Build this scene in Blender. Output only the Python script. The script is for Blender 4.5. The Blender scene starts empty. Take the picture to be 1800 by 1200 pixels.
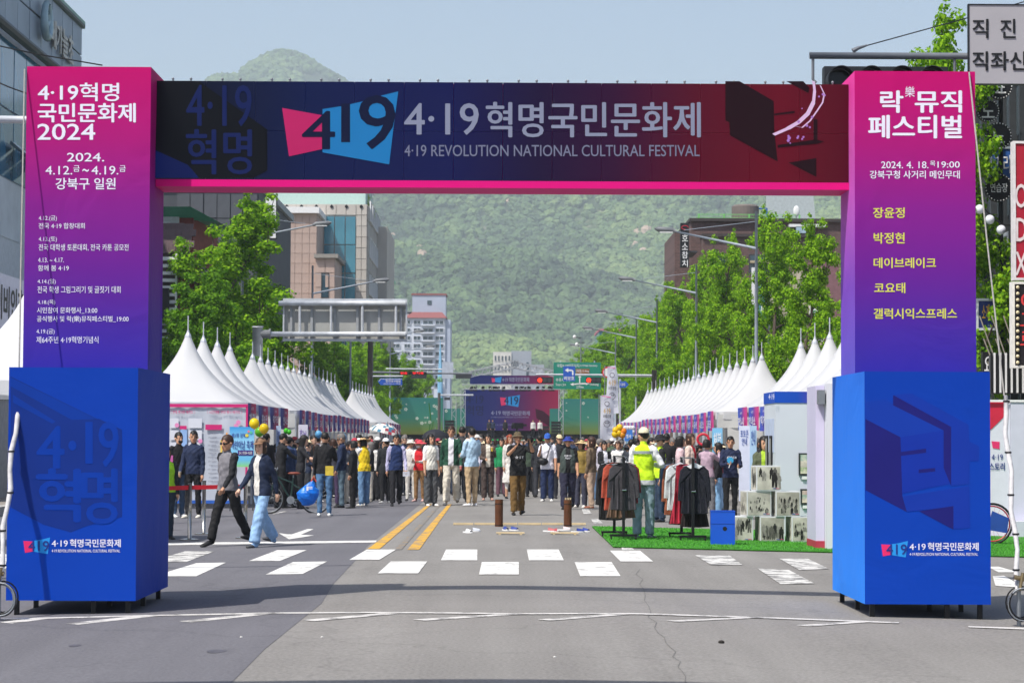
import bpy, bmesh, math, random
import numpy as np
from mathutils import Vector, Matrix, noise as mnoise
R = math.radians
SC = bpy.context.scene
COL = SC.collection
random.seed(7)
# ------------------------------------------------------------------ camera, sky, sun, exposure
EYE = 1.61
cam_d = bpy.data.cameras.new('camera'); cam = bpy.data.objects.new('camera', cam_d); COL.objects.link(cam)
CAMR = Matrix.Rotation(R(-0.286), 3, 'Z') @ Matrix.Rotation(R(90 + 2.463), 3, 'X') @ Matrix.Rotation(R(0.27), 3, 'Z')
cam.matrix_world = Matrix.Translation((0, 0, EYE)) @ CAMR.to_4x4()
cam_d.lens = 80; cam_d.sensor_width = 36; cam_d.clip_start = 0.3; cam_d.clip_end = 9000
cam_d.dof.use_dof = True; cam_d.dof.focus_distance = 29; cam_d.dof.aperture_fstop = 8
SC.camera = cam
SUN = Vector((0.455, 0.47, -1.0)).normalized()
world = bpy.data.worlds.new('World'); SC.world = world; world.use_nodes = True
wn = world.node_tree.nodes; wl = world.node_tree.links
sky = wn.new('ShaderNodeTexSky'); sky.sky_type = 'NISHITA'; sky.sun_disc = False
sky.sun_elevation = math.asin(-SUN.z); sky.sun_rotation = math.atan2(-SUN.x, -SUN.y)
sky.air_density = 1.0; sky.dust_density = 2.6; sky.ozone_density = 2.5; sky.altitude = 60
wl.new(sky.outputs[0], wn['Background'].inputs[0]); wn['Background'].inputs[1].default_value = 0.15
sd = bpy.data.lights.new('sun', 'SUN'); sd.energy = 4.6; sd.angle = R(0.5); sd.color = (1.0, 0.955, 0.89)
so = bpy.data.objects.new('sun', sd); COL.objects.link(so); so.rotation_euler = SUN.to_track_quat('-Z', 'Y').to_euler()
SC.view_settings.view_transform = 'Standard'; SC.view_settings.look = 'None'
SC.view_settings.exposure = 0.08; SC.view_settings.gamma = 1; SC.view_settings.use_curve_mapping = False
SC.cycles.max_bounces = 6; SC.cycles.diffuse_bounces = 3; SC.cycles.transparent_max_bounces = 12; SC.cycles.volume_bounces = 1
SC.cycles.use_denoising = True

# ------------------------------------------------------------------ place helpers
def ray(px, py):
    v = CAMR @ Vector(((px - 900) / 4000, (600 - py) / 4000, -1)); return v
def at(px, py, Y):
    v = ray(px, py); k = Y / v.y; return Vector((v.x * k, Y, EYE + v.z * k))
def gz(x): return -0.02 * (math.sqrt(x * x + 0.5) - 0.7)
def gnd(px, py):
    v = ray(px, py); z = 0.0
    for _ in range(6):
        k = (z - EYE) / v.z; z = gz(v.x * k)
    return Vector((v.x * k, v.y * k, z))

# ------------------------------------------------------------------ materials
def lin(c):
    if isinstance(c, str):
        c = tuple(int(c[i:i + 2], 16) for i in (0, 2, 4))
    return tuple((x / 255 / 12.92) if x / 255 <= 0.04045 else ((x / 255 + 0.055) / 1.055) ** 2.4 for x in c[:3]) + (1,)
MC = {}
def emit_mat(name, col, e):
    m = mat(name, col, .35, .05, 3, emit=e, spec=.2); b = m.node_tree.nodes['Principled BSDF']
    for l in list(b.inputs['Base Color'].links): m.node_tree.links.remove(l)
    b.inputs['Base Color'].default_value = tuple(x * .22 for x in lin(col)[:3]) + (1,); return m
def mat(name, col, rough=0.7, var=0.12, scale=6.0, bump=0.0, bscale=30.0, metal=0.0, emit=0.0, alpha=1.0, spec=0.4, trans=0.0, col2=None, coord='Object', dirt=0.0):
    key = (name, str(col), rough, var, scale, bump, emit, trans, str(col2))
    if key in MC: return MC[key]
    m = bpy.data.materials.new(name); m.use_nodes = True
    nt = m.node_tree; N = nt.nodes; L = nt.links; b = N['Principled BSDF']
    c = lin(col); b.inputs['Roughness'].default_value = rough; b.inputs['Metallic'].default_value = metal
    b.inputs['Specular IOR Level'].default_value = spec
    tc = N.new('ShaderNodeTexCoord')
    if var > 0 or col2:
        n = N.new('ShaderNodeTexNoise'); n.inputs['Scale'].default_value = scale; n.inputs['Detail'].default_value = 5
        L.new(tc.outputs[coord], n.inputs['Vector'])
        r = N.new('ShaderNodeValToRGB'); L.new(n.outputs['Fac'], r.inputs[0])
        e = r.color_ramp.elements; e[0].position = 0.3; e[1].position = 0.72
        c2 = lin(col2) if col2 else tuple(min(1, x * (1 + var)) for x in c[:3]) + (1,)
        e[0].color = tuple(x * (1 - var) for x in c[:3]) + (1,); e[1].color = c2
        L.new(r.outputs[0], b.inputs['Base Color'])
        if emit: L.new(r.outputs[0], b.inputs['Emission Color'])
    else:
        b.inputs['Base Color'].default_value = c
        if emit: b.inputs['Emission Color'].default_value = c
    if emit: b.inputs['Emission Strength'].default_value = emit
    if bump:
        n2 = N.new('ShaderNodeTexNoise'); n2.inputs['Scale'].default_value = bscale; n2.inputs['Detail'].default_value = 4
        L.new(tc.outputs[coord], n2.inputs['Vector'])
        bp = N.new('ShaderNodeBump'); bp.inputs['Strength'].default_value = bump; bp.inputs['Distance'].default_value = 0.02
        L.new(n2.outputs['Fac'], bp.inputs['Height']); L.new(bp.outputs[0], b.inputs['Normal'])
    if trans:
        t = N.new('ShaderNodeBsdfTranslucent'); t.inputs[0].default_value = c
        mx = N.new('ShaderNodeMixShader'); mx.inputs[0].default_value = trans
        L.new(b.outputs[0], mx.inputs[1]); L.new(t.outputs[0], mx.inputs[2]); L.new(mx.outputs[0], N['Material Output'].inputs[0])
    MC[key] = m; return m
def ramp_mat(name, stops, axis, a, b_, rough=0.75, emit=0.0, base=1.0, bump=0.3, lines=0.0, spec=0.12):
    """colour gradient printed along one axis of world space between a and b_"""
    m = bpy.data.materials.new(name); m.use_nodes = True
    nt = m.node_tree; N = nt.nodes; L = nt.links; b = N['Principled BSDF']
    g = N.new('ShaderNodeNewGeometry'); s = N.new('ShaderNodeSeparateXYZ'); L.new(g.outputs['Position'], s.inputs[0])
    mr = N.new('ShaderNodeMapRange'); mr.inputs[1].default_value = a; mr.inputs[2].default_value = b_
    L.new(s.outputs[axis], mr.inputs[0]); r = N.new('ShaderNodeValToRGB'); L.new(mr.outputs[0], r.inputs[0])
    e = r.color_ramp.elements
    while len(e) < len(stops): e.new(0.5)
    for el, (p, c) in zip(e, stops):
        el.position = p; el.color = tuple(x * base for x in lin(c)[:3]) + (1,)
    out = r.outputs[0]
    if lines:
        w = N.new('ShaderNodeTexWave'); w.bands_direction = 'Z'; w.inputs['Scale'].default_value = lines; w.inputs['Distortion'].default_value = 0.4
        L.new(g.outputs['Position'], w.inputs['Vector'])
        mm = N.new('ShaderNodeMapRange'); mm.inputs[3].default_value = 0.72; mm.inputs[4].default_value = 1.18; L.new(w.outputs['Fac'], mm.inputs[0])
        vm = N.new('ShaderNodeVectorMath'); vm.operation = 'SCALE'; L.new(out, vm.inputs[0]); L.new(mm.outputs[0], vm.inputs['Scale']); out = vm.outputs[0]
    L.new(out, b.inputs['Base Color']); b.inputs['Roughness'].default_value = rough; b.inputs['Specular IOR Level'].default_value = spec
    if emit:
        L.new(out, b.inputs['Emission Color']); b.inputs['Emission Strength'].default_value = emit; sc2 = N.new('ShaderNodeVectorMath'); sc2.operation = 'SCALE'; sc2.inputs['Scale'].default_value = .3; L.new(out, sc2.inputs[0]); L.new(sc2.outputs[0], b.inputs['Base Color'])
    if bump:
        n2 = N.new('ShaderNodeTexNoise'); n2.inputs['Scale'].default_value = 1.3; n2.inputs['Detail'].default_value = 3; n2.inputs['Distortion'].default_value = 1.0
        L.new(g.outputs['Position'], n2.inputs['Vector'])
        bp = N.new('ShaderNodeBump'); bp.inputs['Strength'].default_value = bump; bp.inputs['Distance'].default_value = 0.06
        L.new(n2.outputs['Fac'], bp.inputs['Height']); L.new(bp.outputs[0], b.inputs['Normal'])
    return m
def cloth(c): return mat('cloth_' + c, c, 0.85, 0.18, 9, 0.5, 22)
WHITE = mat('white_paint', 'e4e4e2', 0.5, 0.06); BLACK = mat('black_paint', '141416', 0.5, 0.1); GREYM = mat('grey_steel', '8b9095', 0.45, 0.1, metal=0.5)
PRINTW = mat('white_print', 'e6e3f2', 0.6, 0.03); DARKST = mat('dark_steel', '3a3d40', 0.5, 0.15)
GLASS = mat('window_glass', '2e4450', 0.08, 0.25, 0.6, spec=0.9); GLASSB = mat('blue_glass', '3f7390', 0.06, 0.3, 0.25, spec=0.9)

# ------------------------------------------------------------------ mesh builder
class MB:
    def __init__(s): s.v = []; s.f = []; s.m = []; s.k = 0; s.smooth = False
    def add(s, vs, fs, k=None):
        o = len(s.v); s.v.extend(tuple(p) for p in vs); s.f.extend(tuple(i + o for i in f) for f in fs)
        s.m.extend([s.k if k is None else k] * len(fs)); return s
    def box(s, x0, x1, y0, y1, z0, z1, k=None):
        return s.add([(x0, y0, z0), (x1, y0, z0), (x1, y1, z0), (x0, y1, z0), (x0, y0, z1), (x1, y0, z1), (x1, y1, z1), (x0, y1, z1)],
                     [(0, 3, 2, 1), (4, 5, 6, 7), (0, 1, 5, 4), (1, 2, 6, 5), (2, 3, 7, 6), (3, 0, 4, 7)], k)
    def cbox(s, c, d, k=None, rz=0):
        o = len(s.v); s.box(-d[0] / 2, d[0] / 2, -d[1] / 2, d[1] / 2, -d[2] / 2, d[2] / 2, k)
        M = Matrix.Rotation(rz, 3, 'Z')
        for i in range(o, len(s.v)): s.v[i] = tuple(M @ Vector(s.v[i]) + Vector(c))
        return s
    def tube(s, pts, r, n=8, k=None, cap=True):
        pts = [Vector(p) for p in pts]; rs = r if isinstance(r, (list, tuple)) else [r] * len(pts)
        vs = []; fs = []
        for i, p in enumerate(pts):
            t = (pts[min(i + 1, len(pts) - 1)] - pts[max(i - 1, 0)]).normalized()
            a = t.cross(Vector((0, 1, 0)) if abs(t.y) < 0.9 else Vector((1, 0, 0))).normalized(); b = t.cross(a)
            for j in range(n):
                q = 2 * math.pi * j / n; vs.append(p + (a * math.cos(q) + b * math.sin(q)) * rs[i])
        for i in range(len(pts) - 1):
            for j in range(n):
                j2 = (j + 1) % n; fs.append((i * n + j, i * n + j2, (i + 1) * n + j2, (i + 1) * n + j))
        if cap: fs.append(tuple(range(n))); fs.append(tuple(reversed(range((len(pts) - 1) * n, len(pts) * n))))
        return s.add(vs, fs, k)
    def sphere(s, c, r, k=None, nu=12, nv=8, cut=None):
        r = r if isinstance(r, (list, tuple)) else (r, r, r); vs = []; fs = []
        for i in range(nv + 1):
            for j in range(nu):
                a = math.pi * i / nv; b = 2 * math.pi * j / nu
                vs.append((c[0] + r[0] * math.sin(a) * math.cos(b), c[1] + r[1] * math.sin(a) * math.sin(b), c[2] + r[2] * math.cos(a)))
        for i in range(nv):
            for j in range(nu):
                f = (i * nu + j, (i + 1) * nu + j, (i + 1) * nu + (j + 1) % nu, i * nu + (j + 1) % nu)
                if cut and not cut(tuple(sum(vs[q][d] for q in f) / 4 for d in range(3))): continue
                fs.append(f)
        return s.add(vs, fs, k)
    def prism(s, poly, d, k=None):
        """extrude a planar polygon (3D points) by vector d"""
        n = len(poly); d = Vector(d); vs = [Vector(p) for p in poly] + [Vector(p) + d for p in poly]
        fs = [tuple(range(n)), tuple(reversed(range(n, 2 * n)))] + [(i, i + n, (i + 1) % n + n, (i + 1) % n) for i in range(n)]
        return s.add(vs, fs, k)
    def disc(s, c, r, n=24, axis='Y', th=0.02, k=None):
        poly = []
        for j in range(n):
            q = 2 * math.pi * j / n
            poly.append((c[0] + r * math.cos(q), c[1], c[2] + r * math.sin(q)) if axis == 'Y' else (c[0], c[1] + r * math.cos(q), c[2] + r * math.sin(q)) if axis == 'X' else (c[0] + r * math.cos(q), c[1] + r * math.sin(q), c[2]))
        return s.prism(poly, {'Y': (0, th, 0), 'X': (th, 0, 0), 'Z': (0, 0, th)}[axis], k)
ROOT = {}; KIDS = {}
def rootloc(p):
    return ROOT.get(p.name, Vector((0, 0, 0))) if p is not None else Vector((0, 0, 0))
def build(name, mb, mats, parent=None, smooth=False, label=None, kind=None, cat=None, group=None, mesh=None):
    if mesh is None:
        mesh = bpy.data.meshes.new(name); off = rootloc(parent)
        vs = [tuple(Vector(v) - off) for v in mb.v] if off.length > 0 else mb.v
        mesh.from_pydata(vs, [], mb.f)
        mats = mats if isinstance(mats, (list, tuple)) else [mats]
        for m in mats: mesh.materials.append(m)
        if len(mats) > 1: mesh.polygons.foreach_set('material_index', mb.m)
        if smooth or mb.smooth: mesh.polygons.foreach_set('use_smooth', [True] * len(mesh.polygons))
        mesh.update()
    o = bpy.data.objects.new(name, mesh); COL.objects.link(o)
    if parent is not None:
        o.parent = parent; ROOT[o.name] = rootloc(parent); KIDS.setdefault(parent.name, []).append(o)
    for k, v in (('label', label), ('kind', kind), ('category', cat), ('group', group)):
        if v: o[k] = v
    return o
def thing(name, label, cat, loc=(0, 0, 0), rz=0, group=None):
    o = bpy.data.objects.new(name, None); COL.objects.link(o); o.empty_display_size = 0.2
    o.location = loc; o.rotation_euler = (0, 0, rz); o['label'] = label; o['category'] = cat
    if group: o['group'] = group
    ROOT[o.name] = Vector((0, 0, 0)); return o
def wthing(name, label, cat, loc, group=None):
    """thing whose parts are given in world coordinates"""
    o = thing(name, label, cat, loc, 0, group); ROOT[o.name] = Vector(loc); return o
def dup(root, loc, rz=0, label=None, group=None, sc=None):
    def cp(o, par):
        c = o.copy(); COL.objects.link(c)
        if par is not None: c.parent = par
        for ch in KIDS.get(o.name, ()): cp(ch, c)
        return c
    r = cp(root, None); r.location = loc; r.rotation_euler = (0, 0, rz)
    if sc: r.scale = sc
    if label: r['label'] = label
    if group: r['group'] = group
    return r
# ------------------------------------------------------------------ lettering
TX = {}
def glyphs(body, bold=0.0, lead=1.0):
    key = (body, bold, lead)
    if key in TX: return TX[key]
    c = bpy.data.curves.new('t', 'FONT'); c.body = body; c.offset = bold; c.align_x = 'CENTER' if '\n' in body else 'LEFT'; c.space_line = lead; c.resolution_u = 3
    o = bpy.data.objects.new('t', c); COL.objects.link(o)
    dg = bpy.context.evaluated_depsgraph_get(); m = bpy.data.meshes.new_from_object(o.evaluated_get(dg))
    v = [tuple(x.co[:2]) for x in m.vertices]; f = [tuple(p.vertices) for p in m.polygons]
    bpy.data.objects.remove(o); bpy.data.curves.remove(c); bpy.data.meshes.remove(m)
    xs = [p[0] for p in v] or [0, 1]; ys = [p[1] for p in v] or [0, 1]
    x0, x1, y0, y1 = min(xs), max(xs), min(ys), max(ys); w = max(x1 - x0, 1e-4); h = max(y1 - y0, 1e-4)
    TX[key] = ([((a - x0) / w, (b - y0) / h) for a, b in v], f); return TX[key]
def text(body, p00, p10, p01, m, parent, bold=0.012, name='lettering', lead=1.0, kind=None):
    """lettering filling the parallelogram p00 (bottom left), p10 (bottom right), p01 (top left)"""
    v, f = glyphs(body, 0.0, lead); p00 = Vector(p00); u = Vector(p10) - p00; w = Vector(p01) - p00; mb = MB()
    nrm = u.cross(w).normalized(); em = u.length / max(1, max(len(q) for q in body.split('\n'))); d = bold * .75 if bold > .008 else 0
    for k, (i, j) in enumerate(((0, 0),) if d <= 0 else ((0, 0), (1, 0), (-1, 0), (0, .6), (0, -.6))):
        o = p00 + u.normalized() * i * d * em + w.normalized() * j * d * em + nrm * .0004 * k
        mb.add([o + u * a + w * b for a, b in v], f)
    return build(name, mb, m, parent, kind=kind)
def ptext(body, x0, y0, x1, y1, Y, m, parent, bold=0.012, **k):
    """lettering in the upright plane at depth Y whose photograph box is x0,y0 (top left) to x1,y1"""
    return text(body, at(x0, y1, Y), at(x1, y1, Y), at(x0, y0, Y), m, parent, bold, **k)
def ppoly(pts, Y, mb, th=0.002, k=None):
    P = [at(x, y, Y) for x, y in pts]; return mb.prism(P, (0, th, 0), k)
# ------------------------------------------------------------------ ground, road, markings
def asphalt(name, c1, c2, sc=1.0):
    m = bpy.data.materials.new(name); m.use_nodes = True; nt = m.node_tree; N = nt.nodes; L = nt.links; b = N['Principled BSDF']
    g = N.new('ShaderNodeNewGeometry')
    big = N.new('ShaderNodeTexNoise'); big.inputs['Scale'].default_value = 0.35; big.inputs['Detail'].default_value = 6; L.new(g.outputs['Position'], big.inputs['Vector'])
    fine = N.new('ShaderNodeTexNoise'); fine.inputs['Scale'].default_value = 34; fine.inputs['Detail'].default_value = 3; L.new(g.outputs['Position'], fine.inputs['Vector'])
    vor = N.new('ShaderNodeTexVoronoi'); vor.inputs['Scale'].default_value = 45; L.new(g.outputs['Position'], vor.inputs['Vector'])
    mp = N.new('ShaderNodeMapping'); mp.inputs['Scale'].default_value = (3.0, 0.12, 1); L.new(g.outputs['Position'], mp.inputs['Vector'])
    streak = N.new('ShaderNodeTexNoise'); streak.inputs['Scale'].default_value = 0.8; streak.inputs['Detail'].default_value = 4; L.new(mp.outputs[0], streak.inputs['Vector'])
    r = N.new('ShaderNodeValToRGB'); r.color_ramp.elements[0].color = lin(c1); r.color_ramp.elements[1].color = lin(c2)
    r.color_ramp.elements[0].position = 0.42; r.color_ramp.elements[1].position = 0.96
    a = N.new('ShaderNodeMath'); a.operation = 'ADD'; L.new(big.outputs['Fac'], a.inputs[0]); L.new(streak.outputs['Fac'], a.inputs[1])
    a2 = N.new('ShaderNodeMath'); a2.operation = 'MULTIPLY_ADD'; a2.inputs[1].default_value = 0.3; L.new(a.outputs[0], a2.inputs[0])
    sc_ = N.new('ShaderNodeMath'); sc_.operation = 'MULTIPLY'; sc_.inputs[1].default_value = 0.75; L.new(fine.outputs['Fac'], sc_.inputs[0]); L.new(sc_.outputs[0], a2.inputs[2])
    L.new(a2.outputs[0], r.inputs[0]); out = r.outputs[0]
    # light stones and fine dark cracks
    st = N.new('ShaderNodeMapRange'); st.inputs[1].default_value = 0.0; st.inputs[2].default_value = 0.22; st.inputs[3].default_value = 1.5; st.inputs[4].default_value = 1.0; L.new(vor.outputs['Distance'], st.inputs[0])
    vm = N.new('ShaderNodeVectorMath'); vm.operation = 'SCALE'; L.new(out, vm.inputs[0]); L.new(st.outputs[0], vm.inputs['Scale'])
    cr = N.new('ShaderNodeTexVoronoi'); cr.feature = 'DISTANCE_TO_EDGE'; cr.inputs['Scale'].default_value = 0.16
    nz = N.new('ShaderNodeTexNoise'); nz.inputs['Scale'].default_value = 1.2; nz.inputs['Detail'].default_value = 6; L.new(g.outputs['Position'], nz.inputs['Vector'])
    vv = N.new('ShaderNodeVectorMath'); vv.operation = 'MULTIPLY_ADD'; vv.inputs[1].default_value = (1.6, 1.6, 0); L.new(nz.outputs['Color'], vv.inputs[0]); L.new(g.outputs['Position'], vv.inputs[2]); L.new(vv.outputs[0], cr.inputs['Vector'])
    cm = N.new('ShaderNodeMapRange'); cm.inputs[1].default_value = 0.0; cm.inputs[2].default_value = 0.006; cm.inputs[3].default_value = 0.86; cm.inputs[4].default_value = 1.0; L.new(cr.outputs['Distance'], cm.inputs[0])
    vm2 = N.new('ShaderNodeVectorMath'); vm2.operation = 'SCALE'; L.new(vm.outputs[0], vm2.inputs[0]); L.new(cm.outputs[0], vm2.inputs['Scale'])
    L.new(vm2.outputs[0], b.inputs['Base Color']); b.inputs['Roughness'].default_value = 0.88; b.inputs['Specular IOR Level'].default_value = 0.25
    bp = N.new('ShaderNodeBump'); bp.inputs['Strength'].default_value = 0.5; bp.inputs['Distance'].default_value = 0.012; L.new(fine.outputs['Fac'], bp.inputs['Height']); L.new(bp.outputs[0], b.inputs['Normal'])
    return m
ASPH_L = asphalt('light_asphalt', '6c6965', '94918c'); ASPH_D = asphalt('dark_asphalt', '57565a', '757478')
def paint(name, c, wear):
    m = bpy.data.materials.new(name); m.use_nodes = True; N = m.node_tree.nodes; L = m.node_tree.links; b = N['Principled BSDF']
    g = N.new('ShaderNodeNewGeometry'); n = N.new('ShaderNodeTexNoise'); n.inputs['Scale'].default_value = 3.5; n.inputs['Detail'].default_value = 9; n.inputs['Roughness'].default_value = 0.72
    L.new(g.outputs['Position'], n.inputs['Vector']); r = N.new('ShaderNodeValToRGB'); L.new(n.outputs['Fac'], r.inputs[0])
    e = r.color_ramp.elements; e[0].position = wear; e[0].color = lin('7d7b78'); e[1].position = wear + 0.1; e[1].color = lin(c)
    n3 = N.new('ShaderNodeTexNoise'); n3.inputs['Scale'].default_value = 40; L.new(g.outputs['Position'], n3.inputs['Vector']); mr = N.new('ShaderNodeMapRange'); mr.inputs[3].default_value = .8; mr.inputs[4].default_value = 1.0; L.new(n3.outputs['Fac'], mr.inputs[0]); vm = N.new('ShaderNodeVectorMath'); vm.operation = 'SCALE'; L.new(r.outputs[0], vm.inputs[0]); L.new(mr.outputs[0], vm.inputs['Scale'])
    L.new(vm.outputs[0], b.inputs['Base Color']); b.inputs['Roughness'].default_value = 0.8; return m
def strip(mb, P, nx=10, ny=1, lift=0.004):
    """quad given by 4 ground pixels (tl, tr, br, bl), draped over the cambered road"""
    a, b, c, d = [gnd(*p) if not isinstance(p, Vector) else p for p in P]; vs = []
    for j in range(ny + 1):
        for i in range(nx + 1):
            u = i / nx; v = j / ny; p = (a * (1 - u) + b * u) * (1 - v) + (d * (1 - u) + c * u) * v
            vs.append((p.x, p.y, gz(p.x) + lift))
    fs = [(j * (nx + 1) + i, (j + 1) * (nx + 1) + i, (j + 1) * (nx + 1) + i + 1, j * (nx + 1) + i + 1) for j in range(ny) for i in range(nx)]
    mb.add(vs, fs)
# ground sheet (below the road), road, second asphalt sheet with the diagonal seam, pavements and kerbs
mb = MB(); mb.box(-2600, 2600, -60, 6400, -1.2, -0.8); build('ground', mb, mat('ground_soil', '6a6a5e', 0.95, 0.2, 0.02), kind='structure')
XS = [-11.5 + 23 * i / 92 for i in range(93)]
mb = MB(); vs = []; YS = [-30, 0, 60, 160, 420, 900]
for y in YS: vs += [(x, y, gz(x)) for x in XS]
n = len(XS); mb.add(vs, [(j * n + i, j * n + i + 1, (j + 1) * n + i + 1, (j + 1) * n + i) for j in range(len(YS) - 1) for i in range(n - 1)])
build('road', mb, ASPH_L, kind='structure')
seam = [(300, 1290), (405, 1200), (470, 1140), (562, 1060), (590, 1025), (622, 985), (648, 960), (735, 890), (800, 835), (850, 800)]
sp = [gnd(*p) for p in seam]; mb = MB(); vs = []
for p in sp:
    w = [-11.5 + (p.x + 11.5) * i / 40 + (0.02 * math.sin(p.y * 7) if i == 40 else 0) for i in range(41)]
    vs += [(x, p.y, gz(x) + 0.003) for x in w]
mb.add(vs, [(j * 41 + i, j * 41 + i + 1, (j + 1) * 41 + i + 1, (j + 1) * 41 + i) for j in range(len(sp) - 1) for i in range(40)])
build('road_resurfacing', mb, ASPH_D, kind='structure')
PAV = mat('pavement_blocks', '8c857c', 0.9, 0.2, 3, 0.3)
for s in (-1, 1):
    mb = MB(); x0, x1 = sorted((s * 11.8, s * 40)); mb.box(x0, x1, -30, 900, -0.75, 0.0); build('pavement', mb, PAV, kind='structure')
    mb = MB(); x0, x1 = sorted((s * 11.5, s * 11.8)); mb.box(x0, x1, -30, 900, -0.75, 0.004); build('kerb', mb, mat('kerb_granite', 'a5a29c', 0.85, 0.15, 5), kind='structure')
PW = paint('road_white', 'e2e0da', 0.36); PWW = paint('road_white_worn', 'dad8d2', 0.44); PY = paint('road_yellow', 'd9a52c', 0.4); PO = paint('road_yellow_worn', 'a98544', 0.52)
def mark(name, quads, m, nx=10, lift=0.0075):
    for q in quads:
        mb = MB(); strip(mb, q, nx, 1, lift); build(name, mb, m, kind='structure')
mark('crosswalk_marking', [[(487, 967), (539, 967), (492, 986), (438, 986)], [(645, 966), (696, 966), (667, 984), (614, 984)], [(784, 966), (839, 966), (839, 985), (775, 985)],
    [(926, 966), (982, 966), (991, 985), (930, 985)], [(1072, 968), (1125, 968), (1148, 987), (1091, 987)], [(515, 988), (575, 987), (532, 1009), (467, 1010)],
    [(687, 987), (751, 987), (735, 1008), (664, 1008)], [(847, 988), (912, 988), (912, 1010), (842, 1010)], [(1010, 988), (1075, 988), (1091, 1013), (1020, 1013)],
    [(345, 990), (397, 989), (345, 1013), (270, 1013)], [(-40, 974), (14, 974), (10, 992), (-60, 992)], [(-30, 996), (14, 996), (-10, 1014), (-70, 1014)], [(1735, 996), (1755, 996), (1790, 1006), (1755, 1006)], [(1745, 1013), (1765, 1012), (1800, 1033), (1750, 1030)]], PW)
mark('crosswalk_marking', [[(325, 969), (377, 969), (327, 988), (262, 988)], [(1222, 976), (1282, 976), (1305, 993), (1250, 993)], [(1370, 982), (1420, 982), (1457, 1000), (1405, 1002)],
    [(1331, 999), (1387, 1002), (1432, 1026), (1372, 1027)]], PWW)
mark('stop_line', [[(240, 955), (662, 950), (661, 953.5), (240, 959)]], PW, 24)
mark('centre_line', [[(753, 886), (759, 886), (667, 965), (646, 965)]], PY, 2)
mark('centre_line', [[(788, 886), (794, 886), (737, 966), (716, 966)]], PY, 2)
mark('faded_line', [[(770, 888), (774, 888), (706, 966), (694, 966)]], PO, 2, 0.007)
mark('direction_arrow', [[(540, 930), (551, 930), (524, 942), (505, 942)], [(490, 937), (504, 939), (552, 941), (508, 948)]], PW, 4)
mark('lane_marking', [[(424, 919), (430, 919), (433, 922), (420, 923)], [(478, 903), (500, 898), (505, 899), (482, 904)], [(1022, 894), (1034, 894), (1040, 903), (1026, 903)], [(1038, 912), (1052, 912), (1060, 920), (1044, 920)], [(1092, 961), (1110, 961), (1116, 968), (1094, 968)]], PWW, 3)
main = [(0, 1088.5), (95, 1086.5), (285, 1082), (480, 1078), (650, 1077), (900, 1079.5), (1115, 1079), (1330, 1085.5), (1580, 1095)]
PZ = paint('road_white_thin', 'd2cfc9', .4)
mark('zigzag_line', [[(a[0], a[1] - 1.1), (b[0], b[1] - 1.1), (b[0], b[1] + 1.1), (a[0], a[1] + 1.1)] for a, b in zip(main, main[1:])] + [[(1702, 1101), (1805, 1104), (1805, 1107), (1702, 1103)]], PZ, 12)
mark('zigzag_line', [[(b[0] - 30, b[1] - 1), b, (a[0] + 22, a[1] + 2), a] for a, b in [((0, 1094), (90, 1087)), ((115, 1096), (285, 1082)), ((315, 1092), (480, 1079)), ((530, 1090), (700, 1079)), ((725, 1089), (900, 1081)), ((945, 1089), (1110, 1080)), ((1170, 1091), (1335, 1086)), ((1400, 1099), (1540, 1093))]], PZ, 8, 0.006)
crk = [(1120, 1000), (1131, 1035), (1139, 1075), (1160, 1112), (1183, 1145), (1200, 1180), (1214, 1215)]
for a, b in zip(crk, crk[1:]):
    for k in range(4):
        u0 = (a[0] + (b[0] - a[0]) * k / 4 + 5 * math.sin(k * 2.9 + a[0]), a[1] + (b[1] - a[1]) * k / 4); u1 = (a[0] + (b[0] - a[0]) * (k + 1) / 4 + (5 * math.sin((k + 1) * 2.9 + a[0]) if k < 3 else 5 * math.sin(b[0])), a[1] + (b[1] - a[1]) * (k + 1) / 4)
        mark('road_crack', [[(u0[0] - .8, u0[1]), (u0[0] + .8, u0[1]), (u1[0] + .8, u1[1]), (u1[0] - .8, u1[1])]], mat('crack_dark', '6b6966', .9, .2, 9), 1, .003)
# pale wooden strip across the lane
g_ = 'pale boards laid end to end across the lane'
px = [796, 833, 872, 910, 952, 990, 1030]
PLNK = mat('pale_board', 'c9b48c', 0.8, 0.15, 5)
root = wthing('ground_board_row', 'low row of pale boards laid across the road between brown posts', 'boards', gnd(910, 922))
for a, b in zip(px, px[1:]):
    p = gnd(a + 1, 922); q = gnd(b - 1, 922); m_ = (p + q) / 2; mb = MB(); mb.cbox((m_.x, m_.y, gz(m_.x) + 0.02), (q.x - p.x, 0.16, 0.035), rz=random.uniform(-.02, .02)); build('board', mb, PLNK, root)
# ------------------------------------------------------------------ festival arch
arch = wthing('festival_gate_arch', 'tall pink and blue festival gate with a wide screen across the road', 'gate arch', (0, 22.6, 0))
PK = [(0.0, '3c34b0'), (0.14, '5030ac'), (0.34, '7826a2'), (0.55, '98229a'), (0.76, 'c01884'), (1.0, 'd80876')]
TOW = ramp_mat('tower_print', PK, 2, 2.27, 5.25, 0.6, base=0.74)
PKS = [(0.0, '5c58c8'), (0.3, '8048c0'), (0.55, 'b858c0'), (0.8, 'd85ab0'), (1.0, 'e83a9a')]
TOWS = ramp_mat('tower_sunlit_print', PKS, 2, 2.27, 5.25, 0.6)  # paler side gradient carries the sunlight on that face in its colour
BLU = ramp_mat('base_print', [(0, '043eaa'), (1, '0339a2')], 2, 0, 2.3, 0.62); BLUS = ramp_mat('base_sunlit_print', [(0, '2a86f0'), (1, '2472e0')], 2, 0, 2.3, 0.6)  # side blue is lightened to paint in the sun on that face
PINK = ramp_mat('beam_fabric', [(0, 'd80f78'), (1, 'd80f78')], 2, 0, 6, 0.6, bump=0.15)
TOPZ = 5.25
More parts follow.
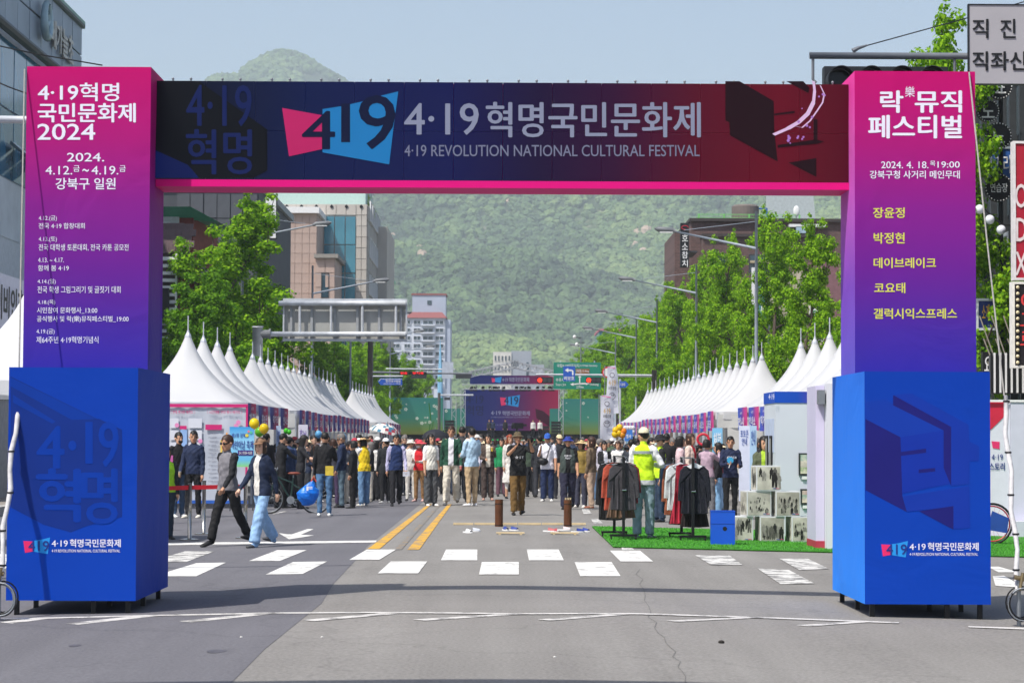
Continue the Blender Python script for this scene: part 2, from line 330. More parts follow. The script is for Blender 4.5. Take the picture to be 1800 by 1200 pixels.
def fabric_box(x0, x1, y0, y1, z0, z1, mats, name, sid):
    """cloth box with gently uneven faces; lighter sunlit side mat on the left (-x) face when sid"""
    mb = MB()
    def face(o, u, v, nu, nv, nrm, k):
        vs = []
        for j in range(nv + 1):
            for i in range(nu + 1):
                p = Vector(o) + Vector(u) * (i / nu) + Vector(v) * (j / nv)
                e = min(i, nu - i) > 0 and min(j, nv - j) > 0 and nrm[1] >= 0
                w = mnoise.noise(p * 1.3) * 0.014 if e else 0
                vs.append(p + Vector(nrm) * w)
        mb.add(vs, [(j * (nu + 1) + i, j * (nu + 1) + i + 1, (j + 1) * (nu + 1) + i + 1, (j + 1) * (nu + 1) + i) for j in range(nv) for i in range(nu)], k)
    W, D, H = x1 - x0, y1 - y0, z1 - z0
    face((x0, y0, z0), (W, 0, 0), (0, 0, H), 10, 18, (0, -1, 0), 0); face((x1, y0, z0), (0, D, 0), (0, 0, H), 10, 18, (1, 0, 0), 0)
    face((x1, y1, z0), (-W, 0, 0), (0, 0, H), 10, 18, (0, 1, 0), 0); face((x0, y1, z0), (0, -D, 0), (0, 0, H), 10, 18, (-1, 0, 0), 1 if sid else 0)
    face((x0, y0, z1), (W, 0, 0), (0, D, 0), 4, 4, (0, 0, 1), 0); face((x0, y1, z0), (W, 0, 0), (0, -D, 0), 4, 4, (0, 0, -1), 0)
    return build(name, mb, mats, arch, smooth=False)
YT, YL, YB = 22.27, 22.65, 21.67
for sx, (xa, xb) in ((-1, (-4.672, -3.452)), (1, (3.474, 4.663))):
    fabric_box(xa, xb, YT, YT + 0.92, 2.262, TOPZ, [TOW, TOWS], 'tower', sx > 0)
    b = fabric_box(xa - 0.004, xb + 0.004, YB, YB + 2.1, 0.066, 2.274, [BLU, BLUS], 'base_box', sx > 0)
    for lx in (xa + 0.08, (xa + xb) / 2 + 0.2, xb - 0.08):
        for ly in (YB + 0.1, YB + 1.0, YB + 2.0):
            mb = MB(); mb.box(lx - 0.022, lx + 0.022, ly - 0.022, ly + 0.022, gz(lx), 0.075); build('foot', mb, BLACK, b)
# beam under and behind the screen
mb = MB(); mb.box(-3.452, 3.474, YL - 0.012, YL + 0.56, 4.115, 4.186); mb.box(-3.452, 3.474, YL + 0.075, YL + 0.13, 4.186, 5.17); build('beam', mb, PINK, arch)
# screen: 14 x 2 cabinets
LEDS = [(0.0, '0c1020'), (0.10, '0b1638'), (0.22, '0c1c52'), (0.42, '141a5a'), (0.55, '22103f'), (0.66, '3a0a3a'), (0.78, '620828'), (0.9, '740624'), (1.0, '5c0620')]
LED = ramp_mat('screen_picture', LEDS, 0, -3.47, 3.5, 0.35, emit=0.46, base=0.9, bump=0, lines=36, spec=0.2)
def emat(name, c, e=0.5, base=0.6): return emit_mat('screen_' + name, c, e * 1.15)
mb = MB(); mb.box(-0.2465, 0.2465, 0, 0.07, -0.2465, 0.2465); me = None
cx0, cz0 = -3.452, 4.186; cw = 6.926 / 14; ch = 0.4955
for i in range(14):
    for j in range(2):
        if me is None:
            mb = MB(); mb.box(-cw / 2 + .002, cw / 2 - .002, 0, 0.07, -ch / 2 + .002, ch / 2 - .002); p = build('screen_panel', mb, LED, arch); me = p.data
            p.data.transform(Matrix.Translation(rootloc(arch)))
        else: p = build('screen_panel', None, None, arch, mesh=me)
        p.location = Vector((cx0 + (i + .5) * cw, YL, cz0 + (j + .5) * ch)) - rootloc(arch)
for i in range(14):
    for dx in (0.09, -0.09):
        mb = MB(); x = cx0 + (i + .5) * cw + dx; mb.tube([(x, YL + 0.03, 5.176), (x, YL + 0.03, 5.192)], 0.008, 6); mb.sphere((x, YL + 0.03, 5.2), 0.014, nu=8, nv=5); build('eye_bolt', mb, GREYM, arch)
# screen artwork
YA = YL - 0.006
def art(pts, c, e=0.5, y=YA, name='screen_artwork', par=None):
    mb = MB(); ppoly(pts, y, mb, 0.0015); return build(name, mb, emat(c, c, e), par or arch)
art([(268, 143), (350, 143), (470, 228), (470, 300), (445, 313), (330, 313), (268, 265)], '0c101c', 0.25, YA + 0.002)
art([(268, 262), (330, 290), (350, 313), (268, 313)], '0b1f66', 0.35, YA)
for t, x0, y0, x1, y1 in (('4·19', 328, 150, 442, 222), ('혁명', 328, 228, 442, 306)):
    ptext(t, x0, y0, x1, y1, YA - 0.002, emat('dim', '13225e', 0.45), arch, 0.03)
art([(496, 190), (567, 203), (567, 262), (508, 275)], 'c8246a', 0.5)
art([(567, 192), (600, 187), (640, 178), (672, 168), (700, 161), (692, 222), (684, 289), (567, 268)], '2180c4', 0.5)
DK = emat('digit', '101a44', 0.3)
ptext('4', 532, 196, 588, 262, YA - 0.003, DK, arch, 0.03); ptext('1', 600, 182, 615, 250, YA - 0.003, DK, arch, 0.03); ptext('9', 632, 168, 694, 262, YA - 0.003, DK, arch, 0.03)
LW = emat('white', '9aa0bc', 0.42)
ptext('4·19', 711, 182, 841, 237, YA, LW, arch, 0.03); ptext('혁명국민문화제', 855, 180, 1231, 241, YA, LW, arch, 0.028)
ptext('4·19 REVOLUTION NATIONAL CULTURAL FESTIVAL', 711, 255, 1230, 275, YA, emat('grey', '8488a4', 0.45), arch, 0.012)
DR = '2c0a18'
art([(1275, 143), (1300, 143), (1360, 178), (1361, 230), (1367, 284), (1283, 238), (1282, 215), (1275, 212)], DR, 0.25)
art([(1361, 200), (1397, 195), (1397, 199), (1361, 203)], DR, 0.25); art([(1367, 255), (1430, 246), (1430, 210), (1437, 210), (1437, 246), (1449, 249), (1437, 253), (1367, 260)], DR, 0.25)
art([(1386, 286), (1435, 278), (1435, 311)], DR, 0.25); art([(1382, 143), (1412, 143), (1423, 155), (1421, 164)], DR, 0.25)
mb = MB(); P = [(1430, 143), (1432, 160), (1430, 180), (1420, 200), (1404, 215), (1385, 226), (1360, 237)]; W = [5, 5, 6, 6, 6, 5, 3]
for (a, b), (c, d), w in zip(P, P[1:], W): ppoly([(a - w / 2, b - w / 3), (a + w / 2, b + w / 3), (c + w / 2, d + w / 3), (c - w / 2, d - w / 3)], YA - 0.002, mb, 0.001)
P = [(1442, 150), (1449, 165), (1446, 180), (1436, 195), (1424, 212), (1410, 224), (1400, 222)]
for (a, b), (c, d) in zip(P, P[1:]): ppoly([(a - 1.2, b), (a + 1.2, b + 1), (c + 1.2, d + 1), (c - 1.2, d)], YA - 0.002, mb, 0.001)
build('branch_artwork', mb, emat('branch', 'd8b8dc', 0.65), arch)
mb = MB()
for i in range(16):
    a, b = random.choice([(1404, 195), (1446, 165), (1424, 218), (1392, 245), (1406, 240), (1432, 205), (1403, 208)]); a += random.uniform(-7, 7); b += random.uniform(-7, 7); r = random.uniform(1.2, 3.4)
    ppoly([(a + r * math.cos(q), b + r * math.sin(q)) for q in [k * math.pi / 3 for k in range(6)]], YA - 0.0035 - i * 0.0002, mb, 0.0001)
build('blossom_artwork', mb, emat('blossom', 'a878c8', 0.6), arch)
# tower and base printing
YP = YT - 0.0015; YQ = YB - 0.0015
for t, x0, y0, x1, y1, b in (('4·19혁명', 67, 146, 209, 178, .035), ('국민문화제', 67, 182, 238, 215, .035), ('2024', 66, 218, 167, 246, .03), ('2024.', 118, 269, 183, 284, .025),
        ('4.12.', 80, 292, 127, 307, .025), ('금', 129, 291, 140, 302, .02), ('~', 145, 297, 156, 302, .02), ('4.19.', 161, 292, 208, 307, .025), ('금', 210, 291, 221, 302, .02), ('강북구 일원', 98, 313, 203, 333, .03),
        ('4.12.(금)', 68, 379, 100, 389, .01), ('전국 4·19 합창대회', 68, 392, 149, 402, .017), ('4.13.(토)', 68, 416, 100, 426, .01), ('전국 대학생 토론대회, 전국 카툰 공모전', 68, 429, 226, 441, .017),
        ('4.13. ~ 4.17.', 67, 453, 112, 461, .01), ('함께 봄 4·19', 67, 466, 121, 476, .017), ('4.14.(일)', 66, 490, 98, 500, .01), ('전국 학생 그림그리기 및 글짓기 대회', 66, 503, 212, 515, .017),
        ('4.18.(목)', 66, 527, 97, 536, .01), ('시민참여 문화행사_13:00', 65, 540, 171, 551, .017), ('공식행사 및 락(樂)뮤직페스티벌_19:00', 65, 555, 226, 567, .017), ('4.19.(금)', 64, 578, 96, 588, .01), ('제64주년 4·19혁명기념식', 64, 591, 173, 603, .017)):
    ptext(t, x0, y0, x1, y1, YP, PRINTW, arch, b)
YEL = mat('yellow_print', 'd6d25a', 0.6, 0.03)
for t, x0, y0, x1, y1, b in (('락', 1548, 160, 1587, 198, .04), ('樂', 1591, 152, 1608, 171, .0), ('뮤직', 1609, 160, 1690, 198, .04), ('페스티벌', 1527, 203, 1690, 243, .04), ('2024. 4. 18.', 1549, 284, 1632, 296, .025), ('목', 1635, 283, 1644, 292, .02),
        ('19:00', 1648, 284, 1687, 295, .025), ('강북구청 사거리 메인무대', 1529, 300, 1687, 314, .03)): ptext(t, x0, y0, x1, y1, YP, PRINTW, arch, b)
for t, x0, y0, x1, y1 in (('장윤정', 1535, 365, 1590, 383), ('박정현', 1536, 409, 1590, 428), ('데이브레이크', 1536, 453, 1645, 471), ('코요태', 1537, 497, 1591, 515), ('갤럭시익스프레스', 1536, 542, 1682, 560)):
    ptext(t, x0, y0, x1, y1, YP, YEL, arch, 0.035)
def bart(pts, c, y=YQ, name='printed_artwork'):
    mb = MB(); ppoly(pts, YQ + (y - YQ) * .25, mb, 0.0002); return build(name, mb, mat('print_' + c, c, 0.7, 0.05, 3, spec=.12), arch)
z7 = lambda L_: [(0 + x * .3831, 640 + y * .3831) for x, y in L_]
bart(z7([(48, 55), (445, 250), (455, 250), (560, 300), (560, 700), (400, 740), (325, 770), (200, 735), (48, 655)]), '102f80')
bart(z7([(60, 175), (240, 272), (255, 262), (60, 140)]), '073694', YQ - .002)
bart(z7([(48, 60), (440, 250), (330, 255), (48, 100)]), '073694', YQ - .002)
BL2 = mat('print_blue', '05389c', 0.7, 0.04, spec=.12)
for t, x0, y0, x1, y1 in (('4', 172, 285, 292, 475), ('·', 315, 350, 350, 395), ('1', 393, 265, 425, 455), ('9', 455, 265, 542, 470), ('혁', 172, 480, 365, 720), ('명', 378, 480, 535, 730)):
    ptext(t, x0 * .3831, 640 + y0 * .3831, x1 * .3831, 640 + y1 * .3831, YQ - 0.0012, BL2, arch, 0.05)
z8 = lambda L_: [(1450 + x * .4, 640 + y * .4) for x, y in L_]
bart(z8([(178, 240), (332, 320), (340, 575), (360, 648), (178, 552)]), '1d1d6e')
bart(z8([(178, 165), (265, 155), (520, 290), (332, 320), (178, 240)]), '11389f', YQ - .001)
bart(z8([(332, 320), (520, 290), (522, 450), (545, 470), (548, 525), (340, 568)]), '10309a', YQ - .002)
bart(z8([(332, 385), (445, 370), (445, 388), (332, 402)]), '1d1d6e', YQ - .004); bart(z8([(412, 462), (485, 455), (485, 470), (412, 478)]), '1d1d6e', YQ - .004)
bart(z8([(300, 135), (555, 275), (555, 535), (522, 455), (522, 290), (300, 180)]), '1d1d6e', YQ - .003)
bart(z8([(300, 135), (380, 128), (630, 265), (635, 340), (678, 360), (676, 425), (635, 425), (635, 525), (555, 535), (555, 275)]), '11349c', YQ - .005)
bart(z8([(345, 580), (635, 535), (638, 718), (565, 725), (565, 625), (360, 648)]), '11349c', YQ - .006); bart(z8([(415, 645), (565, 622), (565, 725)]), '1d1d6e', YQ - .0075)
for ox in (0, 1508):
    oy = 6 if ox else 0
    bart([(41 + ox, 950 + oy), (57 + ox, 951 + oy), (60 + ox, 968 + oy), (44 + ox, 971 + oy)], 'e0306a'); bart([(58 + ox, 950 + oy), (72 + ox, 948 + oy), (88 + ox, 944 + oy), (84 + ox, 973 + oy), (59 + ox, 969 + oy)], '2a90dc')
    ptext('419', 50 + ox, 950 + oy, 86 + ox, 968 + oy, YQ - .003, mat('print_navy', '142a80', 0.6), arch, 0.03)
    ptext('4·19', 91 + ox, 949 + oy, 119 + ox, 960 + oy, YQ, PRINTW, arch, .03); ptext('혁명국민문화제', 123 + ox, 947 + oy, 212 + ox, 961 + oy, YQ, PRINTW, arch, .035)
    ptext('4·19 REVOLUTION NATIONAL CULTURAL FESTIVAL', 91 + ox, 965 + oy, 211 + ox, 970 + oy, YQ, PRINTW, arch, .025)
# guy ropes with foam wrapped lower poles and wire coils
ROPE = mat('white_rope', 'a9a6a0', 0.9, 0.15, 40); FOAM = mat('foam_wrap', 'c4c2c2', 0.6, 0.15, 12, 0.6, 14)
for s, top, mid, foot, lab in ((-1, Vector((-4.69, YT - .02, 5.22)), Vector((-4.60, 21.75, 2.0)), Vector((-4.62, 21.1, .25)), 'guy rope with white foam sleeve at the left blue base'),
                               (1, Vector((4.60, YT - .02, 5.24)), Vector((4.82, 21.75, 2.05)), Vector((4.78, 21.0, .25)), 'guy rope with white foam sleeve by the base with the angular blue letter')):
    r = wthing('guy_rope', lab, 'guy rope', foot)
    mb = MB(); mb.tube([top, (top + mid) / 2 + Vector((0, 0, -.03)), mid], 0.008, 6); build('rope', mb, ROPE, r)
    mb = MB(); pts = [mid.lerp(foot, t) + Vector((0.018 * math.sin(t * 17 + s), 0, 0)) for t in [i / 10 for i in range(11)]]; mb.tube(pts, [.02, .025, .022, .026, .022, .026, .022, .025, .021, .024, .02], 10); build('foam_sleeve', mb, FOAM, r, True)
    for t in (.03, .3, .52, .72, .9):
        mb = MB(); p = mid.lerp(foot, t) + Vector((0.018 * math.sin(t * 17 + s), 0, 0)); mb.tube([p + Vector((0, 0, .008)), p - Vector((0, 0, .008))], .033, 10); build('cable_tie', mb, BLACK, r)
    mb = MB(); mb.tube([foot + Vector((0, 0, .1)), Vector((foot.x, foot.y, gz(foot.x)))], .02, 8); build('ground_peg', mb, GREYM, r)
    mb = MB(); mb.tube([foot + Vector((-.05, -.02, .12)), foot + Vector((.05, -.02, .1))], .022, 8); mb.tube([foot + Vector((.03, -.04, .16)), foot + Vector((0, -.04, 0))], .016, 8); build('clamp', mb, mat('brass_clamp', '9a8866', 0.4, 0.2, metal=0.8), r)
    c = wthing('wire_coil', 'black cable coil hung at the foot of the %s guy rope' % ('left' if s < 0 else 'right'), 'cable coil', (foot.x, foot.y, .17))
    for k in range(9):
        mb = MB(); rr = .15 - .006 * (k % 4); oy = -.06 + .014 * k; tl = random.uniform(-.12, .12)
        mb.tube([(foot.x + .03 + rr * math.cos(q) * .9, foot.y + oy + tl * math.cos(q) * .3, .12 + rr * math.sin(q) + .01 * math.sin(k)) for q in [j * math.pi / 10 for j in range(21)]], .0075, 6, cap=False); build('cable_loop', mb, BLACK if k % 3 else GREYM, c, True)
# ------------------------------------------------------------------ hills and forest
def sst(a, b, x):
    t = max(0, min(1, (x - a) / (b - a))); return t * t * (3 - 2 * t)
def hill(x, y): return 1.42 * hill0(x / 1.42, y / 1.42)
def hill0(x, y):
    n1 = mnoise.noise(Vector((x * .0016, y * .0013, 3.1))); n2 = mnoise.noise(Vector((x * .006, y * .005, 7.7))); n3 = mnoise.noise(Vector((x * .02, y * .02, 1.2)))
    base = 400 * sst(560, 2900, y + 160 * n1 + 50 * n2) + 42 * n2 * sst(800, 1500, y) + 7 * n3
    ax = abs(x + 40)
    dx = x + 266; dy = y - 3000
    w = 70 + (16 if dx > 0 else -14)
    pk = 80 * math.exp(-abs(dx / (w * 1.12)) ** 1.8) * math.exp(-(dy / 420) ** 2) + 44 * mnoise.noise(Vector((x * .017, y * .012, 9))) * math.exp(-(dx / 220) ** 2) * sst(2700, 3000, y)
    return max(-1.1, base * (1 - .25 * sst(500, 1600, ax)) + pk - 4)
HM = bpy.data.materials.new('hillside'); HM.use_nodes = True
def hillmat(m):
    N = m.node_tree.nodes; L = m.node_tree.links; b = N['Principled BSDF']; g = N.new('ShaderNodeNewGeometry')
    n = N.new('ShaderNodeTexNoise'); n.inputs['Scale'].default_value = 0.03; n.inputs['Detail'].default_value = 9; n.inputs['Roughness'].default_value = .65; L.new(g.outputs['Position'], n.inputs['Vector'])
    r = N.new('ShaderNodeValToRGB'); L.new(n.outputs['Fac'], r.inputs[0]); e = r.color_ramp.elements
    e[0].position = .3; e[0].color = lin('22301f'); e[1].position = .6; e[1].color = lin('42552f'); k = e.new(.68); k.color = lin('8f8472')
    L.new(r.outputs[0], b.inputs['Base Color']); b.inputs['Roughness'].default_value = .95
    bp = N.new('ShaderNodeBump'); bp.inputs['Strength'].default_value = 1; bp.inputs['Distance'].default_value = 9; L.new(n.outputs['Fac'], bp.inputs['Height']); L.new(bp.outputs[0], b.inputs['Normal'])
hillmat(HM)
mb = MB(); NX, NY = 150, 130; xs = [-2300 + 4600 * i / NX for i in range(NX + 1)]; ys = [680 + 5600 * (j / NY) ** 1.15 for j in range(NY + 1)]
mb.add([(x, y, hill(x, y)) for y in ys for x in xs], [(j * (NX + 1) + i, j * (NX + 1) + i + 1, (j + 1) * (NX + 1) + i + 1, (j + 1) * (NX + 1) + i) for j in range(NY) for i in range(NX)])
mb.smooth = True; build('hills', mb, HM, kind='structure')
# forest canopy: tree crowns standing on the slope
rng = np.random.default_rng(5); pts = []; scl = []
def scatter(nn, ya, yb, half, smin, smax, x0=0.0):
    k = 0
    while k < nn:
        y = ya + (yb - ya) * rng.random(); x = x0 * y + (rng.random() - .5) * 2 * half * y
        rock = mnoise.noise(Vector((x * .008, y * .0065, 20))) + .5 * mnoise.noise(Vector((x * .028, y * .028, 5)))
        k += 1
        if rock > .5 - .12 * sst(2100, 3300, y): continue
        s = smin + (smax - smin) * rng.random() ** 1.5; pts.append((x, y, hill(x, y) + s * (.35 if y < 3250 else .8))); scl.append(s)
scatter(19000, 850, 1650, .19, 1.6, 4.6, .0); scatter(50000, 1600, 3300, .185, 1.9, 5.6); scatter(19000, 3250, 4420, .065, 3.2, 7.5, -.065)
fm = bpy.data.meshes.new('forest'); fm.from_pydata(pts, [], []); a = fm.attributes.new('size', 'FLOAT', 'POINT'); a.data.foreach_set('value', scl)
fo = bpy.data.objects.new('forest', fm); COL.objects.link(fo); fo['kind'] = 'stuff'; fo['label'] = 'spring green forest covering the mountainside behind the street'
FM = bpy.data.materials.new('forest_leaves'); FM.use_nodes = True; N = FM.node_tree.nodes; L = FM.node_tree.links
oi = N.new('ShaderNodeObjectInfo'); g = N.new('ShaderNodeNewGeometry'); nn = N.new('ShaderNodeTexNoise'); nn.inputs['Scale'].default_value = .0042; nn.inputs['Detail'].default_value = 7; nn.inputs['Roughness'].default_value = .62; L.new(g.outputs['Position'], nn.inputs['Vector'])
md = N.new('ShaderNodeMath'); md.operation = 'MULTIPLY_ADD'; md.inputs[1].default_value = .38; L.new(oi.outputs['Random'], md.inputs[0])
m2 = N.new('ShaderNodeMath'); m2.operation = 'MULTIPLY_ADD'; m2.inputs[1].default_value = 2.4; m2.inputs[2].default_value = -.9; L.new(nn.outputs['Fac'], m2.inputs[0]); L.new(m2.outputs[0], md.inputs[2])
r = N.new('ShaderNodeValToRGB'); L.new(md.outputs[0], r.inputs[0]); e = r.color_ramp.elements
e[0].position = .12; e[0].color = lin('2c4029'); e[1].position = .85; e[1].color = lin('7c9055'); k = e.new(.45); k.color = lin('546d42')
L.new(r.outputs[0], N['Principled BSDF'].inputs['Base Color']); N['Principled BSDF'].inputs['Roughness'].default_value = .9
f2 = N.new('ShaderNodeTexNoise'); f2.inputs['Scale'].default_value = .9; f2.inputs['Detail'].default_value = 3; L.new(g.outputs['Position'], f2.inputs['Vector'])
bp = N.new('ShaderNodeBump'); bp.inputs['Strength'].default_value = 1; bp.inputs['Distance'].default_value = .8; L.new(f2.outputs['Fac'], bp.inputs['Height']); L.new(bp.outputs[0], N['Principled BSDF'].inputs['Normal'])
ng = bpy.data.node_groups.new('forest', 'GeometryNodeTree'); ng.interface.new_socket('Geometry', in_out='INPUT', socket_type='NodeSocketGeometry'); ng.interface.new_socket('Geometry', in_out='OUTPUT', socket_type='NodeSocketGeometry')
G = ng.nodes; GL = ng.links; gi = G.new('NodeGroupInput'); go = G.new('NodeGroupOutput'); ico = G.new('GeometryNodeMeshIcoSphere'); ico.inputs['Radius'].default_value = 1; ico.inputs['Subdivisions'].default_value = 3
sp_ = G.new('GeometryNodeSetPosition'); nt_ = G.new('ShaderNodeTexNoise'); nt_.inputs['Scale'].default_value = 1.7
vs_ = G.new('ShaderNodeVectorMath'); vs_.operation = 'SUBTRACT'; vs_.inputs[1].default_value = (.5, .5, .5); vk = G.new('ShaderNodeVectorMath'); vk.operation = 'SCALE'; vk.inputs['Scale'].default_value = 1.25
GL.new(nt_.outputs['Color'], vs_.inputs[0]); GL.new(vs_.outputs[0], vk.inputs[0]); GL.new(vk.outputs[0], sp_.inputs['Offset']); GL.new(ico.outputs['Mesh'], sp_.inputs['Geometry'])
sm_ = G.new('GeometryNodeSetMaterial'); sm_.inputs['Material'].default_value = FM; GL.new(sp_.outputs[0], sm_.inputs['Geometry'])
ip = G.new('GeometryNodeInstanceOnPoints'); na = G.new('GeometryNodeInputNamedAttribute'); na.data_type = 'FLOAT'; na.inputs['Name'].default_value = 'size'
rv = G.new('FunctionNodeRandomValue'); rv.data_type = 'FLOAT_VECTOR'; rv.inputs[0].default_value = (-.4, -.4, 0); rv.inputs[1].default_value = (.4, .4, 6.28)
GL.new(gi.outputs[0], ip.inputs['Points']); GL.new(sm_.outputs[0], ip.inputs['Instance']); GL.new(rv.outputs[0], ip.inputs['Rotation']); GL.new(na.outputs[0], ip.inputs['Scale']); GL.new(ip.outputs[0], go.inputs[0])
md_ = fo.modifiers.new('scatter', 'NODES'); md_.node_group = ng
# granite outcrops
GR = mat('granite', 'b59f8c', .95, .2, .05, .6, .1)
gro = 'pale granite outcrops on the mountain'
for i, (px, py, Y, s) in enumerate([(483, 118, 4080, 11), (487, 130, 4020, 11), (472, 134, 3980, 6), (502, 114, 4100, 6), (735, 446, 1400, 4), (742, 455, 1400, 4), (1136, 415, 1400, 6), (1122, 424, 1400, 5), (1118, 440, 1400, 4), (1131, 452, 1400, 4), (1085, 480, 1300, 3), (690, 425, 1400, 3), (895, 372, 1500, 3)]):
    p = at(px, py, Y)
    for _ in range(140):          # walk the sight line to the slope
        if hill(p.x, p.y) > p.z: break
        p = at(px, py, p.y + 15)
    mb = MB(); mb.sphere((0, 0, 0), (s, s * .8, s * 1.0), nu=10, nv=8)
    mb.v = [tuple(Vector(v) * (1 + .45 * mnoise.noise(Vector(v) * (2.2 / s) + Vector((i * 7, 0, 0))))) for v in mb.v]
    o = build('granite_outcrop', mb, GR, label='pale pinkish bare granite outcrop showing between the trees on the mountainside' if i > 3 else 'pale rock face near the mountain summit above the screen', cat='rock', group=gro if i > 3 else 'rocks at the summit'); o.location = (p.x, p.y, hill(p.x, p.y) + s * .6)
# ------------------------------------------------------------------ street trees
BARK = mat('bark', '5d5046', .9, .3, 8, .8, 12)
def leafmat(name, c1, c2):
    m = bpy.data.materials.new(name); m.use_nodes = True; N = m.node_tree.nodes; L = m.node_tree.links; b = N['Principled BSDF']; g = N.new('ShaderNodeNewGeometry')
    r = N.new('ShaderNodeValToRGB'); r.color_ramp.elements[0].color = lin(c1); r.color_ramp.elements[1].color = lin(c2); L.new(g.outputs['Random Per Island'], r.inputs[0])
    L.new(r.outputs[0], b.inputs['Base Color']); b.inputs['Roughness'].default_value = .6; b.inputs['Specular IOR Level'].default_value = .05
    t = N.new('ShaderNodeBsdfTranslucent'); mx = N.new('ShaderNodeMixShader'); mx.inputs[0].default_value = .45; L.new(r.outputs[0], t.inputs[0]); L.new(b.outputs[0], mx.inputs[1]); L.new(t.outputs[0], mx.inputs[2]); L.new(mx.outputs[0], N['Material Output'].inputs[0]); return m
LEAF = leafmat('ginkgo_leaves', '4c8214', 'a8d42e'); LEAFD = leafmat('elm_leaves', '40701a', '86b82e'); LEAFY = leafmat('young_leaves', '83a030', 'b4c450')
def tree_proto(seed, H, spread, dens, leaf, loose=1.0):
    rd = random.Random(seed); root = thing('street_tree', 'x', 'tree', (0, 0, 0))
    th = H * .9; mb = MB(); bend = [Vector((rd.uniform(-.12, .12) * i, rd.uniform(-.12, .12) * i, 0)) for i in range(7)]
    tr = [bend[i] + Vector((0, 0, th * i / 6)) for i in range(7)]; mb.tube(tr, [.19, .15, .13, .1, .075, .05, .02], 9); build('trunk', mb, BARK, root, True)
    clumps = []; lm = MB()
    for i in range(int(21 * loose)):
        f = .2 + .74 * (i / 21); base = tr[min(5, int(f * 6))].lerp(tr[min(6, int(f * 6) + 1)], f * 6 - int(f * 6))
        a = i * 2.4 + rd.uniform(-.5, .5); ln = spread * (1.1 - f) ** .6 * rd.uniform(.6, 1.12); tip = base + Vector((math.cos(a) * ln, math.sin(a) * ln, ln * rd.uniform(.45, 1.0)))
        mid = base.lerp(tip, .5) + Vector((0, 0, -.06 * ln)); lm.tube([base, mid, tip], [.05, .035, .012], 5)
        for k in range(3 + int(ln * 2.6)):
            t = rd.uniform(.22, 1.08); c = base.lerp(tip, t) + Vector([rd.gauss(0, .2) for _ in range(3)]); clumps.append((c, rd.uniform(.2, .42)))
        for k in range(2):
            t2 = base.lerp(tip, rd.uniform(.5, .9)); up = t2 + Vector((rd.uniform(-.3, .3), rd.uniform(-.3, .3), rd.uniform(.5, 1.1))); lm.tube([t2, up], [.02, .008], 4)
            for q in range(3): clumps.append((t2.lerp(up, q / 2.) + Vector([rd.gauss(0, .08) for _ in range(3)]), rd.uniform(.18, .3)))
    for k in range(9): clumps.append((tr[6] + Vector((rd.gauss(0, .1), rd.gauss(0, .1), -.9 + .2 * k)), .26 - .018 * k))
    build('limb', lm, BARK, root, True, kind='stuff')
    rn = np.random.default_rng(seed); V = []
    for c, r in clumps:
        n = int(2.5 * dens * (r / .3) ** 2); u = rn.normal(size=(n, 3)); u /= np.linalg.norm(u, axis=1)[:, None]; p = u * (r * rn.uniform(.45, 1.08, (n, 1))) * np.array([1.15, 1.15, .85]) + np.array(c)
        nrm = u + rn.normal(scale=.45, size=(n, 3)) + np.array([0, 0, .5]); nrm /= np.linalg.norm(nrm, axis=1)[:, None]
        a = np.cross(nrm, rn.normal(size=(n, 3))); a /= np.linalg.norm(a, axis=1)[:, None] + 1e-6; b = np.cross(nrm, a); s = rn.uniform(.034, .074, (n, 1))
        V.append(np.stack([p - a * s, p + b * s * .8, p + a * s, p - b * s * .8], 1).reshape(-1, 3))
    V = np.concatenate(V); nf = len(V) // 4; me = bpy.data.meshes.new('crown'); me.vertices.add(len(V)); me.vertices.foreach_set('co', V.ravel().astype(np.float32)); me.loops.add(nf * 4); me.polygons.add(nf)
    me.loops.foreach_set('vertex_index', np.arange(nf * 4, dtype=np.int32)); me.polygons.foreach_set('loop_start', np.arange(0, nf * 4, 4, dtype=np.int32)); me.update(); me.materials.append(leaf)
    build('crown', None, None, root, mesh=me); return root
protos = [tree_proto(11, 10, 2.7, 62, LEAF), tree_proto(23, 11, 2.3, 60, LEAF), tree_proto(37, 9, 3.0, 62, LEAF), tree_proto(41, 8, 2.4, 58, LEAFD)]
used = set()
RT = [(57, 13.2, 1), (71, 9.6, 0), (84, 10.4, 1), (95, 11.9, 1), (105, 9.6, 0), (114, 12.6, 1), (123, 11.2, 2), (133, 13.2, 1), (143, 12.2, 0), (153, 12.4, 2), (165, 12.4, 0), (177, 12, 1), (190, 12.6, 0), (205, 13, 2), (222, 13.4, 1), (240, 13.6, 0), (262, 14, 2), (290, 14, 1), (330, 14, 0)]
LT = [(66, 4.6, 3), (80, 6.4, 3), (87, 8.2, 3), (98, 12.7, 0), (109, 9.6, 2), (119, 10.4, 0), (126, 7.2, 3), (142, 8.6, 2), (156, 8.8, 3), (172, 9.8, 0), (188, 10.2, 2), (206, 11.4, 1), (224, 11, 0), (245, 11.4, 3), (268, 12.4, 1), (295, 12, 0), (330, 12.6, 2)]
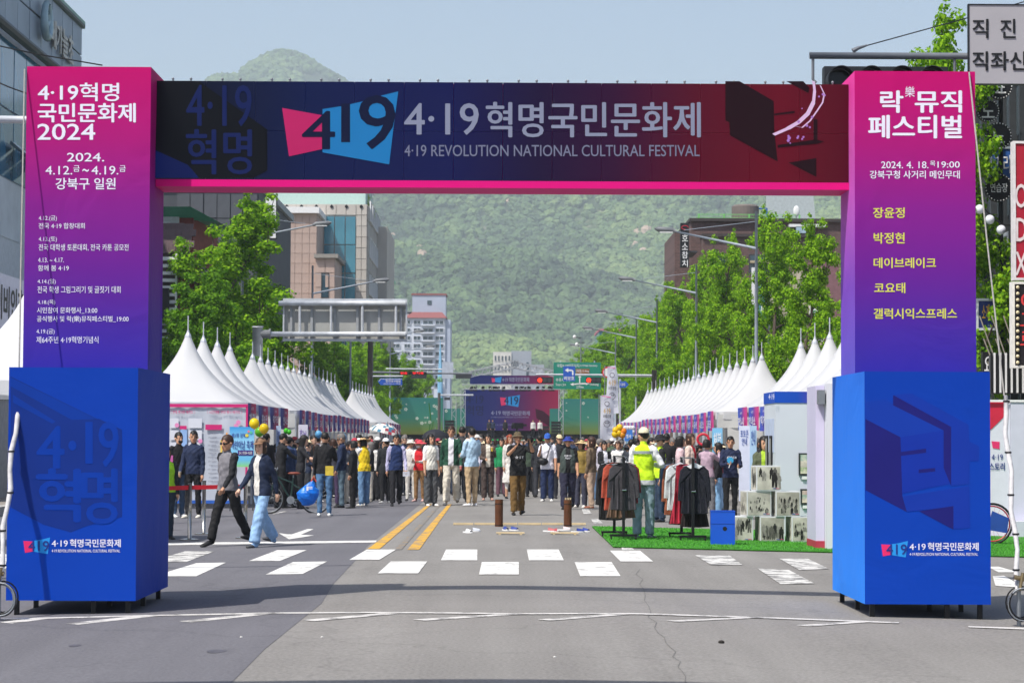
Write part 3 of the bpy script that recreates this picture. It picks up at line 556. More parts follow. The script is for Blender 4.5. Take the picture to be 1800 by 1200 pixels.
for side, lst in ((1, RT), (-1, LT)):
    for i, (Y, H, pi) in enumerate(lst):
        pr = protos[pi]; base = (10, 11, 9, 8)[pi]; X = side * ((11.6 if side > 0 or i in (2, 3) else 11.3 if i > 6 else 13.6) + .3 * math.sin(i * 2.1)); s = H / base; kx = (.78 if Y < 200 else 1.1) if side > 0 else 1.22 if i == 3 else .95
        who = ('nearest' if i == 0 else ['second', 'third', 'fourth', 'fifth', 'sixth', 'seventh', 'eighth', 'ninth', 'tenth', 'eleventh', 'twelfth', 'thirteenth', 'fourteenth', 'fifteenth', 'sixteenth', 'seventeenth', 'eighteenth', 'nineteenth'][i - 1])
        lab = '%s tree from the gate in the row behind the %s line of tents' % (who, 'right' if side > 0 else 'left')
        if (side, i) == (-1, 2): lab = 'tall bright green tree rising in front of the hanging black and white shop sign'
        if (side, i) == (1, 0): lab = 'tall narrow tree with its tip above the pink right tower'
        grp = 'trees along the %s pavement' % ('right' if side > 0 else 'left')
        if pi not in used: used.add(pi); o = pr; o.location = (X, Y, 0); o.rotation_euler = (0, 0, i * 1.3); o['label'] = lab; o['group'] = grp; o.scale = (kx * s ** .7,) * 2 + (s,)
        else: dup(pr, (X, Y, 0), i * 1.3 + side, lab, grp, (kx * s ** .7, kx * s ** .7, s))
# ------------------------------------------------------------------ buildings
def windows(parent, X0, X1, Z0, Z1, Y, nx, nz, gx, gy, glass=GLASS, frame=WHITE, mull=1, axis='Y', sgn=-1, d=.12):
    """grid of window parts (frame > pane) standing proud of / recessed behind a wall plane; axis is the wall normal"""
    cw = (X1 - X0) / nx; chh = (Z1 - Z0) / nz; w = cw * gx; h = chh * gy; fm_ = MB(); t = min(.09, w * .07)
    def bx(mb, a0, a1, z0, z1, y0, y1):
        if axis == 'Y': mb.box(a0, a1, min(y0, y1), max(y0, y1), z0, z1)
        else: mb.box(min(y0, y1), max(y0, y1), a0, a1, z0, z1)
    bx(fm_, -w / 2, w / 2, -h / 2, -h / 2 + t, 0, sgn * d); bx(fm_, -w / 2, w / 2, h / 2 - t, h / 2, 0, sgn * d); bx(fm_, -w / 2, -w / 2 + t, -h / 2 + t, h / 2 - t, 0, sgn * d); bx(fm_, w / 2 - t, w / 2, -h / 2 + t, h / 2 - t, 0, sgn * d)
    for k in range(mull): x = -w / 2 + w * (k + 1) / (mull + 1); bx(fm_, x - t / 2, x + t / 2, -h / 2 + t, h / 2 - t, 0, sgn * d * .8)
    gp = MB(); bx(gp, -w / 2 + t, w / 2 - t, -h / 2 + t, h / 2 - t, sgn * .02, sgn * d * .35)
    me1 = me2 = None; rl = rootloc(parent)
    for i in range(nx):
        for j in range(nz):
            c = (X0 + cw * (i + .5), Z0 + chh * (j + .5)); loc = Vector((c[0], Y, c[1]) if axis == 'Y' else (Y, c[0], c[1])) - rl
            if me1 is None:
                tmp = MB(); tmp.v = [tuple(Vector(v) + rl) for v in fm_.v]; tmp.f = fm_.f; tmp.m = fm_.m; f = build('window', tmp, frame, parent); me1 = f.data
                tmp = MB(); tmp.v = [tuple(Vector(v) + rl) for v in gp.v]; tmp.f = gp.f; tmp.m = gp.m; g = build('pane', tmp, glass, f); me2 = g.data
            else: f = build('window', None, None, parent, mesh=me1); g = build('pane', None, None, f, mesh=me2)
            f.location = loc
def wall(parent, x0, x1, y0, y1, z0, z1, m, name='wall'):
    mb = MB(); mb.box(x0, x1, y0, y1, z0, z1); return build(name, mb, m, parent)
def tiles(parent, x0, x1, z0, z1, Y, nx, nz, m, name='stone_panel', d=.05, gap=.03, axis='Y', sgn=-1):
    cw = (x1 - x0) / nx; chh = (z1 - z0) / nz; mb = MB(); rl = rootloc(parent)
    if axis == 'Y': mb.box(-cw / 2 + gap / 2, cw / 2 - gap / 2, min(0, sgn * d), max(0, sgn * d), -chh / 2 + gap / 2, chh / 2 - gap / 2)
    else: mb.box(min(0, sgn * d), max(0, sgn * d), -cw / 2 + gap / 2, cw / 2 - gap / 2, -chh / 2 + gap / 2, chh / 2 - gap / 2)
    me = None
    for j in range(nz):
        for i in range(nx):
            c = (x0 + cw * (i + .5), z0 + chh * (j + .5)); loc = Vector((c[0], Y, c[1]) if axis == 'Y' else (Y, c[0], c[1])) - rl + Vector((random.uniform(-.008, .008),) * 3)
            if me is None:
                tmp = MB(); tmp.v = [tuple(Vector(v) + rl) for v in mb.v]; tmp.f = mb.f; tmp.m = mb.m; o = build(name, tmp, m, parent); me = o.data
            else: o = build(name, None, None, parent, mesh=me)
            o.location = loc
# --- left, near: glass and metal panel block with the big raised sign
bl = wthing('office_building', 'grey metal panelled block with blue glass and big raised letters, top left', 'building', (-14, 72, 0))
PAN = mat('metal_panel', '8b98a6', .45, .12, .5, metal=.3); CONC = mat('pale_concrete', 'd0d4d8', .85, .12, 1.2, .3)
YE = 75.4; XF = -14.0
wall(bl, -30, XF - .2, 40, YE, 0, 15.2, CONC)
mb = MB(); mb.box(-24, XF + .05, 70, YE + .3, 15.22, 15.45); mb.box(-30, XF + .5, 66, YE + .2, 16.7, 17.1); mb.box(-30, XF - .8, 65, YE - .6, 15.45, 16.7); build('roof', mb, mat('pale_green_roof', '8fb0a4', .7, .1), bl)
tiles(bl, 52, YE, 13.3, 15.2, XF - .2, 14, 2, PAN, 'metal_panel', .2, .06, 'X', 1)
mb = MB(); mb.tube([(XF + .12, 50, 13.05), (XF + .12, YE, 13.05)], .14, 8); mb.tube([(XF + .02, 50, 15.25), (XF + .02, YE, 15.25)], .09, 6); build('cornice_pipe', mb, DARKST, bl)
tiles(bl, 52, YE, 8.9, 12.9, XF - .2, 14, 2, GLASSB, 'glass_pane', .12, .07, 'X', 1)
for y in (64.5, 66.3, 67.9):
    mb = MB(); mb.prism([(XF, y, 9.9), (XF + .75, y, 9.3), (XF + .8, y, 9.35), (XF + .03, y, 10.0)], (0, 1.1, 0)); build('open_window', mb, GLASS, bl)
wall(bl, XF - .15, XF + .02, 52, YE, 7.2, 8.85, CONC, 'spandrel'); wall(bl, XF - .15, XF, 52, 67.3, 0, 7.2, mat('white_render', 'cfd2d6', .85, .08), 'spandrel')
tiles(bl, 67.4, YE, 0.6, 7.0, XF - .2, 5, 4, GLASSB, 'glass_pane', .12, .08, 'X', 1)
mb = MB(); mb.box(XF, XF + .03, 63.6, 64.6, 4.6, 6.0); build('window', mb, GLASS, bl)
SGN = mat('steel_letters', 'c4c1b8', .5, .15, 3)
v0 = Vector((XF + .12, 70.4, 13.35)); hgt = 2.5
mb = MB(); ring = [Vector((XF + .2, 70.9 + .85 * math.cos(q), 14.9 + 1.25 * math.sin(q))) for q in [R(100 + 30 * k) for k in range(12)]]
ring = [Vector((p.x, 68.6 + (p.y - 70.9) * .5, 14.2 + (p.z - 14.9) * .42)) for p in ring]; mb.tube(ring, [.09, .1, .11, .12, .13, .13, .13, .12, .12, .11, .1, .08], 8); mb.tube([Vector((XF + .2, 68.5, 14.0)), Vector((XF + .2, 68.8, 14.2)), Vector((XF + .2, 68.6, 14.4))], .08, 8); build('sign_emblem', mb, mat('sign_blue_grey', '9fb9c2', .4, .2, 1.2), bl, True)
for i, ch_ in enumerate('메가늘초'):
    y = 69.7 + i * .95
    for k in range(3): text(ch_, (XF + .05 + .03 * k, y, 13.65), (XF + .05 + .03 * k, y + .85, 13.65), (XF + .05 + .03 * k, y, 14.5), SGN, bl, .05, 'sign_letter')
bl.scale = (1.4,) * 3; bl.location = (-19.6, 100.8, -.6)
# lower shops further along, left of the blue base
sh = wthing('corner_shop', 'shop with a white banner and orange and grey signs behind the left tower', 'shop', (-13.4, 62, 0))
wall(sh, -14.1, -13.25, 56, 66.5, 0, 2.6, mat('grey_shop', '8a8d92', .7, .15), 'wall')
mb = MB(); mb.box(-13.9, -13.1, 58.5, 63.8, 4.3, 5.9); build('sign_board', mb, mat('white_banner', 'd9d8e4', .6, .05), sh); text('이비인후과', (-13.09, 59, 4.7), (-13.09, 63.4, 4.7), (-13.09, 59, 5.6), BLACK, sh, .04)
mb = MB(); mb.box(-13.9, -13.2, 58, 63.5, 2.65, 4.15); build('sign_board', mb, mat('grey_board', '6a6460', .6, .1), sh); mb = MB(); mb.box(-13.15, -13.05, 58, 60.8, 2.7, 3.9); build('sign_board', mb, mat('orange_board', 'cf6a34', .6, .1), sh)
mb = MB(); mb.disc((-13.0, 63.4, 3.5), .34, 20, 'X', .1); build('round_sign', mb, WHITE, sh); mb = MB(); mb.disc((-13.0, 64.6, 2.8), .42, 20, 'X', .1); build('round_sign', mb, mat('teal_sign', '7aa4a8', .6, .2), sh)
# --- left row seen through the gate
b1 = wthing('shingled_shop', 'two storey shop with dark shingled roof and white louvres left in the opening', 'building', (-14.5, 100, 0))
wall(b1, -24, -13.9, 98, 108, 0, 9.6, mat('dim_wall', '6b6460', .85, .2, 1))
SHG = mat('roof_shingle', '5a4a4c', .9, .2, 2)
for r_ in range(5):
    mbm = None
    for c_ in range(9):
        x = -16.2 + c_ * .31 + (.155 if r_ % 2 else 0); z = 9.55 + r_ * .27; y = 97.8 + r_ * .25
        if mbm is None:
            mb = MB(); mb.prism([(x, y, z), (x + .3, y, z), (x + .3, y + .2, z + .3), (x, y + .2, z + .3)], (0, .05, -.02)); o = build('shingle', mb, SHG, b1); mbm = (o.data, x)
        else: o = build('shingle', None, None, b1, mesh=mbm[0]); o.location.x = x - mbm[1]
mb = MB(); mb.prism([(-24, 97.9, 9.5), (-13.4, 97.9, 9.5), (-13.9, 99.4, 11.0), (-24, 99.4, 11.0)], (0, .3, -.05)); build('roof', mb, SHG, b1)
for k in range(13):
    mb = MB(); mb.box(-16.0, -13.9, 97.5, 97.75, 5.5 + k * .31, 5.64 + k * .31); build('louvre', mb, WHITE, b1)
for k in range(3):
    mb = MB(); mb.box(-16.0 + k * 1.02, -15.93 + k * 1.02, 97.4, 97.5, 5.4, 9.5); build('post', mb, WHITE, b1)
mb = MB(); mb.box(-15.9, -14.2, 97.2, 97.38, 6.5, 8.0); build('sign_board', mb, mat('black_board', '1c1c1e', .6, .1), b1); text('생', (-15.5, 97.17, 6.7), (-14.5, 97.17, 6.7), (-15.5, 97.17, 7.85), WHITE, b1, .01)
wall(b1, -13.9, -13.0, 97.9, 98.3, 0, 9.0, mat('brick_red', '7b3c34', .9, .2, 4), 'pier')
b2 = wthing('green_eaved_house', 'white walled house with a green eave behind the louvred shop', 'building', (-18, 112, 0))
wall(b2, -26, -15.9, 112, 122, 0, 12.8, mat('house_wall', 'c9cdc8', .8, .1)); wall(b2, -15.9, -15.2, 112.1, 122, 0, 12.6, mat('brick_red', '7b3c34', .9, .2, 4), 'wall')
mb = MB(); mb.prism([(-26, 111, 12.9), (-15.2, 111, 12.9), (-14.0, 112.5, 12.3), (-26, 111.8, 13.7)], (0, 8, .2)); build('roof', mb, mat('green_eave', '3d9a78', .5, .1), b2); windows(b2, -17.6, -16.2, 10.6, 12.4, 111.98, 1, 1, .8, .8)
b3 = wthing('dark_block', 'dark slate coloured block carrying the black and white hanging sign', 'building', (-16, 130, 0))
wall(b3, -26, -13.9, 130, 150, 0, 15.9, mat('slate_cladding', '44474d', .7, .15, 1)); tiles(b3, -18.6, -13.95, 7, 15.6, 130, 6, 6, mat('slate_tile', '505359', .6, .12, 2), 'cladding_panel', .08, .06)
mb = MB(); mb.box(-26, -13.7, 129.8, 150, 15.9, 16.3); build('parapet', mb, mat('parapet_grey', '9aa0a0', .7), b3)
hs = wthing('hanging_sign', 'tall white vertical sign with a black frame and brush drawn circle', 'sign', (-13.2, 129, 0))
a_ = at(465, 420, 129); c_ = at(487, 345, 129); mb = MB(); mb.box(a_.x, c_.x, 129, 129.3, a_.z, c_.z); build('frame', mb, BLACK, hs)
mb = MB(); mb.box(a_.x + .05, c_.x - .05, 128.95, 128.99, a_.z + .05, c_.z - .05); build('sign_face', mb, WHITE, hs)
ptext('ㅂ\n봄', 470, 366, 481, 384, 128.93, BLACK, hs, .02); ptext('카페공간', 467, 389, 486, 394, 128.93, BLACK, hs, .02)
mb = MB(); cc = at(476, 374, 128.9); mb.tube([cc + Vector((.28 * math.cos(q), 0, .28 * math.sin(q))) for q in [R(40 + 20 * k) for k in range(16)]], .018, 6, cap=False); build('circle_drawing', mb, BLACK, hs)
mb = MB(); mb.box(a_.x - .9, a_.x, 129.1, 129.2, 12.3, 12.4); mb.box(a_.x - .9, a_.x, 129.1, 129.2, 14, 14.1); build('bracket', mb, DARKST, hs)
# pink stone and glass block
YPK = 205; s_ = YPK / 4000.0
pk = wthing('pink_stone_building', 'pink stone building with a tall teal glass wall and white tiled frame', 'building', (-14, YPK, 0))
PST = mat('pink_stone', 'b09a8e', .8, .1, .8, .2, 3); WT = mat('white_stone', 'bdb6ac', .75, .1, .6)
A = lambda px, py, Y=YPK: at(px, py, Y)
x0, x1 = A(455, 500).x, A(556, 500).x; zt = A(500, 375).z
wall(pk, x0, x1, YPK, YPK + 14, 0, zt, PST); tiles(pk, x0, x1, 2, zt, YPK, 8, 22, PST, 'stone_panel', .06, .035)
mb = MB(); mb.box(x0 - .1, x1 + .25, YPK - .5, YPK + 14, zt, zt + .55); build('parapet', mb, WHITE, pk)
x2 = A(590, 500).x; zt2 = A(500, 455).z; wall(pk, x1, x2, YPK - 1, YPK + 8, 0, zt2, PST); tiles(pk, x1, x2, 2, zt2, YPK - 1, 2, 12, PST, 'stone_panel', .1, .06)
mb = MB(); mb.box(x1 - .1, x2 + .3, YPK - 1.5, YPK + 8, zt2, zt2 + .35); build('ledge', mb, mat('ledge_grey', '8d8880', .8), pk)
windows(pk, A(570, 0).x, A(584, 0).x, A(0, 522).z, A(0, 478).z, YPK - 1.06, 1, 1, .95, 1, mull=0, frame=DARKST)
A_ = A; A = lambda px, py, Y=YPK + 8: at(px, py, Y)
x3, x4, x5 = A(554, 0).x, A(629, 0).x, A(648, 0).x; zt3 = A(0, 377).z; zr = A(0, 356).z
wall(pk, x3, x5, YPK + 8, YPK + 30, 0, zr, WT); tiles(pk, x3, x4, 1, zt3, YPK + 8, 4, 8, mat('teal_glass', '3d8296', .08, .35, .2, spec=.9), 'glass_pane', .15, .09)
tiles(pk, x4, x5, 1, zr, YPK + 8, 2, 22, WT, 'stone_panel', .12, .05); tiles(pk, x3 - 4.4, x4, zt3 + .1, zr, YPK + 8, 9, 1, WT, 'stone_panel', .12, .05)
wall(pk, x3 - 4.4, x3, YPK + 8.2, YPK + 30, zt, zr, WT)
for px in (504, 530, 556, 583, 609, 635):
    p = A(px, 363, YPK + 7.8); mb = MB(); mb.prism([p + Vector(q) for q in ((-.18, 0, 0), (0, 0, -.2), (.18, 0, 0), (0, 0, .2))], (0, .05, 0)); build('diamond_ornament', mb, BLACK, pk)
tiles(pk, YPK + 8, YPK + 30, 2, zr, x5, 8, 14, mat('side_stone', 'a9a49b', .8, .1), 'stone_panel', .08, .06, 'X', 1)
for z in (8, 11.5, 15, 18.5, 22): windows(pk, YPK + 10, YPK + 28, z, z + 2.4, x5 + .1, 5, 1, .7, .8, axis='X', sgn=1)
mb = MB(); mb.box(x3 - 5, x4 + .5, YPK + 14, YPK + 26, zr, zr + 2.6); build('roof_house', mb, mat('mint_render', 'b5cfc8', .8, .08), pk); mb = MB(); mb.box(A(568, 0).x, A(590, 0).x, YPK + 13.6, YPK + 14, A(0, 354).z, A(0, 350).z); build('awning', mb, mat('green_awning', '4fae92', .6), pk)
wall(pk, x5, x5 + 1.1, YPK + 24, YPK + 40, 0, A(0, 395, YPK + 24).z, WT, 'stair_tower')
rt = tree_proto(77, 4, 1.3, 46, LEAFY, .8); rt['label'] = 'small yellowish tree growing on the roof of the pink stone building'; rt['category'] = 'tree'; q = A(636, 357, YPK + 18); rt.location = (q.x, q.y, zr - 1.4); rt.name = 'rooftop_tree'
sm = wthing('narrow_building', 'narrow brown building with a pale green top beside the white stone frame', 'building', (-12.6, 245, 0))
a_ = at(664, 485, 250); c_ = at(681, 600, 250); wall(sm, a_.x, c_.x, 250, 262, 0, at(0, 505, 250).z, mat('tan_brick', 'a08c78', .9, .15, 2)); mb = MB(); mb.box(a_.x, c_.x + .3, 249.5, 262, at(0, 483, 250).z, at(0, 479, 250).z); build('roof', mb, mat('mint_roof', '8fcab0', .6), sm)
for x in (a_.x + .1, c_.x - .1): mb = MB(); mb.box(x - .06, x + .06, 250, 250.12, at(0, 505, 250).z, at(0, 483, 250).z); build('post', mb, WHITE, sm)
windows(sm, a_.x, c_.x, 6, at(0, 505, 250).z, 249.95, 1, 4, .7, .6)
# apartment tower
YA_ = 520; ap = wthing('apartment_tower', 'white apartment tower with stepped roof and rows of balconies', 'building', (-17, YA_, 0)); A = lambda px, py: at(px, py, YA_)
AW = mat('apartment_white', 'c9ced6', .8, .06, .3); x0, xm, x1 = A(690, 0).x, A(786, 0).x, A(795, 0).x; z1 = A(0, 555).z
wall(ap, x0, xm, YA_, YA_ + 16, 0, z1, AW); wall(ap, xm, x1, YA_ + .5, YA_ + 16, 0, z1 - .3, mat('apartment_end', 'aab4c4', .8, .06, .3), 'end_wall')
mb = MB(); mb.prism([(x0 - .3, YA_ - .6, z1), (xm + .4, YA_ - .6, z1), (xm - .8, YA_ + 3, z1 + 1.5), (x0 + 1, YA_ + 3, z1 + 1.5)], (0, 8, 0)); build('roof', mb, mat('red_roof', '8f5552', .8, .1), ap)
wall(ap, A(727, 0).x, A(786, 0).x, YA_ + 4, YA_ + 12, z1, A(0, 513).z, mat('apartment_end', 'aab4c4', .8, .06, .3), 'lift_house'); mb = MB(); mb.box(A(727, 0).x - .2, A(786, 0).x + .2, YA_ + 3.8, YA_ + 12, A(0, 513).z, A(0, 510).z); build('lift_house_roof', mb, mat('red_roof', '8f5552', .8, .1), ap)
mb = MB(); p = A(754, 530); mb.box(p.x - .5, p.x + .5, YA_ + 3.9, YA_ + 3.98, p.z - .5, p.z + .5); build('window', mb, GLASS, ap)
for c0, c1 in ((692, 708), (714, 726), (730, 744), (746, 766), (768, 784)): windows(ap, A(c0, 0).x, A(c1, 0).x, A(0, 680).z, A(0, 556).z, YA_ - .02, 1, 9, .92, .55, frame=AW, mull=1, d=.25)
for j in range(9):
    mb = MB(); z = A(0, 680).z + (A(0, 556).z - A(0, 680).z) * j / 9; mb.box(A(744, 0).x, A(768, 0).x, YA_ - 1.1, YA_ - .05, z + .1, z + .45); build('balcony', mb, AW, ap)
bc = wthing('blue_steeple', 'thin pale blue church steeple in front of the apartment tower', 'steeple', A(774, 650)); p = at(774, 655, 430); q = at(774, 596, 430); mb = MB(); mb.tube([(p.x, 430, 0), (p.x, 430, p.z - .5), (p.x, 430, p.z), tuple(q)], [.5, .5, .42, .03], 6); build('spire', mb, mat('steeple_blue', '7fb4d2', .6), bc)
mb = MB(); mb.box(p.x - 1.2, p.x + 1.2, 430.5, 433, 0, p.z - 3); build('church_tower', mb, AW, bc)
YM = 640; mdl = wthing('mid_rise_block', 'off white mid rise block with small windows above the stage roof', 'building', (0, YM, 0)); A = lambda px, py: at(px, py, YM)
wall(mdl, A(870, 0).x, A(902, 0).x, YM, YM + 14, 0, A(0, 614).z, mat('cream_render', 'cbc8c0', .8, .08, .4)); wall(mdl, A(902, 0).x, A(937, 0).x, YM + .4, YM + 14, 0, A(0, 612).z, mat('block_grey', '9aa0a8', .8, .08, .4), 'wall')
windows(mdl, A(871, 0).x, A(901, 0).x, A(0, 672).z, A(0, 616).z, YM - .02, 5, 3, .5, .5, mull=0, d=.2); mb = MB(); mb.box(A(928, 0).x, A(932, 0).x, YM + .2, YM + .4, A(0, 660).z, A(0, 632).z); build('stair_window', mb, GLASS, mdl)
wall(mdl, A(937, 0).x, A(959, 0).x, YM, YM + 14, 0, A(0, 636).z, mat('block_grey', '9aa0a8', .8, .08, .4), 'annex')
# --- right row
YBR = 150; br = wthing('brown_brick_building', 'brown brick building with a water tank and green fence on its roof', 'building', (14, YBR, 0)); A = lambda px, py, Y=YBR: at(px, py, Y)
def brickmat(name, c1, c2, mortar, sc):
    m = bpy.data.materials.new(name); m.use_nodes = True; N = m.node_tree.nodes; L = m.node_tree.links; g = N.new('ShaderNodeTexCoord'); mp = N.new('ShaderNodeMapping'); mp.inputs['Rotation'].default_value = (R(90), 0, 0); L.new(g.outputs['Object'], mp.inputs['Vector'])
    b = N.new('ShaderNodeTexBrick'); b.inputs['Color1'].default_value = lin(c1); b.inputs['Color2'].default_value = lin(c2); b.inputs['Mortar'].default_value = lin(mortar); b.inputs['Scale'].default_value = sc; L.new(mp.outputs[0], b.inputs['Vector']); L.new(b.outputs['Color'], N['Principled BSDF'].inputs['Base Color']); N['Principled BSDF'].inputs['Roughness'].default_value = .9; return m
BRK = brickmat('brown_brick', '5b4743', '6d5450', '4a3f3c', 2.2)
zb, zc = A(0, 379).z, A(0, 410).z; xa, xb_ = A(1218, 0).x, A(1500, 0).x
wall(br, xa, xb_ + 6, YBR + 1.5, YBR + 20, 0, zb, BRK); wall(br, A(1236, 0).x, A(1425, 0).x, YBR, YBR + 1.5, 0, zc, BRK, 'front_wing'); mb = MB(); mb.box(xa - .1, xb_ + 6, YBR + 1.2, YBR + 20, zb, zb + .2); mb.box(A(1234, 0).x, A(1427, 0).x, YBR - .25, YBR + 1.5, zc, zc + .2); build('coping', mb, mat('dark_coping', '3f3836', .8), br)
wall(br, xa - 1.0, xa, YBR + 2.5, YBR + 12, 0, zb - .6, BRK, 'corner_wing')
mb = MB(); mb.box(A(1390, 0).x, A(1455, 0).x, YBR + 1.0, YBR + 1.6, A(0, 389).z, A(0, 384).z); build('white_band', mb, WHITE, br)
for px0, py0, px1, py1 in ((1316, 447, 1362, 480), (1262, 446, 1276, 478)):
    a_ = A(px0, py1); c_ = A(px1, py0); mb = MB(); mb.box(a_.x, c_.x, YBR - .05, YBR - .01, a_.z, c_.z); w = build('window', mb, DARKST, br); mb = MB(); mb.box(a_.x + .1, c_.x - .1, YBR - .09, YBR - .06, a_.z + .1, c_.z - .1); build('pane', mb, GLASS, w)
mb = MB(); a_ = A(1318, 463); c_ = A(1358, 459); mb.box(a_.x, c_.x, YBR - .5, YBR - .1, a_.z, c_.z); build('awning', mb, mat('tan_awning', 'a89c80', .8), br)
mb = MB(); c_ = A(1411, 402); mb.box(c_.x - .3, c_.x + .35, YBR + 1.0, YBR + 1.45, c_.z - .2, c_.z + .25); build('window', mb, mat('pale_window', '9fb6c4', .2), br)
tk = wthing('water_tank', 'big round brown water tank on the roof edge', 'water tank', (0, 160, zb)); p = at(1310, 366, 158); mb = MB(); mb.tube([(p.x, 158, zb), (p.x, 158, at(0, 357, 158).z), (p.x, 158, at(0, 354, 158).z)], [.95, .95, .8], 24); build('tank_body', mb, mat('tank_brown', '6f6660', .8, .12, 1), tk, False)
mb = MB(); mb.tube([(p.x + .95, 158, at(0, 360, 158).z), (p.x + 1.5, 158, at(0, 359, 158).z), (p.x + 1.55, 158, zb + .1)], .06, 6); build('pipe', mb, mat('blue_pipe', '2f6fb0', .5), tk)
fe = wthing('roof_fence', 'light green mesh fence along the brick roof edge', 'fence', (14, YBR + 1.6, zb))
for k, px in enumerate((1229, 1273, 1317, 1361, 1405)):
    p = A(px, 0, YBR + 1.6); mb = MB(); mb.box(p.x - .05, p.x + .05, YBR + 1.55, YBR + 1.65, zb, A(0, 366).z); build('post', mb, mat('fence_green', '78c46a', .6), fe)
mb = MB()
for k in range(64):
    x = A(1229, 0).x + k * .105
    mb.box(x, x + .012, YBR + 1.6, YBR + 1.61, zb + .25, A(0, 367).z)
for z in (zb + .25, zb + .5, A(0, 367).z): mb.box(A(1229, 0).x, A(1405, 0).x, YBR + 1.59, YBR + 1.62, z, z + .02)
build('wire_mesh', mb, mat('fence_green', '78c46a', .6), fe, kind='stuff')
rh = wthing('roof_shed', 'pale grey sloping roof structure with a ladder behind the brick parapet', 'roof shed', (18, 165, zb)); mb = MB(); a_ = at(1358, 375, 166); b_ = at(1428, 340, 166); mb.prism([(a_.x, 166, zb), (a_.x, 166, zb + 4), (b_.x, 166, zb + 4), (b_.x + .4, 166, zb)], (0, 4, 0)); build('shed_wall', mb, mat('pale_shed', 'b3bcbc', .8, .1), rh)
dish = wthing('satellite_dish', 'white satellite dish on the brick building roof', 'satellite dish', at(1399, 372, 152)); mb = MB(); p = at(1400, 371, 152); mb.sphere(p, (.22, .08, .36), nu=14, nv=8); build('dish', mb, WHITE, dish, True); mb = MB(); mb.tube([(p.x, 152.1, zb), (p.x, 152.1, p.z)], .03, 6); build('stand', mb, GREYM, dish)
vs2 = wthing('vertical_sign', 'tall black vertical sign with white brush lettering and a red curl', 'sign', at(1204, 420, 146)); a_ = at(1196, 470, 146); c_ = at(1211, 392, 146); mb = MB(); mb.box(a_.x, c_.x, 146, 146.35, a_.z, c_.z); build('sign_box', mb, BLACK, vs2)
for i, c in enumerate('호소참치'): ptext(c, 1199, 412 + i * 15, 1209, 424 + i * 15, 145.97, WHITE, vs2, .02)
mb = MB(); p = at(1204, 400, 145.95); mb.tube([p + Vector((.22 * math.cos(q), 0, .13 * math.sin(q))) for q in [R(35 * k) for k in range(9)]], .022, 5); build('red_curl', mb, mat('red_paint', 'c8283c', .5), vs2)
mb = MB(); mb.box(c_.x, A(1218, 0, 150).x, 146.2, 150.5, a_.z + 1, a_.z + 1.1); build('bracket', mb, DARKST, vs2)
wb = wthing('white_gabled_house', 'small white house edge with a grey roof left of the black vertical sign', 'building', (16, 190, 0)); a_ = at(1184, 445, 190); c_ = at(1200, 400, 190); wall(wb, a_.x, c_.x + 3, 190, 200, 0, at(0, 442, 190).z, WHITE); mb = MB(); mb.prism([(a_.x - .2, 189.8, at(0, 444, 190).z), (c_.x + 3, 189.8, at(0, 444, 190).z), (c_.x + 3, 189.8, at(0, 425, 190).z)], (0, 10, 0)); build('roof', mb, mat('tan_roof', '9a8f80', .8), wb)
tb = wthing('cream_tile_building', 'cream tiled building with a pink strip and tall white signs beyond the right tents', 'building', (14, 112, 0)); A = lambda px, py, Y=112: at(px, py, Y)
CT = mat('cream_tile', 'b8ad98', .85, .1, 2); wall(tb, A(1400, 0).x, A(1446, 0).x, 112, 124, 0, A(0, 468).z, CT); tiles(tb, A(1400, 0).x, A(1446, 0).x, 2, A(0, 468).z, 112, 5, 17, CT, 'wall_tile', .08, .05)
wall(tb, A(1447, 0).x, A(1485, 0).x, 111.8, 124, 0, A(0, 440).z, mat('mauve_wall', '7c5a5e', .8, .12), 'side_wall'); windows(tb, A(1450, 0).x, A(1480, 0).x, 3, 8, 111.75, 1, 2, .7, .6)
for i, (x0_, y0_, x1_, y1_, c, tx, tc) in enumerate(((1424, 538, 1448, 600, 'e6e6e0', '약국', '2d8a4e'), (1334, 500, 1352, 560, '4a7f84', '카페', 'e8e8e0'), (1385, 533, 1400, 590, '2a2630', '꽃', 'c878b0'), (1322, 470, 1327, 560, 'd9d9d9', '', ''))):
    o = wthing('shop_sign', ['white vertical sign with green lettering behind the right tents', 'teal vertical sign half hidden among the right hand trees', 'dark sign with a pink flower below the trees', 'thin white sign post behind the trees'][i], 'sign', A((x0_ + x1_) / 2, y1_, 104))
    a_ = A(x0_, y1_, 104); c_ = A(x1_, y0_, 104); mb = MB(); mb.box(a_.x, c_.x, 104, 104.3, a_.z, c_.z); build('sign_box', mb, mat('sign_' + c, c, .6), o)
    if tx: ptext('\n'.join(tx), x0_ + 3, y0_ + 6, x1_ - 3, y1_ - 8, 103.96, mat('txt_' + tc, tc, .6), o, .03)
    mb = MB(); mb.tube([(c_.x, 104.15, 0), (c_.x, 104.15, c_.z)], .05, 6); build('post', mb, GREYM, o)
gb = wthing('teal_glass_building', 'distant teal glass office with a pink roof edge beyond the trees', 'building', (12, 330, 0)); A = lambda px, py: at(px, py, 330); wall(gb, A(1055, 0).x, A(1120, 0).x, 330, 345, 0, A(0, 577).z, mat('teal_glass2', '4a8298', .15, .2, .2)); tiles(gb, A(1055, 0).x, A(1120, 0).x, 2, A(0, 577).z, 330, 6, 6, mat('teal_glass2', '4a8298', .15, .2, .2), 'glass_pane', .15, .12)
mb = MB(); mb.box(A(1054, 0).x, A(1121, 0).x, 329.6, 345, A(0, 577).z, A(0, 573).z); build('roof_edge', mb, mat('pink_edge', 'b86878', .6), gb)
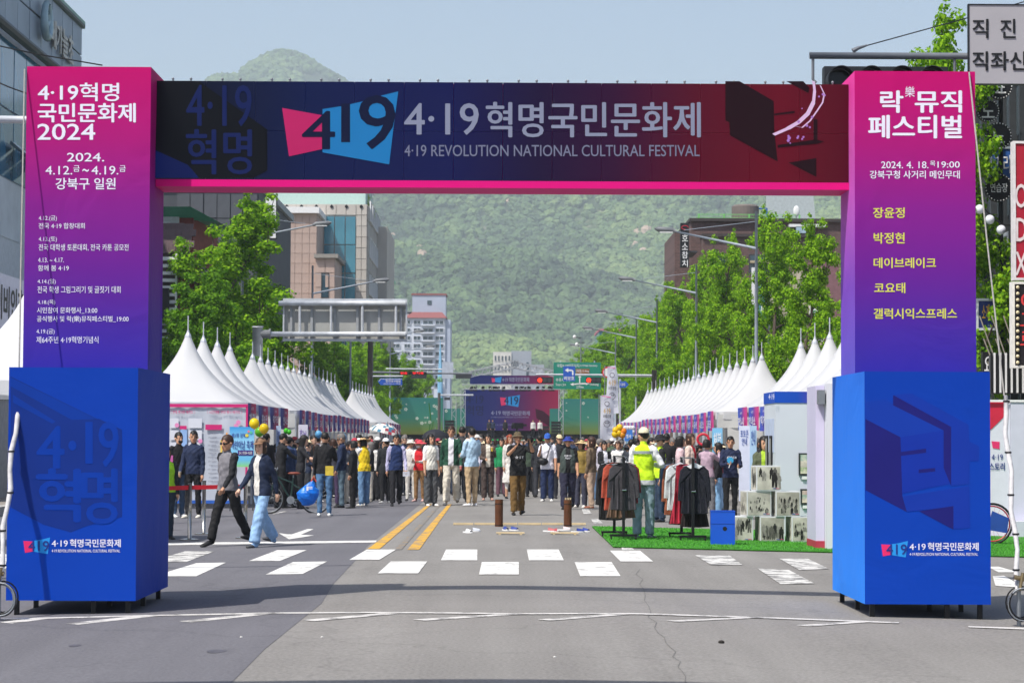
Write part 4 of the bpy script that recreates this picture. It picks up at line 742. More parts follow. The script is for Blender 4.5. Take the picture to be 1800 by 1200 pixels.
# --- right, near: dark framed building with signs
X = 13.4
rb = wthing('dark_glass_building', 'dark steel framed building with tall windows at the right edge', 'building', (X, 60, 0)); wall(rb, X + .2, 30, 40, 66.5, 0, 11.6, mat('dark_frame', '3e4042', .6, .12))
for j in range(5):
    for i in range(14):
        y = 50 + i * 1.15; mb = MB(); mb.box(X + .05, X + .2, y + .1, y + 1.05, 1.6 + j * 2, 3.2 + j * 2); build('window', mb, mat('dim_glass', '4c5a60', .12, .3, 1, spec=.8), rb)
for i in range(15): y = 50 + i * 1.15; mb = MB(); mb.box(X - .12, X + .2, y - .06, y + .06, 0, 11.6); build('mullion', mb, DARKST, rb)
mb = MB(); mb.box(X - .15, X + .2, 50, 66.5, 11.3, 11.8); build('cornice', mb, DARKST, rb)
for (y, z) in ((61.6, 6.3), (59.2, 6.6)):
    mb = MB(); mb.box(X - .16, X - .13, y, y + 1.0, z, z + .5); o = build('paper_notice', mb, WHITE, rb); text('기획', (X - .165, y + .85, z + .12), (X - .165, y + .1, z + .12), (X - .165, y + .85, z + .4), BLACK, rb, .03)
rr = wthing('red_facade', 'dark red clad building behind the round black signs', 'building', (14, 70, 0)); wall(rr, 14.2, 26, 67, 76, 0, 10.9, mat('maroon_panel', '7c2b36', .6, .1, .8))
mb = MB(); mb.box(14.1, 26, 66.9, 76, 10.9, 11.15); build('parapet', mb, DARKST, rr)
# round black signs on a pole
rs = wthing('round_sign_stack', 'stack of round black signs edged with bulbs on one pole', 'sign', at(1757, 360, 57)); YS_ = 57
mb = MB(); p = at(1759, 150, YS_ + .3); q = at(1759, 360, YS_ + .3); mb.tube([p, q, (q.x, YS_ + .3, 0)], .06, 8); build('pole', mb, BLACK, rs)
for (px, py, r_, t) in ((1757, 152, 23, '표'), (1737, 195, 20, '노'), (1755, 239, 24, '노'), (1756, 330, 25, '연습장')):
    c = at(px, py, YS_); rr_ = r_ * YS_ / 4000; mb = MB(); mb.disc(c, rr_, 28, 'Y', .14); d_ = build('round_sign', mb, BLACK, rs)
    for k in range(26):
        mb = MB(); a = k * math.pi / 13; mb.sphere((c.x + rr_ * .93 * math.cos(a), YS_ - .01, c.z + rr_ * .93 * math.sin(a)), .018, nu=6, nv=4); build('bulb', mb, WHITE, d_)
    wd = 15 if len(t) > 1 else 11; ptext(t, px - wd, py - (8 if len(t) > 1 else 12), px + wd, py + (8 if len(t) > 1 else 12), YS_ - .03, WHITE, rs, .03)
def sboard(label, x0_, y0_, x1_, y1_, Y, col, tx=None, tc='f0f0f0', frame=None, box=(.12, .2, .88, .8), bold=.03, name='sign_board'):
    o = wthing(name, label, 'sign', at((x0_ + x1_) / 2, y1_, Y)); a_ = at(x0_, y1_, Y); c_ = at(x1_, y0_, Y); mb = MB(); mb.box(a_.x, c_.x, Y, Y + .25, a_.z, c_.z); build('board', mb, mat('board_' + col, col, .5, .08), o)
    if frame: mb = MB(); t = .06; mb.box(a_.x - t, a_.x - .003, Y - .03, Y + .27, a_.z - t, c_.z + t); mb.box(a_.x - .003, c_.x, Y - .03, Y + .27, c_.z + .003, c_.z + t); mb.box(a_.x - .003, c_.x, Y - .03, Y + .27, a_.z - t, a_.z - .003); build('frame', mb, mat('frame_' + frame, frame, .5), o)
    if tx: w = x1_ - x0_; h = y1_ - y0_; ptext(tx, x0_ + w * box[0], y0_ + h * box[1], x0_ + w * box[2], y0_ + h * box[3], Y - .02, mat('txt_' + tc, tc, .6), o, bold)
    mb = MB(); mb.box(c_.x - .1, X + .3, Y + .1, Y + .2, (a_.z + c_.z) / 2 - .05, (a_.z + c_.z) / 2 + .05); build('bracket', mb, DARKST, o); return o
sboard('blue sign with white lettering in front of the red facade', 1744, 262, 1780, 315, 58.5, '2d5fa8', '거리', 'f0f0f0', '9aa6b0')
sboard('large red sign with a white frame and rounded white letters', 1786, 253, 1850, 488, 54, 'b01c34', 'O\nD\nX', 'e8d8d8', 'e4dede', (-.02, .3, .3, .98))
sboard('small navy sign with yellow lettering on the dark building', 1720, 529, 1751, 576, 56, '1d2f6e', '소개소', 'd8a52c', 'c8ccd0', (.2, .12, .85, .72))
o = sboard('black sign with a row of round bulbs and red and blue letters', 1784, 500, 1850, 642, 52, '221c20', '이\n고\n르', 'd83a3a', 'e8e4dc', (.15, .1, .6, .75))
for k in range(13):
    p = at(1789, 505 + k * 11, 51.96); mb = MB(); mb.sphere(p, .042, nu=8, nv=5); build('bulb', mb, mat('bulb_cream', 'd8c9a0', .3), o)
sboard('black shop sign with white letters low beside the tower', 1728, 618, 1748, 660, 55, '1c1c1e', '요', 'e8e8e8', None)
sw = wthing('striped_fence', 'black and white striped shop screen behind the white panels', 'screen', at(1775, 690, 53))
for k in range(22):
    a_ = at(1742 + k * 5, 690, 53); c_ = at(1745 + k * 5, 620, 53); mb = MB(); mb.box(a_.x, c_.x, 53, 53.08, a_.z, c_.z); build('slat', mb, WHITE if k % 2 else BLACK, sw)
mb = MB(); a_ = at(1740, 692, 53.1); mb.box(a_.x, 14.5, 53.1, 53.2, a_.z, a_.z + .9); build('backing', mb, mat('grey_backing', '55565a', .7), sw)
gl = wthing('globe_lamp_row', 'string of white globe lamps on a black arm beside the round signs', 'lamp', at(1740, 395, 55)); pts = []
for px, py in ((1722, 368), (1740, 386), (1760, 404)):
    p = at(px, py, 55); mb = MB(); mb.sphere(p, .115, nu=16, nv=12); build('globe', mb, mat('globe_white', 'dcdfe6', .3, .03), gl, True); pts.append(p + Vector((0, 0, .13)))
mb = MB(); mb.tube([pts[0], pts[1], pts[2], (13.5, 55, pts[2].z - .1)], .02, 6); build('arm', mb, BLACK, gl)
sc_ = wthing('scaffold_poles', 'bundle of thin tan scaffold poles slanting across the dark building', 'poles', at(1760, 600, 54.5))
for i in range(9):
    p = at(1722 + i * 7, 555 + (i % 3) * 40, 54.5); q = at(1745 + i * 7, 620 + (i % 3) * 35, 54.5); mb = MB(); mb.tube([p, q], .016, 6); build('pole', mb, mat('pole_tan', '9c9484', .7), sc_)
# ------------------------------------------------------------------ lamps, gantries, signals
def street_lamp(X, Y, s, label, group, H=10.0):
    o = wthing('street_lamp', label, 'street lamp', (X, Y, 0), group); G_ = mat('lamp_grey', '98a1ab', .5, .08)
    mb = MB(); mb.tube([(X, Y, 0), (X, Y, H + .5)], [.085, .05], 10); build('pole', mb, G_, o, True)
    x1 = X - s * 3.1; mb = MB(); mb.tube([(X, Y, H - .95), (x1, Y, H - .32)], [.05, .035], 8); build('arm', mb, G_, o, True)
    mb = MB(); mb.tube([(X, Y, H + .1), (x1 + s * .3, Y, H - .25)], .012, 5); build('stay_wire', mb, G_, o)
    mb = MB(); mb.tube([(x1, Y, H - .32), (x1 - s * .15, Y, H - .26), (x1 - s * .7, Y, H - .22), (x1 - s * .85, Y, H - .2)], [.05, .1, .11, .03], 8); h = build('lamp_head', mb, mat('lamp_head', '6f7275', .5), o, True)
    mb = MB(); mb.box(min(x1 - s * .15, x1 - s * .65), max(x1 - s * .15, x1 - s * .65), Y - .08, Y + .08, H - .36, H - .325); build('lens', mb, WHITE, h)
nth = ['first', 'second', 'third', 'fourth', 'fifth', 'sixth', 'seventh']
for i, Y in enumerate((88, 115, 144, 166, 196)): street_lamp(9.9, Y, 1, '%s grey street lamp from the gate above the right tents' % nth[i], 'street lamps on the right')
for i, Y in enumerate((101, 117, 147, 172, 200)): street_lamp(-11.5 if i == 0 else -9.7, Y, -1, '%s grey street lamp from the gate above the left tents' % nth[i], 'street lamps on the left', 11.4 if i == 0 else 10)
# overhead sign seen from behind
GV = mat('galvanised', 'c2c6ca', .55, .16, 3, metal=.2); Y = 91
o = wthing('overhead_sign_gantry', 'grey overhead road sign seen from behind on a thick round post', 'road sign', (-9.75, Y, 0)); A = lambda px, py: at(px, py, Y)
mb = MB(); p = A(453, 575); mb.tube([(p.x, Y, 0), (p.x, Y, p.z)], .21, 16); mb.tube([(p.x, Y, p.z), (p.x, Y, p.z + .05)], .23, 16); build('post', mb, GV, o, True)
for py, px0 in ((533, 490), (587, 462)): mb = MB(); mb.tube([A(px0, py), A(713, py)], .1, 12); build('cross_tube', mb, GV, o, True)
mb = MB(); mb.tube([A(453, 587), A(474, 587)], .17, 12); mb.tube([A(473, 587), A(476, 587)], .22, 12); build('flange', mb, mat('dark_flange', '6e7174', .6), o)
a_ = A(499, 599); c_ = A(713, 525); mb = MB(); mb.box(a_.x, c_.x, Y + .25, Y + .3, a_.z, c_.z); build('sign_back', mb, mat('sign_back', 'a5a5a0', .6, .15, .8), o)
mb = MB(); mb.box(a_.x, c_.x, Y + .1, Y + .25, c_.z - .12, c_.z); mb.box(a_.x, c_.x, Y + .1, Y + .25, a_.z, a_.z + .1); mb.box(a_.x - .06, a_.x, Y + .1, Y + .3, a_.z, c_.z); mb.box(c_.x, c_.x + .06, Y + .1, Y + .3, a_.z, c_.z); build('frame', mb, GV, o)
for px in (527, 582, 637, 696): mb = MB(); mb.tube([A(px, 586), A(px, 535)], .055, 8); build('upright', mb, GV, o)
for px in (516, 552, 592, 632, 670, 708): mb = MB(); p = A(px, 0); mb.box(p.x - .05, p.x + .05, Y + .15, Y + .248, a_.z + .1, c_.z - .12); build('rib', mb, mat('rib_grey', '9b9ea0', .5), o)
# near signal arm with a big lens and the white direction sign
Y = 26.2; A = lambda px, py: at(px, py, Y)
o = wthing('traffic_signal', 'horizontal dark traffic signal hung from a grey arm behind the right pink tower', 'traffic signal', A(1560, 110)); SG = mat('arm_grey', '6b7076', .5, .1)
mb = MB(); mb.tube([A(1423, 98), A(1900, 100)], .04, 12); build('arm', mb, SG, o, True)
for px in (1429, 1678): mb = MB(); mb.tube([A(px, 100), A(px, 140), A(px + 6, 146)], .017, 8); build('hanger', mb, SG, o)
hz = mat('signal_housing', '24272b', .5, .12); a_ = A(1448, 168); c_ = A(1665, 119); mb = MB(); mb.box(a_.x, c_.x, Y - .05, Y + .14, a_.z, c_.z); h = build('housing', mb, hz, o)
for k in range(4):
    p = at(1475 + k * 53, 144, Y - .06); mb = MB(); mb.disc(p, .145, 24, 'Y', .012); l_ = build('lens', mb, mat('dark_lens', '0c0d0f', .25), h)
    mb = MB(); R_ = .152
    P = [Vector((R_ * math.cos(q), 0, R_ * math.sin(q))) for q in [R(-20 + 10 * j) for j in range(23)]]
    vs = []
    for y in (0, -.2):
        for v in P: vs.append(p + v + Vector((0, y, 0)))
        for v in P: vs.append(p + v * 1.05 + Vector((0, y, 0)))
    n = len(P); mb.add(vs, [(i, i + 1, i + 1 + 2 * n, i + 2 * n) for i in range(n - 1)] + [(n + i, 3 * n + i, 3 * n + i + 1, n + i + 1) for i in range(n - 1)] + [(2 * n + i, 2 * n + i + 1, 3 * n + i + 1, 3 * n + i) for i in range(n - 1)]); build('visor', mb, hz, h)
o = wthing('direction_sign', 'grey white road sign with black lettering at the top right corner', 'road sign', at(1760, 147, 25.9)); Y = 25.8
a_ = A(1704, 147); c_ = A(1842, 10); a_ = at(1704, 147, Y); c_ = at(1842, 10, Y); mb = MB(); mb.box(a_.x, c_.x, Y, Y + .04, a_.z, c_.z); build('sign_plate', mb, mat('sign_grey', 'a6a3a6', .5, .05, 2), o)
mb = MB(); t = .012
mb.box(a_.x - t, a_.x - .001, Y - .01, Y + .05, a_.z - t, c_.z + t); mb.box(c_.x + .001, c_.x + t, Y - .01, Y + .05, a_.z - t, c_.z + t); mb.box(a_.x, c_.x, Y - .01, Y + .05, c_.z + .001, c_.z + t); mb.box(a_.x, c_.x, Y - .01, Y + .05, a_.z - t, a_.z - .001); build('border', mb, BLACK, o)
for t_, x0, y0, x1, y1 in (('직', 1710, 34, 1737, 67), ('진', 1759, 34, 1785, 67), ('직좌신호', 1710, 91, 1838, 124)): ptext(t_, x0, y0, x1, y1, Y - .008, BLACK, o, .035)
cb = wthing('overhead_cable', 'thin dark cable running from the signal arm up to the top right', 'cable', A(1500, 86)); mb = MB(); mb.tube([at(1500, 87, 26.2), at(1700, 32, 27.5), at(1900, -25, 29)], .007, 6); build('cable', mb, BLACK, cb); mb = MB(); mb.tube([at(1499, 90, 26.2), at(1508, 85, 26.2), at(1524, 80, 26.25)], [.03, .022, .012], 8); build('clamp', mb, SG, cb)
o = wthing('overhead_pole', 'grey round arm reaching in from the left behind the pink tower', 'signal arm', at(0, 209, 27)); mb = MB(); mb.tube([at(-120, 208, 27), at(240, 214, 27)], .045, 12); build('arm', mb, GV, o, True); mb = MB(); p = at(-120, 208, 27); mb.tube([p, (p.x, 27, 0)], .11, 12); build('post', mb, GV, o, True)
for (x0, y0, x1, y1, l) in ((-60, 68, 180, 115, 'upper'), (-60, 120, 90, 180, 'lower')):
    cb = wthing('overhead_cable', l + ' of the two thin cables crossing the office block at the left', 'cable', at(x0, y0, 30)); mb = MB(); mb.tube([at(x0, y0, 30), at((x0 + x1) / 2, (y0 + y1) / 2 + 3, 30), at(x1, y1, 30)], .009, 6); build('cable', mb, BLACK, cb)
# far gantries with signals and signs over the crossing
Y = 140; A = lambda px, py: at(px, py, Y)
DP = mat('dark_pole', '54504c', .6, .1)
o = wthing('signal_gantry', 'dark pole with twin arms, street name sign and unlit signals at the left crossing', 'signal gantry', (A(651, 0).x, Y, 0))
p = A(651, 600); mb = MB(); mb.tube([(p.x, Y, 0), (p.x, Y, p.z)], .16, 12); build('pole', mb, DP, o, True)
mb = MB(); mb.tube([A(655, 654), A(830, 657)], .07, 8); build('arm', mb, mat('arm_grey', '6b7076', .5, .1), o); mb = MB(); mb.tube([A(678, 648), A(800, 649)], .045, 8); build('upper_arm', mb, GV, o)
mb = MB(); mb.tube([A(650, 661), A(708, 661)], .05, 8); build('sign_bar', mb, GV, o)
for x0 in (723, 801): mb = MB(); a_ = A(x0, 665); c_ = A(x0 + 27, 658); mb.box(a_.x, c_.x, Y - .2, Y, a_.z, c_.z); build('signal_housing', mb, DARKST, o)
mb = MB(); a_ = A(777, 665); c_ = A(797, 636); mb.box(a_.x, c_.x, Y - .05, Y, a_.z, c_.z); build('sign_back', mb, mat('pale_sign_back', 'b4bcc8', .6), o)
mb = MB(); P = [A(664, 670), A(669, 664.5), A(707, 664.5), A(707, 676.5), A(669, 676.5)]; mb.prism(P, (0, .06, 0)); s_ = build('street_name_sign', mb, mat('sign_blue', '2456b4', .5), o)
mb = MB(); P = [A(665.5, 670), A(669.3, 665.6), A(706, 665.6), A(706, 666.3), A(669.6, 666.3), A(666.6, 670)]; mb.prism([q - Vector((0, .01, 0)) for q in P], (0, .005, 0)); build('sign_edge', mb, WHITE, o)
ptext('한천로140길', 678, 667, 704, 672, Y - .01, WHITE, o, .02); ptext('Hancheon-ro 140-gil', 674, 673, 704, 675.5, Y - .01, WHITE, o, .0)
for x0, t_ in ((704, '멈춤'), (725, '정지중')): ptext(t_, x0, 653.5, x0 + (12 if x0 < 720 else 20), 657.5, Y - 1.2, mat('red_led', 'e02020', .4, 0, emit=1.5), o, .01)
mb = MB(); a_ = at(702, 658.5, Y - 1.15); c_ = at(750, 653, Y - 1.15); mb.box(a_.x, c_.x, Y - 1.15, Y - 1.0, a_.z, c_.z); build('message_board', mb, BLACK, o)
o = wthing('signal_gantry', 'right arm over the crossing with two red signals and a green guide sign', 'signal gantry', (A(1150, 0).x, Y, 0))
p = A(1150, 650); mb = MB(); mb.tube([(p.x, Y, 0), (p.x, Y, p.z)], .16, 12); build('pole', mb, DP, o, True); mb = MB(); mb.tube([A(942, 658), A(1150, 659.5)], .06, 8); build('arm', mb, GV, o)
def signal(x0, y0, par):
    a_ = at(x0, y0 + 5, Y - .3); c_ = at(x0 + 27, y0 - 5, Y - .3); mb = MB(); mb.box(a_.x, c_.x, Y - .3, Y - .08, a_.z, c_.z); h = build('signal_housing', mb, mat('signal_housing', '24272b', .5, .12), par)
    for k in range(3):
        p = at(x0 + 5 + k * 8.6, y0, Y - .35); mb = MB(); mb.disc(p, .135, 16, 'Y', .04); build('lens', mb, mat('red_light', 'ff3018', .4, 0, emit=2.2) if k == 0 else mat('dark_lens2', '3a3d40', .4), h)
signal(944, 668, o); signal(1030, 668, o)
# green guide sign
o = wthing('guide_sign', 'green road guide sign with white arrows and a brown patch above the right crossing', 'road sign', at(1014, 684, 141)); Y = 141
a_ = at(973, 683.5, Y); c_ = at(1056, 637, Y); mb = MB(); mb.box(a_.x, c_.x, Y, Y + .08, a_.z, c_.z); build('sign_plate', mb, mat('sign_green', '15806a', .5, .04), o)
mb = MB(); a2 = at(1012, 656, Y); c2 = at(1036, 648, Y); mb.box(a2.x, c2.x, Y - .03, Y - .004, a2.z, c2.z); build('brown_patch', mb, mat('sign_brown', '8a5a34', .5), o)
for t_, x0, y0, x1, y1 in (('국립4·19민주묘지', 979, 639.5, 1018, 645.5), ('4.19 Natl. Cemetery', 1020, 640.5, 1050, 645), ('수유사거리', 977, 664, 1001, 670.5), ('Suyu Jct', 977, 673.5, 995, 678.5), ('도봉로', 1037, 665, 1052, 671), ('Dobong', 1037, 673, 1052, 678.5), ('270m', 1013, 678, 1026, 682), ('우이동', 1013, 649, 1022, 655), ('Ui-dong', 1024, 650, 1035, 654.5)):
    ptext(t_, x0, y0, x1, y1, Y - .035 if 'Ui' in t_ or '우' in t_ else Y - .01, WHITE, o, .02)
mb = MB()
for P in ([(1018, 676), (1020, 676), (1020, 663), (1022, 663), (1019, 659), (1016, 663), (1018, 663)], [(1018, 673), (1020, 673), (1020, 675.5), (1018, 675.5)], [(1018, 673), (1008, 674.2), (1008, 672.4), (1002, 675.2), (1008, 678), (1008, 676.2), (1018, 675.2)], [(1020, 673), (1030, 672.6), (1030, 671), (1036, 673.8), (1030, 676.6), (1030, 675), (1020, 675.4)]): ppoly(P, Y - .012, mb, .004)
build('arrow', mb, WHITE, o)
for px in (985, 1045): mb = MB(); mb.tube([at(px, 660, Y + .15), at(px, 634, Y + .15)], .04, 6); build('bracket', mb, GV, o)
mb = MB(); mb.tube([at(975, 661, Y + .2), at(1150, 661, Y + .2)], .05, 8); build('arm', mb, GV, o)
Y = 139.4; o = wthing('turn_sign', 'blue left turn sign with white arrow and lettering', 'road sign', at(1003, 668, Y)); a_ = at(990, 669.5, Y); c_ = at(1011, 643.5, Y); mb = MB(); mb.box(a_.x, c_.x, Y, Y + .05, a_.z, c_.z); build('sign_plate', mb, mat('sign_blue', '2456b4', .5), o)
mb = MB(); ppoly([(1008, 659), (1005.5, 659), (1005.5, 652), (999, 652), (999, 654.5), (993, 650.5), (999, 646.5), (999, 649.3), (1005, 649.3), (1008, 651.5)], Y - .012, mb, .005); build('arrow', mb, WHITE, o); ptext('비보호', 991.5, 661, 1009.5, 668, Y - .01, WHITE, o, .03)
mb = MB(); mb.tube([at(1000, 645, Y + .1), at(1000, 657, Y + .1)], .03, 6); build('bracket', mb, GV, o)
Y = 139; o = wthing('prohibition_sign', 'round white sign with a red ring half behind the tall flag', 'road sign', at(1068, 652, Y)); mb = MB(); mb.disc(at(1068, 654, Y), .34, 24, 'Y', .04); build('ring', mb, mat('red_paint', 'c8283c', .5), o); mb = MB(); mb.disc(at(1068, 654, Y - .02), .25, 24, 'Y', .015); build('face', mb, WHITE, o); mb = MB(); p = at(1068, 654, Y + .1); mb.tube([p, (p.x, Y + .1, 0)], .04, 6); build('post', mb, GV, o)
o = wthing('street_name_sign', 'small blue arrow shaped street name sign by the right trees', 'sign', at(1096, 676, 130)); mb = MB(); mb.prism([at(1089, 670, 130), at(1100, 670, 130), at(1105, 675.5, 130), at(1100, 681, 130), at(1089, 681, 130)], (0, .06, 0)); build('sign_plate', mb, mat('sign_blue', '2456b4', .5), o); ptext('도봉로', 1090.5, 673, 1099, 678, 129.98, WHITE, o, .03); mb = MB(); p = at(1090, 666, 130.1); mb.tube([p, (p.x, 130.1, 0)], .06, 6); build('post', mb, GV, o)
o = wthing('signal_gantry', 'distant small signal arm behind the left green screen edge', 'signal gantry', at(760, 700, 190)); mb = MB(); mb.tube([at(772, 694, 190), at(832, 694, 190)], .07, 6); build('arm', mb, GV, o); mb = MB(); p = at(772, 690, 190); mb.tube([p, (p.x, 190, 0)], .12, 8); build('pole', mb, DP, o)
mb = MB(); a_ = at(781, 703, 190); c_ = at(791, 698, 190); mb.box(a_.x, c_.x, 189.7, 189.9, a_.z, c_.z); build('signal_housing', mb, DARKST, o)
cc = wthing('camera_pole', 'thin pole with two small cameras and cross arms above the guide sign', 'camera pole', at(1018, 640, 170)); p = at(1021, 594, 170); mb = MB(); mb.tube([p, (p.x, 170, 0)], .04, 6); build('pole', mb, GREYM, cc); mb = MB(); mb.tube([at(1010, 592, 170), at(1021, 594, 170)], .03, 6); mb.tube([at(1014, 602, 170), at(1028, 602, 170)], .03, 6); build('arm', mb, DARKST, cc)
for px, py in ((1010, 592), (1014, 605)): mb = MB(); mb.sphere(at(px, py, 170), .14, nu=8, nv=6); build('camera_dome', mb, WHITE, cc)
# ------------------------------------------------------------------ stage
YS = 215; A = lambda px, py, Y=YS: at(px, py, Y)
st = wthing('stage', 'concert stage with a blue to red backdrop screen under a truss roof', 'stage', (0, YS, 0))
TR = mat('truss', 'b9bcc0', .4, .1, metal=.4)
def truss(mb, a, b, w=.4, n=8):
    a = Vector(a); b = Vector(b); d = (b - a); up = Vector((0, 0, 1)) if abs(d.normalized().z) < .8 else Vector((1, 0, 0)); s = d.cross(up).normalized() * w / 2; u = s.cross(d).normalized() * w / 2
    C = [s + u, s - u, -s - u, -s + u]
    for c in C: mb.tube([a + c, b + c], .035, 5)
    for i in range(n):
        p = a.lerp(b, i / n); q = a.lerp(b, (i + 1) / n); mb.tube([p + C[i % 2 * 1], q + C[(i + 1) % 2]], .022, 4); mb.tube([p + C[3 - i % 2], q + C[2 + i % 2]], .022, 4)
SB = ramp_mat('stage_screen', [(0, '1f3270'), (.35, '2e2f70'), (.62, '5a2860'), (.85, '8e2450'), (1, 'a02a50')], 0, A(815, 0).x, A(985, 0).x, .4, emit=.45, base=1, bump=0)
mb = MB(); a_ = A(815, 756); c_ = A(984, 684); mb.box(a_.x, c_.x, YS, YS + .3, a_.z, c_.z); build('main_screen', mb, SB, st)
mb = MB(); a_ = A(826, 675, YS - 3); c_ = A(984, 660, YS - 3); mb.box(a_.x, c_.x, YS - 3, YS - 2.8, a_.z, c_.z); build('top_banner', mb, SB, st)
for par_y, pts_, in ((YS - .02, [((879, 698), (889, 699), (889, 711), (881, 713), 'd83a6a'), ((889, 698), (914, 694), (911, 715), (889, 711), '2a8cd0')]), (YS - 3.02, [((864, 664), (870, 665), (870, 671), (865, 672), 'd83a6a'), ((870, 664), (882, 662), (880, 673), (870, 671), '2a8cd0')])):
    for q in pts_: mb = MB(); ppoly(q[:4], par_y, mb, .005); build('logo_patch', mb, emat('st' + q[4], q[4], .5), st)
ptext('419', 886, 697, 911, 711, YS - .04, emat('digit', '101a44', .3), st, .03); ptext('4·19', 863, 722, 880, 729, YS - .02, LW, st, .03); ptext('혁명국민문화제', 883, 722, 931, 730, YS - .02, LW, st, .03); ptext('4·19 REVOLUTION NATIONAL CULTURAL FESTIVAL', 863, 732, 930, 734, YS - .02, LW, st, .01)
ptext('4·19 혁명국민문화제', 883, 663, 930, 671, YS - 3.02, LW, st, .03); ptext('2024. 4. 18. 강북구청 사거리', 861, 745, 900, 747.5, YS - .02, LW, st, .0)
mb = MB(); ppoly([(941, 718), (955, 722), (970, 735), (970, 752), (943, 735)], YS - .02, mb, .005); build('screen_artwork', mb, emat('dred', '4a1030', .3), st)
ptext('4·19\n혁명', 820, 695, 850, 730, YS - .02, emat('dim2', '1c2458', .3), st, .04)
for nm, x0, x1, y0 in (('outer_screen', 681, 779, 699), ('inner_screen', 780, 817, 718), ('inner_screen', 966, 986, 718), ('outer_screen', 986, 1054, 701)):
    GS = ramp_mat('garden_screen', [(0, '8a8444'), (.22, '74904e'), (.5, '46907c'), (1, '3d877f')], 2, A(0, 764).z, A(0, y0).z, .45, emit=.4, base=1, bump=0)
    mb = MB(); a_ = A(x0, 763 if nm[0] == 'o' else 762); c_ = A(x1, y0); yy = YS - .6 if nm[0] == 'o' else YS - .2; mb.box(a_.x, c_.x, yy, yy + .3, a_.z, c_.z); build(nm, mb, GS, st)
mb = MB(); mc = MB()
for i in range(26):
    px = random.choice([736, 742, 758, 770, 700, 715, 752, 790, 796, 1000, 1020, 1036]) + random.uniform(-6, 6); py = random.uniform(706, 745); p = at(px, py, YS - .64); r = random.uniform(.04, .11)
    for k in range(5): a = k * 1.257; mb.disc((p.x + r * math.cos(a), p.y - .002 * i, p.z + r * math.sin(a)), r * .55, 6, 'Y', .001)
build('flower_artwork', mb, emat('petal', 'd8dcd0', .5), st, kind='stuff')
mb = MB(); mb.tube([A(754, 762, YS - .63), A(757, 735, YS - .63), A(754, 708, YS - .63)], .05, 5); mb.tube([A(757, 762, YS - .63), A(762, 740, YS - .63)], .04, 5); build('stem_artwork', mb, emat('stemg', '3a7a2a', .4), st)
mb = MB(); truss(mb, A(814, 686, YS - 3.5), A(814, 772, YS - 3.5)); truss(mb, A(986, 686, YS - 3.5), A(986, 772, YS - 3.5)); truss(mb, A(812, 680, YS - 3.2), A(985, 680, YS - 3.2), .45, 18); truss(mb, A(798, 700, YS - 3.2), A(798, 772, YS - 3.2))
build('truss_frame', mb, TR, st, kind='stuff')
for a, b in ((A(825, 658, YS - 3), A(905, 640, YS - 3)), (A(905, 640, YS - 3), A(978, 658, YS - 3)), (A(825, 660, YS + 6), A(905, 642, YS + 6)), (A(905, 642, YS + 6), A(978, 660, YS + 6))):
    mb = MB(); truss(mb, a, b, .55, 12); build('roof_truss', mb, TR, st)
mb = MB(); a_ = A(905, 640, YS - 3); mb.cbox(a_, (.7, .5, .7)); build('ridge_joint', mb, GREYM, st)
for px in (829, 836, 849, 862, 869, 873, 876, 885, 908, 916, 922, 930, 945, 955, 966, 972): mb = MB(); p = A(px, 683, YS - 3.2); mb.cbox(p, (.28, .3, .45), rz=.3 * random.random()); build('stage_light', mb, BLACK, st)
for i, (x0, x1, y0, y1, yy) in enumerate(((782, 799, 738, 765, YS - 5), (969, 986, 740, 766, YS - 5), (818, 832, 748, 765, YS - 4), (951, 965, 748, 765, YS - 4))):
    o = wthing('speaker_stack', ['left tall black speaker stack', 'right tall black speaker stack', 'small black speaker stack left of the main screen', 'small black speaker stack right of the main screen'][i] + ' at the stage', 'speaker', A(x0, y1, yy)); n = 5 if i < 2 else 3
    for k in range(n):
        a_ = A(x0, y1 - (y1 - y0) * k / n, yy); c_ = A(x1, y1 - (y1 - y0) * (k + 1) / n, yy); mb = MB(); mb.box(a_.x, c_.x, yy, yy + .6, a_.z + .02, c_.z - .02); build('speaker_box', mb, BLACK, o)
mb = MB(); mb.box(A(680, 0).x, A(1056, 0).x, YS - 7, YS + 6, 0, A(0, 765).z); build('stage_floor', mb, BLACK, st); mb = MB(); mb.box(A(680, 0).x, A(1056, 0).x, YS + .8, YS + 1, 0, A(0, 752).z); build('back_skirt', mb, BLACK, st)
mb = MB(); mb.box(A(830, 0).x, A(968, 0).x, YS - 7.03, YS - 7.0, A(0, 769, YS - 7).z, A(0, 768, YS - 7).z); build('green_light_strip', mb, mat('green_led', '20a850', .4, 0, emit=1.0), st)
cr_ = wthing('camera_crane', 'black camera crane rising above the heads before the main screen', 'camera crane', A(909, 770, 120)); mb = MB(); mb.cbox(A(910, 748, 120), (.5, .4, .3), rz=.3); mb.cbox(A(920, 747, 120), (.35, .2, .12)); mb.cbox(A(902, 750, 120), (.2, .3, .2)); build('camera_head', mb, BLACK, cr_); mb = MB(); mb.tube([A(909, 751, 120), A(908, 760, 120), (A(909, 0, 120).x, 120, 0)], .05, 6); build('arm', mb, BLACK, cr_)
